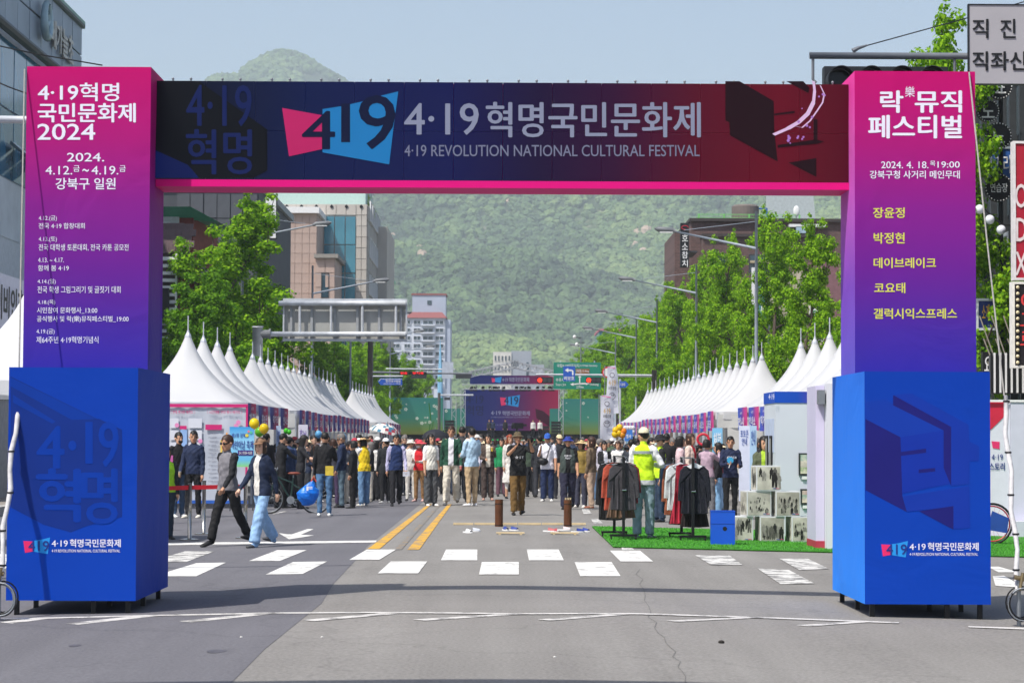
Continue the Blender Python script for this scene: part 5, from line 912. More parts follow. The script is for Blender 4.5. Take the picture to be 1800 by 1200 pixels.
# ------------------------------------------------------------------ tents
TENT = mat('tent_fabric', 'e0e1e2', .6, .03, 2, .25, 2.2, trans=.36); WALLF = mat('tent_wall', 'd2d2ce', .7, .06, 1.5, .4, 4, trans=.15); TP = mat('tent_post', 'c8ccd2', .4, .08, metal=.3)
FLAGL = mat('flag_l', '24306e', .7, .1)
def tent_proto(dp):
    o = thing('peaked_tent', 'x', 'tent'); w = 1.55; h2 = dp / 2; mb = MB(); NS = 40; NZ = 13; vs = []
    ze, zp = 2.5, 4.22
    for j in range(NZ):
        u = j / (NZ - 1); r = .04 + .96 * (.45 * (1 - u) + .55 * (1 - u) ** 2.3)
        for i in range(NS):
            a = 2 * math.pi * (i + .5) / NS - math.pi; cx, cy = math.cos(a), math.sin(a); m = max(abs(cx), abs(cy)); sq = (cx / m, cy / m)
            k = min(1, u * 1.3); x = (sq[0] * (1 - k) + cx * k) * r; y = (sq[1] * (1 - k) + cy * k) * r
            sag = 1 - .05 * (1 - u) * u * 4 * (1 - (abs(math.atan2(min(abs(cx), abs(cy)), max(abs(cx), abs(cy)))) / (math.pi / 4)) ** 2)
            vs.append((x * w * sag, y * h2 * sag, ze + (zp - ze) * u))
    base = len(vs)
    for i in range(NS): x, y, z = vs[i]; vs.append((x * 1.004, y * 1.004, ze - .24 + .02 * math.sin(i * 1.7)))
    fs = [(j * NS + i, j * NS + (i + 1) % NS, (j + 1) * NS + (i + 1) % NS, (j + 1) * NS + i) for j in range(NZ - 1) for i in range(NS)] + [(base + i, base + (i + 1) % NS, (i + 1) % NS, i) for i in range(NS)] + [tuple((NZ - 1) * NS + i for i in range(NS))]
    mb.add(vs, fs); c = build('canopy', mb, TENT, o); c.data.polygons.foreach_set('use_smooth', [True] * len(c.data.polygons)); c.data.set_sharp_from_angle(angle=R(32))
    mb = MB(); mb.tube([(0, 0, 4.17), (0, 0, 4.23), (0, 0, 4.29), (0, 0, 4.35)], [.09, .075, .04, .026], 10); mb.tube([(0, 0, 4.3), (0, 0, 4.72)], .016, 8); build('mast', mb, TP, o)
    for x in (-1, 1):
        for y in (-1, 1): mb = MB(); mb.box(x * 1.5 - .03, x * 1.5 + .03, y * (h2 - .06) - .03, y * (h2 - .06) + .03, -.1, 2.48); build('post', mb, TP, o)
    return o
def twall(tent, x0, x1, y0, y1, z0, z1, nm='side_wall'):
    """hanging cloth sheet from (x0,y0) to (x1,y1) with soft folds, tent-local"""
    mb = MB(); n = 16; L_ = math.hypot(x1 - x0, y1 - y0); nx, ny = (y1 - y0) / L_, -(x1 - x0) / L_; vs = []
    for z in (z1, (z0 + z1) / 2, z0):
        for i in range(n + 1):
            t = i / n; d = .025 * math.sin(t * L_ * 9 + z) * (0 if z == z1 else 1); vs.append((x0 + (x1 - x0) * t + nx * d, y0 + (y1 - y0) * t + ny * d, z))
    mb.add(vs, [(j * (n + 1) + i, j * (n + 1) + i + 1, (j + 1) * (n + 1) + i + 1, (j + 1) * (n + 1) + i) for j in range(2) for i in range(n)])
    o = build(nm, mb, WALLF, tent, True); return o
tp3 = tent_proto(3.0); tp2 = tent_proto(2.42); first = {3.0: True, 2.42: True}
FW = mat('flag_white', 'e2e0ea', .7, .02)
BOOTH = ['체험', '홍보관', '먹거리', '안내소', '전시', '국립공원', '보건소', '도서관', '적십자', '문화원', '체험관', '나눔', '봉사', '장터', '공예', '사진', '소방', '청년']
tn = 0
def put_tent(X, Y, dp, side, label, group, flag=True):
    global tn
    pr = tp3 if dp > 2.6 else tp2
    o = dup(pr, (X, Y, 0), 0, label, group)
    xo = side * 1.53; twall(o, xo, xo, -dp / 2 + .1, dp / 2 - .1, .05, 2.3, 'back_wall')
    if flag:
        s = -side; w = dp * .8; f = wthing('booth_banner', '%s of the blue to pink banners along the %s tents, counted from the gate' % (ORD(tn), 'left' if side < 0 else 'right'), 'banner', (X + s * 1.6, Y, 2.2), 'booth banners on the %s tents' % ('left' if side < 0 else 'right'))
        yn, yf = Y - w / 2, Y + w / 2; mb = MB(); n = 10; vs = []
        for z in (2.5, 2.2, 1.88):
            for i in range(n + 1): t = i / n; vs.append((X + s * (1.62 + .03 * math.sin(t * 7 + tn) * (2.5 - z)), yn + w * t, z - .03 * math.sin(tn)))
        mb.add(vs, [(j * (n + 1) + i, (j + 1) * (n + 1) + i, (j + 1) * (n + 1) + i + 1, j * (n + 1) + i + 1) for j in range(2) for i in range(n)])
        gm = flagmat(side); b_ = build('cloth', mb, gm, f, True); b_.data.transform(Matrix.Identity(4))
        t_ = BOOTH[tn % len(BOOTH)]; xx = X + s * 1.66
        if side < 0: a, b, c = (xx, yn + w * .2, 2.0), (xx, yf - w * .2, 2.0), (xx, yn + w * .2, 2.24); d, e_, g_ = (xx, yn + w * .4, 2.32), (xx, yf - w * .4, 2.32), (xx, yn + w * .4, 2.4)
        else: a, b, c = (xx, yf - w * .2, 2.0), (xx, yn + w * .2, 2.0), (xx, yf - w * .2, 2.24); d, e_, g_ = (xx, yf - w * .4, 2.32), (xx, yn + w * .4, 2.32), (xx, yf - w * .4, 2.4)
        text(t_, a, b, c, FW, f, .035); text('4·19', d, e_, g_, FW, f, .02)
    tn += 1; return o
def ORD(n):
    n += 1; return ['first', 'second', 'third', 'fourth', 'fifth', 'sixth', 'seventh', 'eighth', 'ninth', 'tenth', 'eleventh', 'twelfth', 'thirteenth', 'fourteenth', 'fifteenth', 'sixteenth', 'seventeenth', 'eighteenth', 'nineteenth', 'twentieth'][n - 1] if n <= 20 else 'twenty ' + ORD(n - 21)
FM_ = {}
def flagmat(side):
    if side in FM_: return FM_[side]
    m = bpy.data.materials.new('banner_print'); m.use_nodes = True; N = m.node_tree.nodes; L = m.node_tree.links; b = N['Principled BSDF']; tc = N.new('ShaderNodeTexCoord'); s = N.new('ShaderNodeSeparateXYZ'); L.new(tc.outputs['Generated'], s.inputs[0])
    r = N.new('ShaderNodeValToRGB'); e = r.color_ramp.elements; L.new(s.outputs[1], r.inputs[0])
    if side < 0: st_ = [(0, '2c4ea8'), (.4, '4a3888'), (.62, 'b42c60'), (1, 'd8346a')]
    else: st_ = [(0, 'e03a8e'), (.3, 'c8408e'), (.55, '5a4ab0'), (1, '2a5cc8')]
    while len(e) < 4: e.new(.5)
    for el, (p, c) in zip(e, st_): el.position = p; el.color = lin(c)
    L.new(r.outputs[0], b.inputs['Base Color']); b.inputs['Roughness'].default_value = .7; FM_[side] = m; return m
gl_ = 'peaked white tents lining the left side'; gr_ = 'peaked white tents lining the right side'
put_tent(-7.62, 37.2, 3.0, -1, 'white peaked tent standing alone behind the left gate tower', gl_, False); tn = 0
Lp = [(-7.97, 58 + 3 * i, 3.0) for i in range(4)] + [(-8.0, 73.4 + 2.44 * i, 2.42) for i in range(16)] + [(-7.98 + .03 * i, 123 + 2.35 * i, 2.42) for i in range(8)]
for i, (X, Y, dp) in enumerate(Lp):
    t = put_tent(X, Y, dp, -1, '%s white peaked tent from the gate in the left row of tents' % ORD(i), gl_)
    if i in (4, 20): twall(t, -1.5, 1.5, -dp / 2, -dp / 2, 1.95, 2.4, 'end_wall'); twall(t, -.2, 1.5, -dp / 2 + .02, -dp / 2 + .02, .1, 1.94, 'curtain')
tn = 0
Rp = [(8.3, 51.2, 3.0), (8.3, 54.3, 3.0), (8.3, 57.3, 3.0), (8.3, 60, 3.0), (8.3, 62.8, 3.0)] + [(8.25 - .015 * i, 71.8 + 2.36 * i, 2.42) for i in range(14)] + [(8.3 - .05 * i, 109 + 2.4 * i, 2.42) for i in range(7)]
for i, (X, Y, dp) in enumerate(Rp):
    t = put_tent(X, Y, dp, 1, '%s white peaked tent from the gate in the right row of tents' % ORD(i), gr_)
    if i in (5,): twall(t, -1.5, 1.5, -dp / 2, -dp / 2, 2.0, 2.42, 'end_wall'); twall(t, -1.2, 1.5, -dp / 2 + .02, -dp / 2 + .02, .1, 2.0, 'curtain')

for pr in (tp3, tp2):
    for ch in KIDS[pr.name]: bpy.data.objects.remove(ch)
    bpy.data.objects.remove(pr)
# ------------------------------------------------------------------ people
def rotx(v, a, o):
    v = Vector(v) - o; return Vector((v.x, v.y * math.cos(a) - v.z * math.sin(a), v.y * math.sin(a) + v.z * math.cos(a))) + o
POSES = {
    # legs: (hip swing forward, knee bend) left,right ; arms: (abduct, flex forward, elbow bend, inward) left,right
    'stand': dict(legs=((.03, .03), (-.02, .02)), arms=((.12, .05, .2, .1), (.12, .0, .2, .1))),
    'stand2': dict(legs=((.1, .1), (-.06, .05)), arms=((.16, .2, .5, .3), (.12, -.05, .3, .1)), turn=.35),
    'walk': dict(legs=((.36, .1), (-.3, .3)), arms=((.12, -.35, .25, .05), (.14, .4, .35, .1)), lean=.05),
    'walk2': dict(legs=((-.28, .34), (.34, .1)), arms=((.14, .42, .35, .1), (.14, -.35, .25, .05)), lean=.05, turn=.3),
    'step': dict(legs=((.2, .1), (-.18, .3)), arms=((.16, -.12, .25, .1), (.18, .12, .35, .1)), lean=.03),
    'hold': dict(legs=((.05, .05), (-.04, .03)), arms=((.14, .25, 1.5, .5), (.14, .2, 1.35, .45)), turn=-.2),
    'drink': dict(legs=((.05, .05), (-.04, .03)), arms=((.14, .2, 1.2, .5), (.14, .5, 1.75, .4)), turn=.15),
    'phone': dict(legs=((.04, .05), (-.03, .03)), arms=((.14, .6, 1.7, .35), (.16, .05, .3, .1)), tilt=.2),
    'photo': dict(legs=((.2, .2), (-.12, .15)), arms=((.3, 1.0, 1.15, .55), (.4, 1.25, 1.25, .5)), lean=-.04),
    'reach': dict(legs=((.08, .05), (-.04, .03)), arms=((.14, .9, .5, .1), (.16, .7, .7, .2)), lean=.1, tilt=.15),
    'hips': dict(legs=((.06, .05), (-.03, .03)), arms=((.5, .1, 1.5, 1.0), (.16, .05, .3, .1)), turn=.5),
    'crouch': dict(legs=((1.55, 2.1), (1.2, 2.0)), arms=((.2, 1.1, .6, .2), (.2, .9, .7, .2)), lean=.35),
}
PM = {}
def person_mesh(pose, build_='m', wide=1.0, skirt=False, fine=False, fat=1.0, sleeve='long', long_top=0.0):
    key = (pose, build_, wide, skirt, fine, fat, sleeve, long_top)
    if key in PM: return PM[key]
    P = POSES[pose]; piv = Vector((0, 0, .95)); lean = P.get('lean', 0); turn = P.get('turn', 0); tilt = P.get('tilt', 0)
    sh = .172 if build_ == 'm' else .15; hipw = .158 if build_ == 'm' else .163
    lofts = []; segs = []
    T = lambda x, y, z: rotx((x, y, z), lean, piv)
    def loft(pts, n=12, horiz=False, tag=1, power=1.0):
        """pts (Vector, rx, ry)"""
        vs = []; fs = []; m = len(pts)
        for i, (p, rx, ry) in enumerate(pts):
            t = (pts[min(i + 1, m - 1)][0] - pts[max(i - 1, 0)][0]).normalized()
            if horiz: a = Vector((1, 0, 0)); b = Vector((0, 1, 0))
            else:
                a = t.cross(Vector((0, 1, 0)) if abs(t.y) < .95 else Vector((0, 0, 1))).normalized(); b = t.cross(a).normalized()
            for j in range(n):
                q = 2 * math.pi * j / n; c, s = math.cos(q), math.sin(q); c = math.copysign(abs(c) ** power, c); s = math.copysign(abs(s) ** power, s); vs.append(p + a * c * rx + b * s * ry)
        for i in range(m - 1):
            for j in range(n): fs.append((i * n + j, i * n + (j + 1) % n, (i + 1) * n + (j + 1) % n, (i + 1) * n + j))
        fs.append(tuple(range(n))); fs.append(tuple(range((m - 1) * n, m * n))); lofts.append((vs, fs))
        for (p, rx, ry), (q, rx2, ry2) in zip(pts, pts[1:]): segs.append((p, q, (rx + ry) / 2, (rx2 + ry2) / 2, tag))
    f = fat; hem = .86 - long_top
    belly = .03 * (f - 1) * 4
    tor = [(hem, .158 * f + long_top * .06, .108 * f, 0), (.96, hipw * f, .116 * f, -belly * .4), (1.06, (.142 if build_ == 'm' else .128) * f, .104 * f, -belly), (1.16, .148 * f, .108 * f, -belly * .6), (1.27, (.164 if build_ == 'm' else .148) * (1 + (f - 1) * .5), .114, 0), (1.355, sh * .93, .098, .006), (1.405, sh * .72, .076, .012), (1.435, .07, .06, .014)]
    loft([(T(0, y, z), rx, ry) for z, rx, ry, y in tor], 16, True, 1, .88)
    loft([(T(0, .012, 1.41), .056, .054), (T(0, .004, 1.49), .05, .052)], 12, True, 0)
    hp = piv + Vector((0, 0, 0))
    def HT(x, y, z):
        v = Vector((x, y, z - 1.5)); v = Vector((v.x, v.y * math.cos(tilt) - v.z * math.sin(-tilt) * -1, v.z)) if False else v
        v = Matrix.Rotation(turn, 3, 'Z') @ (Matrix.Rotation(tilt, 3, 'X') @ v); return T(v.x, v.y, v.z + 1.5)
    head = [(1.458, .022, .02, -.05), (1.468, .04, .04, -.04), (1.488, .053, .062, -.02), (1.515, .061, .076, -.01), (1.55, .068, .087, 0), (1.59, .073, .094, .003), (1.63, .072, .092, .008), (1.665, .061, .078, .012), (1.688, .04, .05, .014), (1.7, .016, .02, .014)]
    loft([(HT(0, y, z), rx, ry) for z, rx, ry, y in head], 16, True, 0)
    loft([(HT(0, -.086, 1.572), .008, .008), (HT(0, -.098, 1.55), .012, .012), (HT(0, -.106, 1.536), .017, .012), (HT(0, -.09, 1.528), .013, .01)], 8, False, 0)
    for s in (-1, 1): loft([(HT(s * .068, .01, 1.59), .01, .016), (HT(s * .082, .014, 1.575), .012, .026), (HT(s * .078, .012, 1.545), .01, .014)], 8, False, 0)
    # legs
    feet = []
    for k, s in ((0, -1), (1, 1)):
        fl, bd = P['legs'][k]; hip = Vector((s * .088, 0, .9)); kn = hip + Vector((s * .01, -math.sin(fl), -math.cos(fl))) * .42; a2 = fl - bd; an = kn + Vector((0, -math.sin(a2), -math.cos(a2))) * .41
        w = wide; skin_leg = 0 if skirt else 4
        if skirt:
            loft([(hip, .085, .085), (kn, .055, .055)], 10, False, 0); loft([(kn, .052, .052), (kn.lerp(an, .35), .052, .054), (an, .034, .036)], 10, False, 0)
        else:
            loft([(hip + Vector((0, .0, .04)), .085 * f, .09 * f), (hip.lerp(kn, .4), .083 * f, .085 * f), (kn, .06 * w, .064 * w), (kn.lerp(an, .4), .058 * w, .06 * w), (kn.lerp(an, .98), .05 * w * (1.1 if w > 1.1 else 1), .055 * w * (1.1 if w > 1.1 else 1))], 12, False, 4)
        toe = .12 if a2 < -.15 else -.1 if a2 > .25 else 0
        fo = lambda y, z: an + Matrix.Rotation(-toe * 2.2, 3, 'X') @ Vector((s * (.012 - y * .12), y, z))
        loft([(fo(.055, -.03), .026, .028), (fo(.045, -.035), .036, .036), (fo(-.03, -.038), .038, .034), (fo(-.12, -.048), .045, .026), (fo(-.17, -.052), .036, .02), (fo(-.19, -.055), .02, .012)], 12, False, 5)
        feet.append(min(fo(-.15, -.07).z, fo(.04, -.07).z))
    loft([(Vector((0, 0, .98)), .14 * f, .1 * f), (Vector((0, 0, .9)), hipw * f * .98, .112 * f), (Vector((0, 0, .82)), .12 * f, .09 * f)], 14, True, 4)
    if skirt: loft([(Vector((0, 0, 1.0)), .13, .1), (Vector((0, 0, .88)), .17, .125), (Vector((0, -.01, .55)), .2, .16), (Vector((0, -.01, .42)), .215, .175)], 16, True, 4)
    # arms
    fing = []
    for k, s in ((0, -1), (1, 1)):
        ab, fl, el, inn = P['arms'][k]; sp = Vector((s * (sh - .012), .008, 1.362)); U = Vector((s * math.sin(ab), -math.sin(fl) * math.cos(ab), -math.cos(fl) * math.cos(ab))); e = sp + U * .275
        f2 = fl + el; F = Vector((-s * math.sin(inn) * min(1, el) + s * .08, -math.sin(f2) * math.cos(inn * .6), -math.cos(f2))).normalized(); wr = e + F * .245
        tg = 2 if sleeve != 'none' else 0; tg2 = {'long': 3, 'roll': 3}.get(sleeve, 0); bulk = 1.12 if fine and sleeve == 'long' else 1.05
        loft([(T(*(sp - U * .05 + Vector((-s * .03, 0, .0)))), .05, .055), (T(*sp), .058, .062), (T(*sp.lerp(e, .45)), .05 * bulk, .052 * bulk), (T(*e), .042 * bulk, .044 * bulk)], 10, False, tg)
        loft([(T(*e), .041 * bulk, .043 * bulk), (T(*e.lerp(wr, .35)), .04 * (bulk if tg2 else .92), .041 * (bulk if tg2 else .92)), (T(*wr), .029 if not tg2 else .036, .026 if not tg2 else .033)], 10, False, tg2)
        hd = wr + F * .1; side = F.cross(Vector((0, 1, 0)) if abs(F.y) < .8 else Vector((0, 0, 1))).normalized()
        loft([(T(*(wr - F * .01)), .024, .024), (T(*(wr + F * .04)), .032, .024), (T(*(wr + F * .085)), .034, .021)], 8, False, 0)
        nrm = F.cross(side).normalized()
        for q, (off, ln) in enumerate(((-.026, .065), (-.009, .078), (.009, .073), (.026, .056))):
            b = wr + F * .08 + nrm * off; m_ = b + F * ln * .5 - side * s * .004; t_ = m_ + (F * .7 - side * s * .55).normalized() * ln * .5; fing.append([T(*b), T(*m_), T(*t_)])
        b = wr + F * .03 + nrm * -.028; fing.append([T(*b), T(*(b + F * .03 - nrm * .022)), T(*(b + F * .058 - nrm * .024 - side * s * .01))])
    V = []; Fc = []
    for vs, fs in lofts: o = len(V); V += vs; Fc += [tuple(i + o for i in q) for q in fs]
    me = bpy.data.meshes.new('tmp'); me.from_pydata([tuple(v) for v in V], [], Fc); bm = bmesh.new(); bm.from_mesh(me); bmesh.ops.recalc_face_normals(bm, faces=bm.faces); bm.to_mesh(me); bm.free()
    ob = bpy.data.objects.new('tmp', me); COL.objects.link(ob); md = ob.modifiers.new('r', 'REMESH'); md.mode = 'VOXEL'; md.voxel_size = .0125 if fine else .019
    dg = bpy.context.evaluated_depsgraph_get(); rm = bpy.data.meshes.new_from_object(ob.evaluated_get(dg)); bpy.data.objects.remove(ob); bpy.data.meshes.remove(me)
    nv = len(rm.vertices); co = np.empty(nv * 3, np.float32); rm.vertices.foreach_get('co', co); co = co.reshape(-1, 3)
    nf = len(rm.polygons); ls = np.empty(nf, np.int32); lt = np.empty(nf, np.int32); rm.polygons.foreach_get('loop_start', ls); rm.polygons.foreach_get('loop_total', lt); li = np.empty(len(rm.loops), np.int32); rm.loops.foreach_get('vertex_index', li)
    nr = np.empty(nv * 3, np.float32); rm.vertices.foreach_get('normal', nr); nr = nr.reshape(-1, 3)
    cen = np.add.reduceat(co[li], ls, axis=0) / lt[:, None]
    best = np.full(nf, 9e9); tag = np.zeros(nf, np.int32)
    def dist(Pt, p, q, r0, r1):
        p = np.array(p); d = np.array(q) - p; t = np.clip(((Pt - p) @ d) / max(1e-9, d @ d), 0, 1); return np.linalg.norm(Pt - p - t[:, None] * d, axis=1) - (r0 + (r1 - r0) * t)
    for p, q, r0, r1, tg in segs:
        d = dist(cen, p, q, r0, r1); m = d < best; best[m] = d[m]; tag[m] = tg
    # trunk faces of the pelvis above the hem belong to the top
    hz = cen[:, 2]; m = (tag == 4) & (hz > hem) & (np.abs(cen[:, 0]) < .2) & (hz < 1.1); 
    if not skirt and pose != 'crouch': tag[m] = 1
    m = (tag == 1) & (hz < hem + .0) & (pose != 'crouch'); tag[m] = 4
    inner = (tag == 1) & (np.abs(cen[:, 0]) < .052) & (cen[:, 1] < -.03); tag[inner] = 6
    collar = (tag == 0) & (hz < 1.435) & (np.abs(cen[:, 0]) < .12) & (hz > 1.3); tag[collar] = 1
    vt = np.zeros(nv, np.int32); vt[li] = np.repeat(tag, lt)
    ph = rng.uniform(0, 6, 6); k = np.isin(vt, (1, 2, 3, 4, 6)).astype(np.float32) * (.0065 if not fine else .0085)
    wz = co[:, 2] + .05 * np.sin(co[:, 0] * 14 + ph[4]) + .04 * np.sin(co[:, 1] * 19 + ph[5]); d = .6 * np.sin(wz * 24 + co[:, 0] * 38 + ph[0]) * np.sin(co[:, 0] * 19 - co[:, 1] * 21 + wz * 7 + ph[1]) + .55 * np.sin(wz * 46 - co[:, 0] * 52 + co[:, 1] * 33 + ph[2]) * np.sin(wz * 11 + ph[3])
    co = co + nr * (d * k)[:, None]
    dz = -min(feet); co[:, 2] += dz
    # fingers
    fv = []; ff = []; ft = []
    if fine or True:
        nn_ = 6
        for ch in fing:
            o = nv + len(fv)
            for i, p in enumerate(ch):
                t = (ch[min(i + 1, 2)] - ch[max(i - 1, 0)]).normalized(); a = t.cross(Vector((.3, .9, .2))).normalized(); b = t.cross(a); r = (.0095, .009, .006)[i]
                for j in range(nn_): q = j * math.pi / 3; v = p + (a * math.cos(q) + b * math.sin(q)) * r; fv.append((v.x, v.y, v.z + dz))
            for i in range(2):
                for j in range(nn_): ff.append((o + i * nn_ + j, o + i * nn_ + (j + 1) % nn_, o + (i + 1) * nn_ + (j + 1) % nn_, o + (i + 1) * nn_ + j))
            ff.append(tuple(range(o + 12, o + 18)))
    allv = np.concatenate([co, np.array(fv, np.float32)]); out = bpy.data.meshes.new('person')
    ffl = [i for q in ff for i in q]; ltn = np.array([len(q) for q in ff], np.int32); LI = np.concatenate([li, np.array(ffl, np.int32)]); LT_ = np.concatenate([lt, ltn]); LS = np.concatenate([[0], np.cumsum(LT_)[:-1]]).astype(np.int32)
    out.vertices.add(len(allv)); out.vertices.foreach_set('co', allv.ravel()); out.loops.add(len(LI)); out.loops.foreach_set('vertex_index', LI); out.polygons.add(len(LT_)); out.polygons.foreach_set('loop_start', LS); out.update(calc_edges=True)
    for _ in range(7): out.materials.append(None)
    out.polygons.foreach_set('material_index', np.concatenate([tag, np.zeros(len(ff), np.int32)])); out.polygons.foreach_set('use_smooth', [True] * len(LT_)); out.validate(); bpy.data.meshes.remove(rm)
    HT2 = lambda x, y, z: HT(x, y, z) + Vector((0, 0, dz)); TT2 = lambda x, y, z: T(x, y, z) + Vector((0, 0, dz)); hands = [fing[2][0] + Vector((0, 0, dz)), fing[7][0] + Vector((0, 0, dz))]
    PM[key] = (out, HT2, TT2, hands, {}); return PM[key]
def hair_mesh(pm, kind):
    if kind in pm[4]: return pm[4][kind]
    HT = pm[1]; mb = MB()
    def shell(rx, ry, rz, cz, cut, nu=20, nv=12, cy=.012, amp=.006):
        sp = MB(); sp.sphere((0, cy, cz), (rx, ry, rz), nu=nu, nv=nv, cut=cut)
        vs = []
        for v in sp.v:
            p = Vector(v); w = mnoise.noise(p * 22) * amp + mnoise.noise(Vector((p.x * 60, p.y * 60, p.z * 8))) * amp * .7; c = Vector((0, cy, cz)); p = c + (p - c) * (1 + w / .09); vs.append(HT(*p))
        mb.add(vs, sp.f)
    line = lambda c: c[2] > ((1.628 + .01 * math.sin(c[0] * 90)) if c[1] < -.055 else (1.572 - (c[1] + .055) * .62))
    if kind in ('short', 'bald'):
        shell(.081, .104, .1, 1.612, (line if kind == 'short' else (lambda c: c[2] < 1.62 and c[1] > .0 and c[2] > 1.54)))
        if kind == 'short': shell(.079, .1, .096, 1.61, line, amp=.012)
    elif kind in ('bob', 'long', 'perm'):
        shell(.086, .107, .103, 1.612, line)
        lo = {'bob': 1.45, 'long': 1.2, 'perm': 1.5}[kind]; n = 18; vs = []; zs = [1.64, 1.58, 1.52, 1.46, 1.4, 1.32, 1.26, 1.18]; zs = [z for z in zs if z >= lo - .01]
        for sc_ in (1.0, .86):
            for zi, z in enumerate(zs):
                for i in range(n + 1):
                    a = R(-128 + 256 * i / n); fl_ = 1 + (.04 if kind != 'perm' else .12) * math.sin(zi * 1.3) - (.0 if z > 1.46 else .1)
                    rx = .084 * fl_ * sc_ + mnoise.noise(Vector((i * .9, zi * .5, 3))) * .008; ry = .1 * fl_ * sc_; p = HT(math.sin(a) * rx, .012 + math.cos(a) * ry, z); vs.append(p)
        m = len(zs); fs = []
        for q in range(2): fs += [(q * m * (n + 1) + j * (n + 1) + i, q * m * (n + 1) + j * (n + 1) + i + 1, q * m * (n + 1) + (j + 1) * (n + 1) + i + 1, q * m * (n + 1) + (j + 1) * (n + 1) + i) for j in range(m - 1) for i in range(n)]
        mb.add(vs, fs)
    elif kind == 'bun':
        shell(.081, .104, .1, 1.612, line); shell(.04, .04, .04, 1.66, None, 10, 8, cy=.11)
    elif kind == 'cap':
        shell(.085, .106, .09, 1.622, lambda c: c[2] > 1.618, amp=.002); br = []
        for z in (1.624, 1.63):
            for i in range(9): a = R(-58 + 116 * i / 8); br.append(HT(math.sin(a) * .082, -math.cos(a) * .09, z)); br.append(HT(math.sin(a) * .085, -math.cos(a) * .175 + .0, z - .016))
        fs = [(2 * i, 2 * i + 1, 2 * i + 3, 2 * i + 2) for i in range(8)] + [(18 + 2 * i, 18 + 2 * i + 2, 18 + 2 * i + 3, 18 + 2 * i + 1) for i in range(8)] + [(2 * i + 1, 2 * i + 19, 2 * i + 21, 2 * i + 3) for i in range(8)]; mb.add(br, fs)
    elif kind in ('bucket', 'sunhat'):
        w = .05 if kind == 'bucket' else .11; shell(.086, .106, .09, 1.62, lambda c: c[2] > 1.622, amp=.003); vs = []
        for rr, z in ((0, 1.63), (w * .5, 1.615), (w, 1.598)):
            for i in range(20): a = 2 * math.pi * i / 20; vs.append(HT((.084 + rr) * math.cos(a), .012 + (.104 + rr) * math.sin(a), z + .006 * math.sin(a * 3)))
        mb.add(vs, [(j * 20 + i, j * 20 + (i + 1) % 20, (j + 1) * 20 + (i + 1) % 20, (j + 1) * 20 + i) for j in range(2) for i in range(20)])
    elif kind == 'face':
        for s in (-1, 1):
            mb.cbox(HT(s * .03, -.083, 1.572), (.024, .012, .009), 0); mb.cbox(HT(s * .031, -.088, 1.594), (.032, .008, .006), 0)
        mb.cbox(HT(0, -.084, 1.504), (.04, .014, .009), 1)
    elif kind == 'shades':
        for s in (-1, 1): mb.sphere(HT(s * .033, -.09, 1.572), (.028, .012, .02), nu=10, nv=6); mb.tube([HT(s * .06, -.085, 1.576), HT(s * .08, -.0, 1.58)], .004, 4)
        mb.tube([HT(-.03, -.094, 1.576), HT(.03, -.094, 1.576)], .004, 4)
    elif kind == 'mask': mb.sphere(HT(0, -.075, 1.515), (.052, .03, .038), nu=12, nv=8)
    me = bpy.data.meshes.new(kind); me.from_pydata([tuple(v) for v in mb.v], [], mb.f)
    if kind == 'face': me.materials.append(mat('eye_dark', '2a201c', .5, 0)); me.materials.append(mat('lip', 'a8605a', .6, 0)); me.polygons.foreach_set('material_index', mb.m)
    else: me.materials.append(None)
    me.polygons.foreach_set('use_smooth', [kind != 'face'] * len(me.polygons)); me.update(); pm[4][kind] = me; return me
SKIN = [mat('skin_a', 'c99a7c', .6, .06, 12), mat('skin_b', 'bb8b6c', .6, .06, 12), mat('skin_c', 'd6ab90', .6, .06, 12)]
HAIR = {'black': mat('hair_black', '17130f', .55, .3, 40), 'brown': mat('hair_brown', '3a2418', .55, .3, 40), 'grey': mat('hair_grey', '6e6a66', .6, .3, 40), 'auburn': mat('hair_auburn', '8a3f1e', .55, .3, 40)}
def person(loc, H, rot, pose, top, bottom, shoe='1c1c1e', hair='short', hc='black', sleeve='long', inner=None, sl=None, b='m', wide=1.0, skirt=False, fine=False, fat=1.0, lt=0.0, label='', group=None, face=True, hat=None, hatc='e8e4dc', skin=0, mask=None, shades=False, fore=None):
    wide = {1.0: 1.0}.get(wide, wide); pm = person_mesh(pose, b, wide, skirt, fine, fat, sleeve, lt)
    root = thing('person', label, 'person', loc, R(rot), group); root.scale = (H / 1.7,) * 3
    o = bpy.data.objects.new('body', pm[0]); COL.objects.link(o); o.parent = root
    sk = SKIN[skin]; tm = cloth(top); sm_ = cloth(sl or top)
    for i, m in enumerate((sk, tm, sm_, cloth(fore) if fore else sm_, cloth(bottom), mat('shoe_' + shoe, shoe, .6, .1, 8), cloth(inner) if inner else tm)): o.material_slots[i].link = 'OBJECT'; o.material_slots[i].material = m
    def add(kind, name, m):
        me = hair_mesh(pm, kind); h = bpy.data.objects.new(name, me); COL.objects.link(h); h.parent = root
        if kind == 'face': h['kind'] = 'stuff'
        if m is not None: h.material_slots[0].link = 'OBJECT'; h.material_slots[0].material = m
    if hair: add(hair, 'hair', HAIR[hc])
    if hat: add(hat, 'hat' if hat != 'cap' else 'cap', mat('hat_' + hatc, hatc, .8, .12, 15))
    if face: add('face', 'face_features', None)
    if shades: add('shades', 'sunglasses', mat('black_plastic', '0c0c0e', .25, 0))
    if mask: add('mask', 'mask', mat('mask_' + mask, mask, .8, .05))
    return root, pm
def pp(px, fy, hy, rot, pose, top, bottom, label, **k):
    p = gnd(px, fy); H = (fy - hy) * p.y / 4000 / 1.0; r, pm = person(p, H, rot, pose, top, bottom, label=label, **k)
    M = Matrix.Translation(p) @ Matrix.Rotation(R(rot), 4, 'Z') @ Matrix.Scale(H / 1.7, 4); return r, M, pm
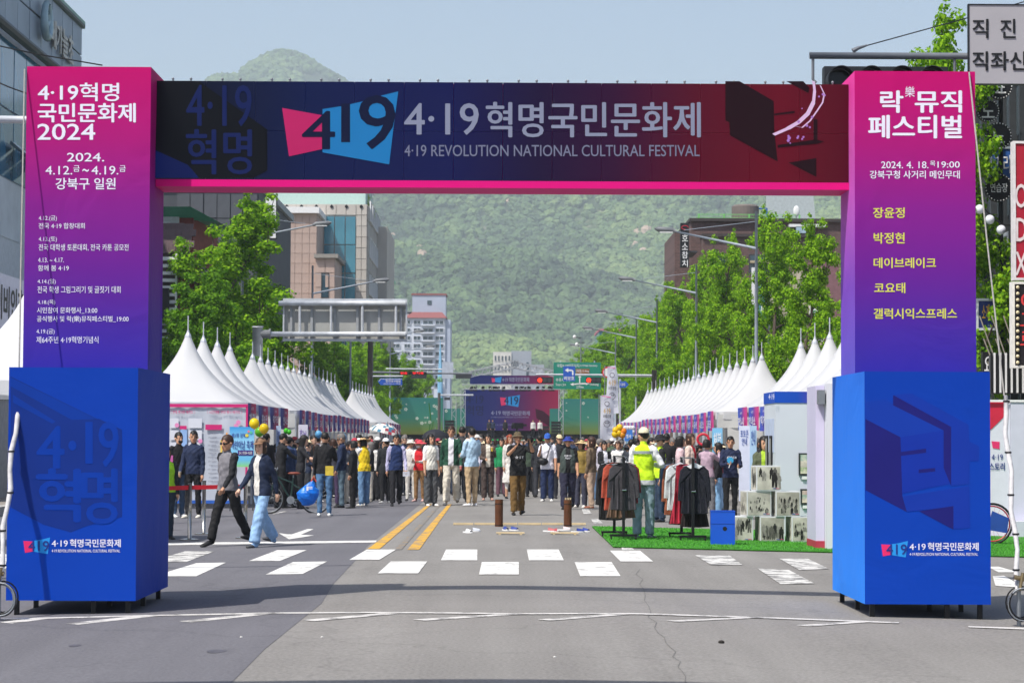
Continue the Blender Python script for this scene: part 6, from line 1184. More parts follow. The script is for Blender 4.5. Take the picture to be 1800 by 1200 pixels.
# the walking couple in front
man, Mm, pmm = pp(400, 960, 764, -42, 'walk', '77757a', '151517', 'man in grey and black raglan shirt and sunglasses striding beside the brown capped woman', shoe='121214', hc='brown', sleeve='roll', sl='1b1c20', fine=True, shades=True, wide=1.16, skin=1, fat=1.08)
wom, Mw, pmw = pp(459, 961, 766, -40, 'walk2', '16233c', '8fb2d6', 'woman in navy windbreaker, brown cap and wide light blue jeans walking past the gate', shoe='4a4a4c', hair='bob', hc='brown', b='f', fine=True, wide=1.45, inner='d8d4cc', hat='cap', hatc='8a6a50', skin=2, lt=.04)
L_ = []
L_.append(pp(313, 909, 760, 35, 'stand', '141416', '3c5068', 'man in black t-shirt and black mask at the left by the map banner', sleeve='short', fine=True, mask='1a1a1c', shoe='e0e0dc'))
L_.append(pp(339, 910, 757, -15, 'stand2', '1b2744', '17171a', 'man in dark navy jacket holding a cup beside the stanchions', fine=True, shoe='d8d2c4', skin=1, hc='black'))
L_.append(pp(291, 948, 785, 20, 'stand', '9ed62a', '2a3644', 'person in neon green vest half hidden behind the left blue base', hair='long', sl='20242a'))
L_.append(pp(570, 907, 760, 176, 'phone', '161618', '4f7296', 'man in black zip top and blue jeans seen from behind with a blue bag', fine=True, shoe='e4e4e0', skin=1))
L_.append(pp(492, 893, 762, 120, 'reach', '1a1b1e', '1a1a1c', 'black haired person in black hooded jacket behind the woman with the brown cap', hair='short', wide=1.1))
L_.append(pp(508, 892, 768, 150, 'stand', '34466a', '22242a', 'man in blue jacket and black cap in the queue by the tents', hat='cap', hatc='18181a'))
L_.append(pp(528, 894, 765, 85, 'reach', '222226', '1c1c20', 'woman with long black hair holding out leaflets beside the bicycle', hair='long', b='f', sleeve='short', skin=2, inner='c8c8c4'))
L_.append(pp(468, 885, 762, 150, 'stand', '26262a', '202024', 'dark haired person right behind the woman with the brown cap', hair='short'))
L_.append(pp(600, 892, 762, -95, 'phone', '1f2c48', '5a6f7c', 'grey haired man in navy bomber jacket on his phone beside the blue bag', hc='grey', shades=True, fine=True, shoe='2a2a2c', skin=1))
L_.append(pp(586, 889, 772, 160, 'stand', '3a3a44', '4a3a58', 'woman in purple patterned trousers behind the man with the blue bag', hair='perm', hc='brown', b='f'))
L_.append(pp(620, 893, 775, -100, 'stand', '17181a', '141416', 'short woman all in black with permed hair next to the yellow vest', hair='perm', b='f', wide=1.15))
L_.append(pp(640, 889, 768, -150, 'reach', 'e2c21e', '6688ac', 'woman in yellow vest over white sleeves and blue jeans', hair='bob', b='f', sl='dcd9d2', wide=1.25, shoe='e0dcd0', fine=True, hat='sunhat', hatc='c8a878'))
L_.append(pp(677, 884, 770, -165, 'stand2', '25272a', '1b1c20', 'man in black coat and white cap seen from behind, left of the padded vest', hat='cap', hatc='e4e4e8', wide=1.1, lt=.08, shoe='c8c8c6'))
L_.append(pp(696, 889, 763, 8, 'step', '1c2f5a', '202024', 'man in navy padded vest over lilac sleeves carrying a white paper', sl='b8b4d2', fine=True, wide=1.18, sleeve='roll', skin=1))
L_.append(pp(722, 880, 772, 0, 'stand', 'd8d2ca', 'd8d4cc', 'person in white with a cream bucket hat right of the padded vest', hat='bucket', hatc='ddd8c8', b='f'))
L_.append(pp(737, 881, 773, -20, 'hold', 'c8202c', '8a6844', 'child like figure in red vest and red hat with a white mask', hat='sunhat', hatc='d84a54', sl='d8d4d0', mask='e6dede', b='f', shoe='d0a8a0'))
L_.append(pp(757, 889, 763, 25, 'stand', 'dcd9cc', '4c4e50', 'woman with very long black hair, cream knit vest and wide grey trousers', hair='long', b='f', sl='ece9e4', sleeve='short', wide=1.5, fine=True, shoe='e4e2dc'))
L_.append(pp(793, 887, 748, -5, 'step', '1f4a38', 'd9d2c2', 'tall young man in green cardigan, white t-shirt and cream trousers', inner='e2e0e4', fine=True, wide=1.4, hc='brown', shoe='d8cfc0', skin=1))
L_.append(pp(812, 882, 750, 170, 'phone', '3a3a3c', '1b1b1e', 'person with a yellow sash behind the green cardigan', sl='e6e4da', wide=1.2))
L_.append(pp(829, 889, 752, -150, 'hold', 'a8c4d8', 'b89f7c', 'man in light blue shirt and khaki trousers seen from the side', fine=True, shoe='e6e6e6', skin=2))
L_.append(pp(857, 879, 763, 5, 'drink', '4f423c', '4a3e3a', 'woman in brown trouser suit over a cream top drinking from a cup', hair='bob', b='f', inner='d8d0c0', fine=True, wide=1.3, shoe='b08878'))
L_.append(pp(881, 872, 770, 10, 'stand', '1f8a54', '6a4a54', 'woman in bright green top and flowered trousers left of the photographer', hair='perm', b='f', sleeve='long', wide=1.2, sl='1f8a54'))
L_.append(pp(896, 876, 764, 15, 'stand', 'cfcac2', 'dedbd4', 'auburn haired woman in a long white skirt behind the photographer', hair='bob', hc='auburn', b='f', skirt=True))
L_.append(pp(910, 905, 758, 10, 'photo', '151516', '6d5228', 'photographer in black t-shirt, brown trousers and bucket hat holding a camera to his face', sleeve='short', hat='bucket', hatc='5a4e38', fine=True, wide=1.3, fat=1.1, skin=1, lt=.05))
L_.append(pp(933, 873, 768, 160, 'stand', '3b4a3c', '22242a', 'person in dark green jacket right behind the photographer', hair='short', wide=1.1))
L_.append(pp(948, 874, 765, 175, 'stand2', '2b2d32', '34363c', 'man in charcoal jacket seen from behind, left of the white shirt and sling bag', wide=1.15))
L_.append(pp(962, 881, 762, -8, 'phone', 'e0dfe6', '1e2c4e', 'man in white t-shirt, blue cap and navy trousers with a black sling bag', sleeve='short', hat='cap', hatc='2c5cb0', fine=True, wide=1.35, shoe='dedcd6', skin=1, lt=.05))
L_.append(pp(998, 895, 766, 0, 'step', '3c4642', '26263a', 'stout man in open grey vest over a black printed t-shirt with a blue headband', inner='131315', sleeve='short', sl='151517', fine=True, fat=1.28, wide=1.45, shoe='1a1a1c', hat='bucket', hatc='24388a', skin=1))
L_.append(pp(983, 876, 764, 12, 'stand', '22242c', '22242c', 'man in black with a pale visor just behind the stout man', hat='cap', hatc='d8c8a0'))
L_.append(pp(1021, 892, 772, -30, 'stand', '8a7438', '3a3c4c', 'woman in mustard top and beige sun hat right of the stout man', hair='bob', b='f', hat='sunhat', hatc='c8b080', wide=1.2, shoe='d8d4cc'))
L_.append(pp(1039, 893, 768, -120, 'stand2', '6d5c48', 'b39a84', 'woman in brown jacket, beige trousers and heels turning away', hair='bob', hc='brown', b='f', fine=True, wide=1.15, shoe='8a5038'))
L_.append(pp(1062, 884, 776, 20, 'hold', '1d1e22', 'c2a890', 'woman in black jacket holding leaflets over a white blouse', hair='bob', b='f', inner='dcdce2', fine=True))
L_.append(pp(1086, 882, 775, 0, 'stand', 'dedbd6', '4a4a50', 'smiling woman in white blouse behind the first clothes rack', hair='perm', hc='brown', b='f', face=True))
L_.append(pp(1131, 947, 752, 160, 'hips', 'c8ee22', '8fa8b4', 'tall marshal in neon yellow vest and cream cap seen from behind at the clothes racks', sl='e0e0e0', hat='cap', hatc='d9cfae', fine=True, wide=1.25, shoe='6a6c6e', fat=1.08, hair='short'))
L_.append(pp(1159, 917, 764, -75, 'stand', 'c2e824', '2a3b50', 'marshal in black knit cap and neon vest over a black jacket', sl='1a1a1d', hat='bucket', hatc='1a1a1c', mask='c8d4d0', fine=True, b='f', wide=1.2))
L_.append(pp(1172, 890, 762, 160, 'stand', '17171a', '1c1c20', 'dark figure in a black coat behind the knit capped marshal', hair='short'))
L_.append(pp(1196, 900, 767, 95, 'stand', 'd8bcc0', '3f3a40', 'woman with short black hair and a pink scarf behind the second clothes rack', hair='bob', b='f'))
L_.append(pp(1214, 902, 762, 60, 'stand', 'd8c2b4', '2c2624', 'woman with reddish brown hair and a red scarf behind the second clothes rack', hair='bob', hc='brown', b='f', inner='b81c2c', fine=True))
L_.append(pp(1243, 905, 772, 150, 'photo', 'b49aa8', '6c6c70', 'woman in lilac top raising both hands near the second clothes rack', hair='perm', b='f', wide=1.2))
L_.append(pp(1262, 903, 778, -100, 'stand', '1c1c22', '7fa8cc', 'woman in black cardigan and light jeans left of the navy sweatshirt', hair='bob', b='f', wide=1.3))
sw_, Ms, pms = pp(1284, 912, 767, 5, 'hold', '17213f', '131315', 'young man in navy college sweatshirt holding a small blue fan', fine=True, shoe='1c1c1e', skin=1)
gw, Mg, pmg = pp(1343, 938, 767, 0, 'drink', '545a44', '2a2c30', 'woman in leafy print blouse with a lime green scarf behind the stacked photo cubes', hair='bob', b='f', inner='a8c838', fine=True)
cr_p = person(gnd(1394, 938), 1.62, 30, 'crouch', '17171a', '26282c', hat='cap', hatc='e8e6e2', label='person in white cap crouching behind the photo cubes against the white booth wall', fore='e8e8e6')
L_.append(pp(1110, 905, 772, 170, 'stand', '30343c', '2a2e38', 'person in dark clothes half hidden by the first clothes rack', hair='short'))
# the crowd behind
TOPS = [('1b1c20', 'black'), ('26324a', 'navy'), ('d8d5cf', 'white'), ('3f4148', 'charcoal'), ('8a7a66', 'brown'), ('b8b4c0', 'lilac'), ('6a2430', 'crimson'), ('4a5a44', 'olive'), ('c9b8a0', 'beige'), ('7f9ab8', 'skyblue'), ('2b2b30', 'black'), ('c04868', 'pink'), ('5c6068', 'grey'), ('1f5a48', 'green')]
BOTS = [('1b1c20', 'black'), ('2b3446', 'navy'), ('55708f', 'denim'), ('8a7c68', 'khaki'), ('3a3c40', 'slate'), ('c8c2b4', 'cream')]
HATS = [None] * 11 + [ ('cap', 'e4e2dc', 'white cap'), ('bucket', '2a2c34', 'dark hat'), ('sunhat', 'd8c8a4', 'straw hat'), ('cap', '1c1c20', 'black cap'), ('cap', 'b03848', 'red cap'), ('bucket', 'd8d4cc', 'pale hat')]
rc = random.Random(91); keys = [('stand', 'm', 1.0, 0), ('stand2', 'm', 1.1, 0), ('stand', 'f', 1.2, 0), ('hold', 'f', 1.2, 0), ('step', 'm', 1.1, 0), ('stand2', 'f', 1.3, 0), ('phone', 'm', 1.0, 0)]
spots = []; LS_ = set()
def free(x, y, r): return all((x - a) ** 2 + (y - b) ** 2 > r * r for a, b in spots)
for l in L_: spots.append((l[0].location.x, l[0].location.y))
tries = 0; n_c = 0
zones = [(60, 70, -6.2, 6.4, 62), (70, 86, -6.2, 6.2, 46), (86, 112, -6.2, 6, 42), (112, 160, -6, 6, 30), (58, 72, -6.4, -2.6, 24), (54, 72, 3.2, 6.5, 22)]
seen = {}
for za, zb_, xa_, xb_, cnt in zones:
    k = 0
    while k < cnt and tries < 9000:
        tries += 1; y = rc.uniform(za, zb_); x = rc.uniform(xa_, xb_)
        if y < 66 and -3.2 < x < 2.6: continue
        if not free(x, y, 0.5 if y < 90 else .75): continue
        spots.append((x, y)); k += 1; n_c += 1
        t = rc.choice(TOPS if rc.random() < .5 else [TOPS[0], TOPS[1], TOPS[3], TOPS[10], TOPS[7]]); b = rc.choice(BOTS if rc.random() < .5 else BOTS[:2] + BOTS[4:5]); h = rc.choice(HATS); ps = rc.choice(keys); fem = ps[1] == 'f'; hair = rc.choice(['bob', 'long', 'perm', 'bun']) if fem else 'short'
        rot = rc.choice([180, 175, 165, 195, 10, -20, 90, -90, 140, 30]) + rc.uniform(-15, 15); H = rc.uniform(1.54, 1.66) if fem else rc.uniform(1.64, 1.8)
        look = ('back turned' if 100 < rot % 360 < 260 else 'facing the gate' if not 60 < rot % 360 < 300 else 'sideways')
        hd = h[2] if h else {'bob': 'bobbed hair', 'long': 'long hair', 'perm': 'permed hair', 'bun': 'bun hair', 'short': 'short hair'}[hair]
        where = ('near left tents' if x < -2.5 else 'near right tents' if x > 2.5 else 'mid street'); dep = 'front' if y < 70 else 'middle' if y < 95 else 'far'
        lab = 'person in %s top, %s trousers, %s, %s, %s rows %s' % (t[1], b[1], hd, look, dep, where)
        if lab in LS_: spots.pop(); k -= 1; continue
        LS_.add(lab)
        person((x, y, gz(x)), H, rot, ps[0], t[0], b[0], hair=hair, b=ps[1], wide=ps[2], hat=h[0] if h else None, hatc=h[1] if h else 'e8e4dc', label=lab, group='crowd walking between the tents', face=abs(((rot + 180) % 360) - 180) < 70, skin=rc.randrange(3), hc=rc.choice(['black', 'black', 'black', 'brown', 'grey']), sleeve=rc.choice(['long', 'short']) if n_c % 3 == 0 else 'long', shoe=rc.choice(['e0deda', '1c1c1e', '3a3a3c']))
bags = 0
for o_ in [q for q in COL.objects if q.get('group') == 'crowd walking between the tents']:
    a_ = o_.rotation_euler[2] % (2 * math.pi)
    if bags < 18 and o_.location.y < 72 and 2.2 < a_ < 4.1 and 'back turned' in o_['label'] and rc.random() < .7:
        c_, n_ = rc.choice([('1c1d22', 'black'), ('2c3c5c', 'navy'), ('6a6c70', 'grey'), ('8a5a38', 'tan'), ('a83040', 'red'), ('4a5a3c', 'olive')]); s_ = o_.scale[0]; Mx = Matrix.Translation(o_.location) @ Matrix.Rotation(a_, 4, 'Z') @ Matrix.Scale(s_, 4)
        b_ = thing('backpack', '%s backpack on the %s' % (n_, o_['label'].replace('person in', 'person in')[:70].rsplit(',', 1)[0]), 'backpack', Mx @ Vector((0, .17, 1.05)), a_, 'backpacks in the crowd'); mb = MB(); mb.sphere((0, 0, .06), (.14, .075, .2), nu=12, nv=8); build('pack_body', mb, cloth(c_), b_, True); mb = MB(); mb.sphere((0, .06, -.02), (.1, .04, .1), nu=10, nv=6); build('pocket', mb, cloth(c_), b_, True)
        for sx in (-1, 1): mb = MB(); mb.tube([(sx * .08, -.03, .24), (sx * .1, -.12, .32), (sx * .11, -.2, .36)], .014, 6); build('strap', mb, cloth(c_), b_)
        bags += 1
# performers on the stage
for i, px in enumerate((888, 937, 949, 866, 860)):
    p = at(px, 766, 211); person((p.x, 211, at(0, 765, 211).z), 1.7, 0, 'stand', ['1b1c20', 'd8d5cf', 'd8d5cf', '26324a', '2b2b30'][i], '1b1c20', label=['performer in black at the left of the stage centre', 'performer in white, left one of the pair at the right of the stage', 'performer in white, right one of the pair at the right of the stage', 'performer in navy on the left half of the stage', 'performer in black farthest left on the stage'][i], group='performers on the stage')
# ------------------------------------------------------------------ props
# turf, booth, photo cubes
TURF = mat('green_turf', '38801c', .9, .25, 20, 1.0, 60)
mb = MB(); xs_ = [1.72 + i * .35 for i in range(31)]; vs = [(x, y, gz(x) + z) for z in (.012, .028) for y in (34.6, 42.6) for x in xs_]; n = len(xs_)
mb.add(vs, [(2 * n + i, 2 * n + i + 1, 3 * n + i + 1, 3 * n + i) for i in range(n - 1)] + [(i, i + 1, 2 * n + i + 1, 2 * n + i) for i in range(n - 1)] + [(0, 2 * n, 3 * n, n), (n - 1, 2 * n - 1, 4 * n - 1, 3 * n - 1)])
build('turf_mat', mb, TURF, label='bright green artificial turf mat laid on the road under the booth', cat='turf mat')
rt_ = random.Random(4); mb = MB()
for i in range(26000):
    x = rt_.uniform(1.73, 9.0) if i % 5 else rt_.uniform(1.73, 12); y = rt_.uniform(34.6, 42.4); z = gz(x) + .028; a = rt_.uniform(0, 3.14); dx, dy = math.cos(a) * .007, math.sin(a) * .007; h = rt_.uniform(.014, .032)
    k = len(mb.v); mb.v += [(x - dx, y - dy, z), (x + dx, y + dy, z), (x + rt_.uniform(-.012, .012), y + rt_.uniform(-.012, .012), z + h)]; mb.f.append((k, k + 1, k + 2)); mb.m.append(0)
build('turf_blades', mb, mat('turf_blade', '4a9826', .8, .3, 3), kind='stuff', label='short green plastic grass blades of the turf mat')
BW = mat('booth_white', 'ccd0d8', .6, .04, 1)
bo = wthing('booth', 'white exhibition booth wall with a blue band along the top beside the right base', 'booth', (5.2, 40, 0)); Y = 40; A = lambda px, py, Y=40: at(px, py, Y)
x0, x1, z0, z1, z2 = A(1363, 0).x, A(1440, 0).x, gz(5), A(1400, 708).z, A(1400, 688).z
wall(bo, x0, x1 + .5, Y, Y + 1.7, z0, z1, BW, 'wall_panel'); BB = ramp_mat('booth_band', [(0, '1c4fb8'), (.5, '1c4cb0'), (1, '54409e')], 0, x0, x1, .5, bump=0)
wall(bo, x0 - .012, x1 + .5, Y - .012, Y + 1.7, z1, z2, BB, 'blue_band'); ptext('4·19', 1351, 692, 1361, 702, 39.9, PRINTW, bo, .02)
mb = MB(); mb.box(x0 - .008, x0 - .002, Y + .2, Y + 1.5, 1.4, 2.0); build('side_print', mb, mat('pale_print', 'b8c2da', .6), bo)
for yy in (40.4, 41.0): mb = MB(); mb.box(x0 - .03, x0 - .004, yy, yy + .3, 1.0, 1.7); f_ = build('frame', mb, BLACK, bo); mb = MB(); mb.box(x0 - .034, x0 - .031, yy + .04, yy + .26, 1.05, 1.65); build('picture', mb, mat('grey_photo', '8a8a88', .5, .5, 3), f_)
for (px0, py0, px1, py1, cols, lab) in ((1404, 796, 1431, 835, ('4fb0a0', 'c8c4b4', '6aa84a'), 'upper'), (1407, 859, 1431, 886, ('b88a8a', '7fb0a0', 'c8b8a8'), 'lower')):
    o = wthing('framed_picture', lab + ' small framed colour picture on the white booth wall', 'picture', A(px0, py1)); a_ = A(px0, py1, 39.96); c_ = A(px1, py0, 39.96); mb = MB(); mb.box(a_.x, c_.x, 39.95, 39.99, a_.z, c_.z); build('frame', mb, mat('dark_frame2', '2c3432', .5), o)
    h = (c_.z - a_.z - .06) / 3
    for k in range(3): mb = MB(); mb.box(a_.x + .03, c_.x - .03, 39.94, 39.948, a_.z + .03 + h * k, a_.z + .03 + h * (k + 1)); build('picture_band', mb, mat('pic_' + cols[2 - k], cols[2 - k], .6, .35, 9, col2='e8dcc8'), o)
    mb = MB(); c = A((px0 + px1) / 2, py1 + 4, 39.97); mb.box(c.x - .08, c.x + .08, 39.96, 39.985, c.z - .03, c.z + .03); build('caption_card', mb, WHITE, o)
fr = wthing('entrance_panels', 'thick white and lavender entrance frame with a red foot beside the right base', 'booth frame', (5.0, 35.6, 0)); A = lambda px, py: at(px, py, 35.6)
zt = A(1440, 678).z; wall(fr, A(1433, 0).x, A(1448, 0).x, 35.6, 36.6, gz(5) + .14, zt, mat('lavender_panel', 'c8c2da', .6, .04, 1), 'post_face'); wall(fr, A(1433, 0).x - .004, A(1448, 0).x + .003, 35.58, 36.62, gz(5), gz(5) + .14, mat('red_foot', 'b03448', .6), 'red_foot')
wall(fr, A(1448, 0).x + .004, A(1466, 0).x + .5, 35.35, 36.6, gz(5), zt + .03, mat('panel_white', 'd2d3d8', .6, .03, 1), 'post_face'); mb = MB(); mb.cbox(A(1441, 698) - Vector((0, .12, 0)), (.1, .2, .22)); build('spotlight', mb, GREYM, fr)
# cubes
def photo_mat(name, sc, seed, dark=.35, pat='n'):
    m = bpy.data.materials.new(name); m.use_nodes = True; N = m.node_tree.nodes; L = m.node_tree.links; b = N['Principled BSDF']; tc = N.new('ShaderNodeTexCoord'); mp = N.new('ShaderNodeMapping'); mp.inputs['Location'].default_value = (seed, seed * .7, seed * 1.3); L.new(tc.outputs['Object'], mp.inputs['Vector'])
    n = N.new('ShaderNodeTexNoise'); n.inputs['Scale'].default_value = sc; n.inputs['Detail'].default_value = 5; n.inputs['Distortion'].default_value = 1.4; L.new(mp.outputs[0], n.inputs['Vector'])
    v = N.new('ShaderNodeTexVoronoi'); v.inputs['Scale'].default_value = sc * 1.6; L.new(mp.outputs[0], v.inputs['Vector'])
    mm = N.new('ShaderNodeMath'); mm.operation = 'MULTIPLY_ADD'; mm.inputs[1].default_value = .45; L.new(v.outputs['Distance'], mm.inputs[0]); L.new(n.outputs['Fac'], mm.inputs[2])
    r = N.new('ShaderNodeValToRGB'); e = r.color_ramp.elements; e[0].position = .5 + dark * .25; e[0].color = lin('1a1918'); e[1].position = .8 + dark * .25; e[1].color = lin('c8c4b8'); L.new(mm.outputs[0], r.inputs[0]); L.new(r.outputs[0], b.inputs['Base Color']); b.inputs['Roughness'].default_value = .35; return m
s = .415; gp = 'photo cubes stacked beside the booth'
for i, (px, py, w, lab, sc_, dk) in enumerate(((1302, 944, 1, 'bottom left of the stacked photo cubes, by the blue bin', 5, .3), (1357, 944, 1, 'bottom middle of the stacked photo cubes', 9, .35), (1412, 944, 1, 'bottom right of the stacked photo cubes', 13, .35), (1332, 898, 1, 'middle row photo cube on the left', 9, .1), (1385, 898, 1, 'middle row photo cube on the right', 12, .45), (1350, 852, 1, 'topmost of the stacked photo cubes', 8, .02))):
    lvl = 0 if py == 944 else 1 if py == 898 else 2
    p = at(px, 944, 37.6); X0 = p.x; z = gz(5) + .03 + lvl * (s + .004); o = wthing('photo_cube', lab, 'photo cube', (X0, 37.9, z), gp); o.rotation_euler = (0, 0, R(6 + (i * 37) % 7 - 3)); ROOT[o.name] = Vector((0, 0, 0))
    mb = MB(); mb.box(-s / 2, s / 2, -s / 2, s / 2, 0, s); build('cube_body', mb, mat('cube_white', 'd8dadc', .5, .03), o)
    rr = random.Random(i * 5 + 2); dens = (9, 16, 34, 26, 30, 7)[i]; fh = (.2, .17, .075, .06, .09, .2)[i]
    for k, (rz, nm) in enumerate(((0, 'front'), (-90, 'side'))):
        mb = MB(); mb.box(-s / 2 + .018, s / 2 - .018, -s / 2 - .004, -s / 2 - .001, .018, s - .018); f = build('photograph', mb, mat('photo_paper%d' % (i % 3), ('b8b4a8', 'a8a498', 'c2beb0')[i % 3], .4, .3, 5), o); f.rotation_euler = (0, 0, R(rz))
        for tone, hexc in ((0, '24221f'), (1, '5c5a54'), (2, '8d8a82')):
            mp2 = MB()
            for q in range(dens):
                if q % 3 != tone: continue
                x = rr.uniform(-s / 2 + .05, s / 2 - .05); zb = .03 + (rr.random() ** 1.3) * (s * .62 if i != 1 else .12); h = min(fh * (1.15 - zb / s * .75) * rr.uniform(.8, 1.25), s - .03 - zb); w = h * rr.uniform(.14, .24); y = -s / 2 - .0045 - .00012 * q
                pts = [(-w, 0), (-.25 * w, 0), (0, .4), (.3 * w, 0), (w, 0), (w * .8, .45), (w * 1.15, .5), (w * .9, .78), (w * .42, .84), (w * .45, .95), (0, 1), (-w * .45, .95), (-w * .42, .84), (-w * .95, .78), (-w * 1.1, .48), (-w * .8, .45)]
                mp2.add([(x + (a if abs(a) > 0 else 0), y, zb + b * h) for a, b in pts], [(0, 1, 2, 13), (2, 3, 4, 5, 7), (0, 2, 15), (2, 7, 8, 12, 13), (5, 6, 7), (8, 9, 10, 11, 12), (13, 14, 15)])
            f2 = build('photo_figures', mp2, mat('photo_tone%d' % tone, hexc, .4, .2, 30), o, kind='stuff'); f2.rotation_euler = (0, 0, R(rz))
    mb = MB(); mb.box(s / 2 - .14, s / 2 - .03, -s / 2 - .012, -s / 2 - .0105, .035, .045); mb.box(s / 2 - .085, s / 2 - .03, -s / 2 - .0125, -s / 2 - .0122, .035, .045, 1); build('caption_strip', mb, [mat('cap_blue', '2a4ca0', .5), mat('cap_pink', 'c83a6a', .5)], o)
# blue bin
bb = wthing('blue_bin', 'blue corrugated plastic bin with a round hand hole on the turf', 'bin', (gnd(1258, 953).x, 36.2, gz(3.6) + .028)); c = Vector(bb.location); ROOT[bb.name] = Vector((0, 0, 0)); bb.rotation_euler = (0, 0, R(-3))
BP = mat('blue_plastic', '1554c8', .35, .08, 2); mb = MB(); w, h = .19, .53
mb.box(-w, w, -.16, -.15, 0, h); mb.box(-w, w, .15, .16, 0, h); mb.box(-w, -w + .01, -.15, .15, 0, h); mb.box(w - .01, w, -.15, .15, 0, h); mb.box(-w + .01, w - .01, -.15, .15, 0, .01); build('bin_body', mb, BP, bb)
mb = MB(); mb.disc((.03, -.162, .25), .035, 16, 'Y', .002); build('hand_hole', mb, BLACK, bb)
for z in (.33, .52): mb = MB(); mb.box(-w - .004, w + .004, -.166, -.1605, z, z + .008); build('rib', mb, BP, bb)
# clothes racks and garments
def garment(X, Y, col, w, h, ztop, sleeves, label, nm, cat, gp, tilt=0, collar=None):
    o = thing(nm, label, cat, (X, Y, ztop), R(tilt), gp); mb = MB(); T_ = .035
    pts = [(-.07, 0), (-.2 * w, -.05), (-.27 * w, -.1), (-.31 * w, -.2)] if True else []
    if sleeves: out = [(-.065, 0), (-.17 * w, -.04), (-.235 * w, -.1), (-.265 * w, -.3), (-.28 * w, -.74 * h), (-.222 * w, -.75 * h), (-.205 * w, -.3), (-.225 * w, -h), (-.08 * w, -h - .012)]
    else: out = [(-.065, 0), (-.14 * w, -.03), (-.16 * w, -.3), (-.14 * w, -.4), (-.27 * w, -h), (-.08 * w, -h - .012)]
    full = out + [(-x, z) for x, z in reversed(out)]
    n = len(full); vs = []
    for y, sc_ in ((-T_, .94), (-T_ * .6, 1.0), (T_ * .6, 1.0), (T_, .94)):
        for i, (x, z) in enumerate(full): vs.append((x * sc_, y + .02 * math.sin(x * 25 + z * 3), z * (1 if sc_ == 1 else .995)))
    fs = [(j * n + i, j * n + (i + 1) % n, (j + 1) * n + (i + 1) % n, (j + 1) * n + i) for j in range(3) for i in range(n)] + [tuple(range(n)), tuple(reversed(range(3 * n, 4 * n)))]
    mb.add(vs, fs); build('garment_body', mb, cloth(col), o)
    # soft vertical folds on the front
    for k in range(5):
        x = (-.16 + .08 * k) * w; mf = MB(); mf.tube([(x, -T_ - .002, -.2), (x * 1.15, -T_ - .008, -h * .6), (x * 1.25, -T_ + .004, -h + .01)], [.004, .014, .016], 6); build('fold', mf, cloth(col), o, True)
    mb = MB(); mb.tube([(0, 0, -.01), (0, 0, .05), (.02, 0, .075), (0, 0, .095), (-.018, 0, .08)], .004, 5); mb.tube([(-.19 * w, 0, -.035), (0, 0, 0), (.19 * w, 0, -.035)], .007, 5); build('hanger', mb, GREYM, o)
    if collar: mb = MB(); mb.prism([(-.13, -.05, -.03), (0, -.06, .03), (.13, -.05, -.03), (.07, -.055, -.07), (0, -.06, -.05), (-.07, -.055, -.07)], (0, .02, 0)); build('collar', mb, cloth(collar), o)
    return o
def rack(px, py, label, items, k):
    p = gnd(px, py); zg = gz(p.x) + .028; H = 1.34; L_r = 1.25; o = thing('clothes_rack', label, 'clothes rack', (p.x, p.y, zg), R(4)); ys = (0, L_r)
    for y in ys:
        mb = MB(); mb.box(-.022, .022, y - .018, y + .018, .07, H); build('upright', mb, BLACK, o); mb = MB(); mb.box(-.22, .22, y - .02, y + .02, .055, .09); build('base_bar', mb, BLACK, o)
        for x in (-.2, .2): mb = MB(); mb.disc((x - .012, y, .027), .026, 12, 'X', .024); mb.box(x - .006, x + .006, y - .008, y + .008, .03, .06); build('castor', mb, BLACK, o)
        mb = MB(); mb.tube([(-.03, y - .03, .8), (.04, y - .035, .8)], .012, 8); mb.tube([(.03, y - .035, .8), (.03, y - .035, .83)], .006, 6); build('clamp', mb, mat('chrome', 'b8b8b8', .2, 0, metal=1), o)
    mb = MB(); mb.tube([(0, -.12, H), (0, L_r + .12, H)], .013, 8); build('top_rail', mb, mat('chrome', 'b8b8b8', .2, 0, metal=1), o); mb = MB(); mb.tube([(0, 0, .09), (0, L_r, .09)], .013, 8); build('bottom_rail', mb, BLACK, o)
    for i, (col, w, h, sl, nm, lb, cl, dx) in enumerate(items): garment(p.x + dx, p.y + .09 + i * .17, col, w, h, zg + H - .1, sl, lb, nm, 'garment', 'garments on the %s clothes rack' % k, collar=cl, tilt=4 + (i * 53 % 9 - 4))
rack(1096, 951, 'black wheeled clothes rack at the left end of the turf', [('3a383c', .95, .76, True, 'jacket', 'charcoal grey jacket hanging foremost on the left rack', None, 0), ('7a1a28', .85, .66, True, 'jacket', 'dark red jacket behind the charcoal one on the left rack', None, .06), ('5e4838', .9, .9, False, 'skirt', 'brown skirt hanging lowest on the left rack', None, -.02), ('a84a34', .9, .78, True, 'jacket', 'rust coloured jacket showing on the left side of the left rack', None, -.09), ('d8d2ca', .8, .68, True, 'blouse', 'white blouse at the back of the left rack', 'e0e0e0', .06), ('17171a', 1.0, .95, True, 'coat', 'black coat at the rear of the left rack', None, -.14)], 'left')
rack(1218, 953, 'black wheeled clothes rack beside the blue bin', [('11131f', .98, .8, True, 'jacket', 'midnight navy jacket with a white collar hanging foremost on the right rack', 'e4e4e8', .03), ('1d1012', .9, 1.02, False, 'dress', 'long black pleated dress on the right rack', None, .05), ('a01c34', .85, .98, False, 'dress', 'crimson pinafore dress on the right rack', None, -.12), ('ccd2d4', .95, .76, True, 'shirt', 'pale grey white shirt hanging at the left of the right rack', 'e4e4e8', -.17), ('3a1c20', .9, 1.0, False, 'skirt', 'maroon skirt at the back of the right rack', None, -.1), ('9a5a40', .9, .85, True, 'jacket', 'copper brown jacket behind the grey white shirt', None, -.2), ('46648a', .85, .82, True, 'jacket', 'denim blue jacket rearmost on the right rack', None, -.24)], 'right')
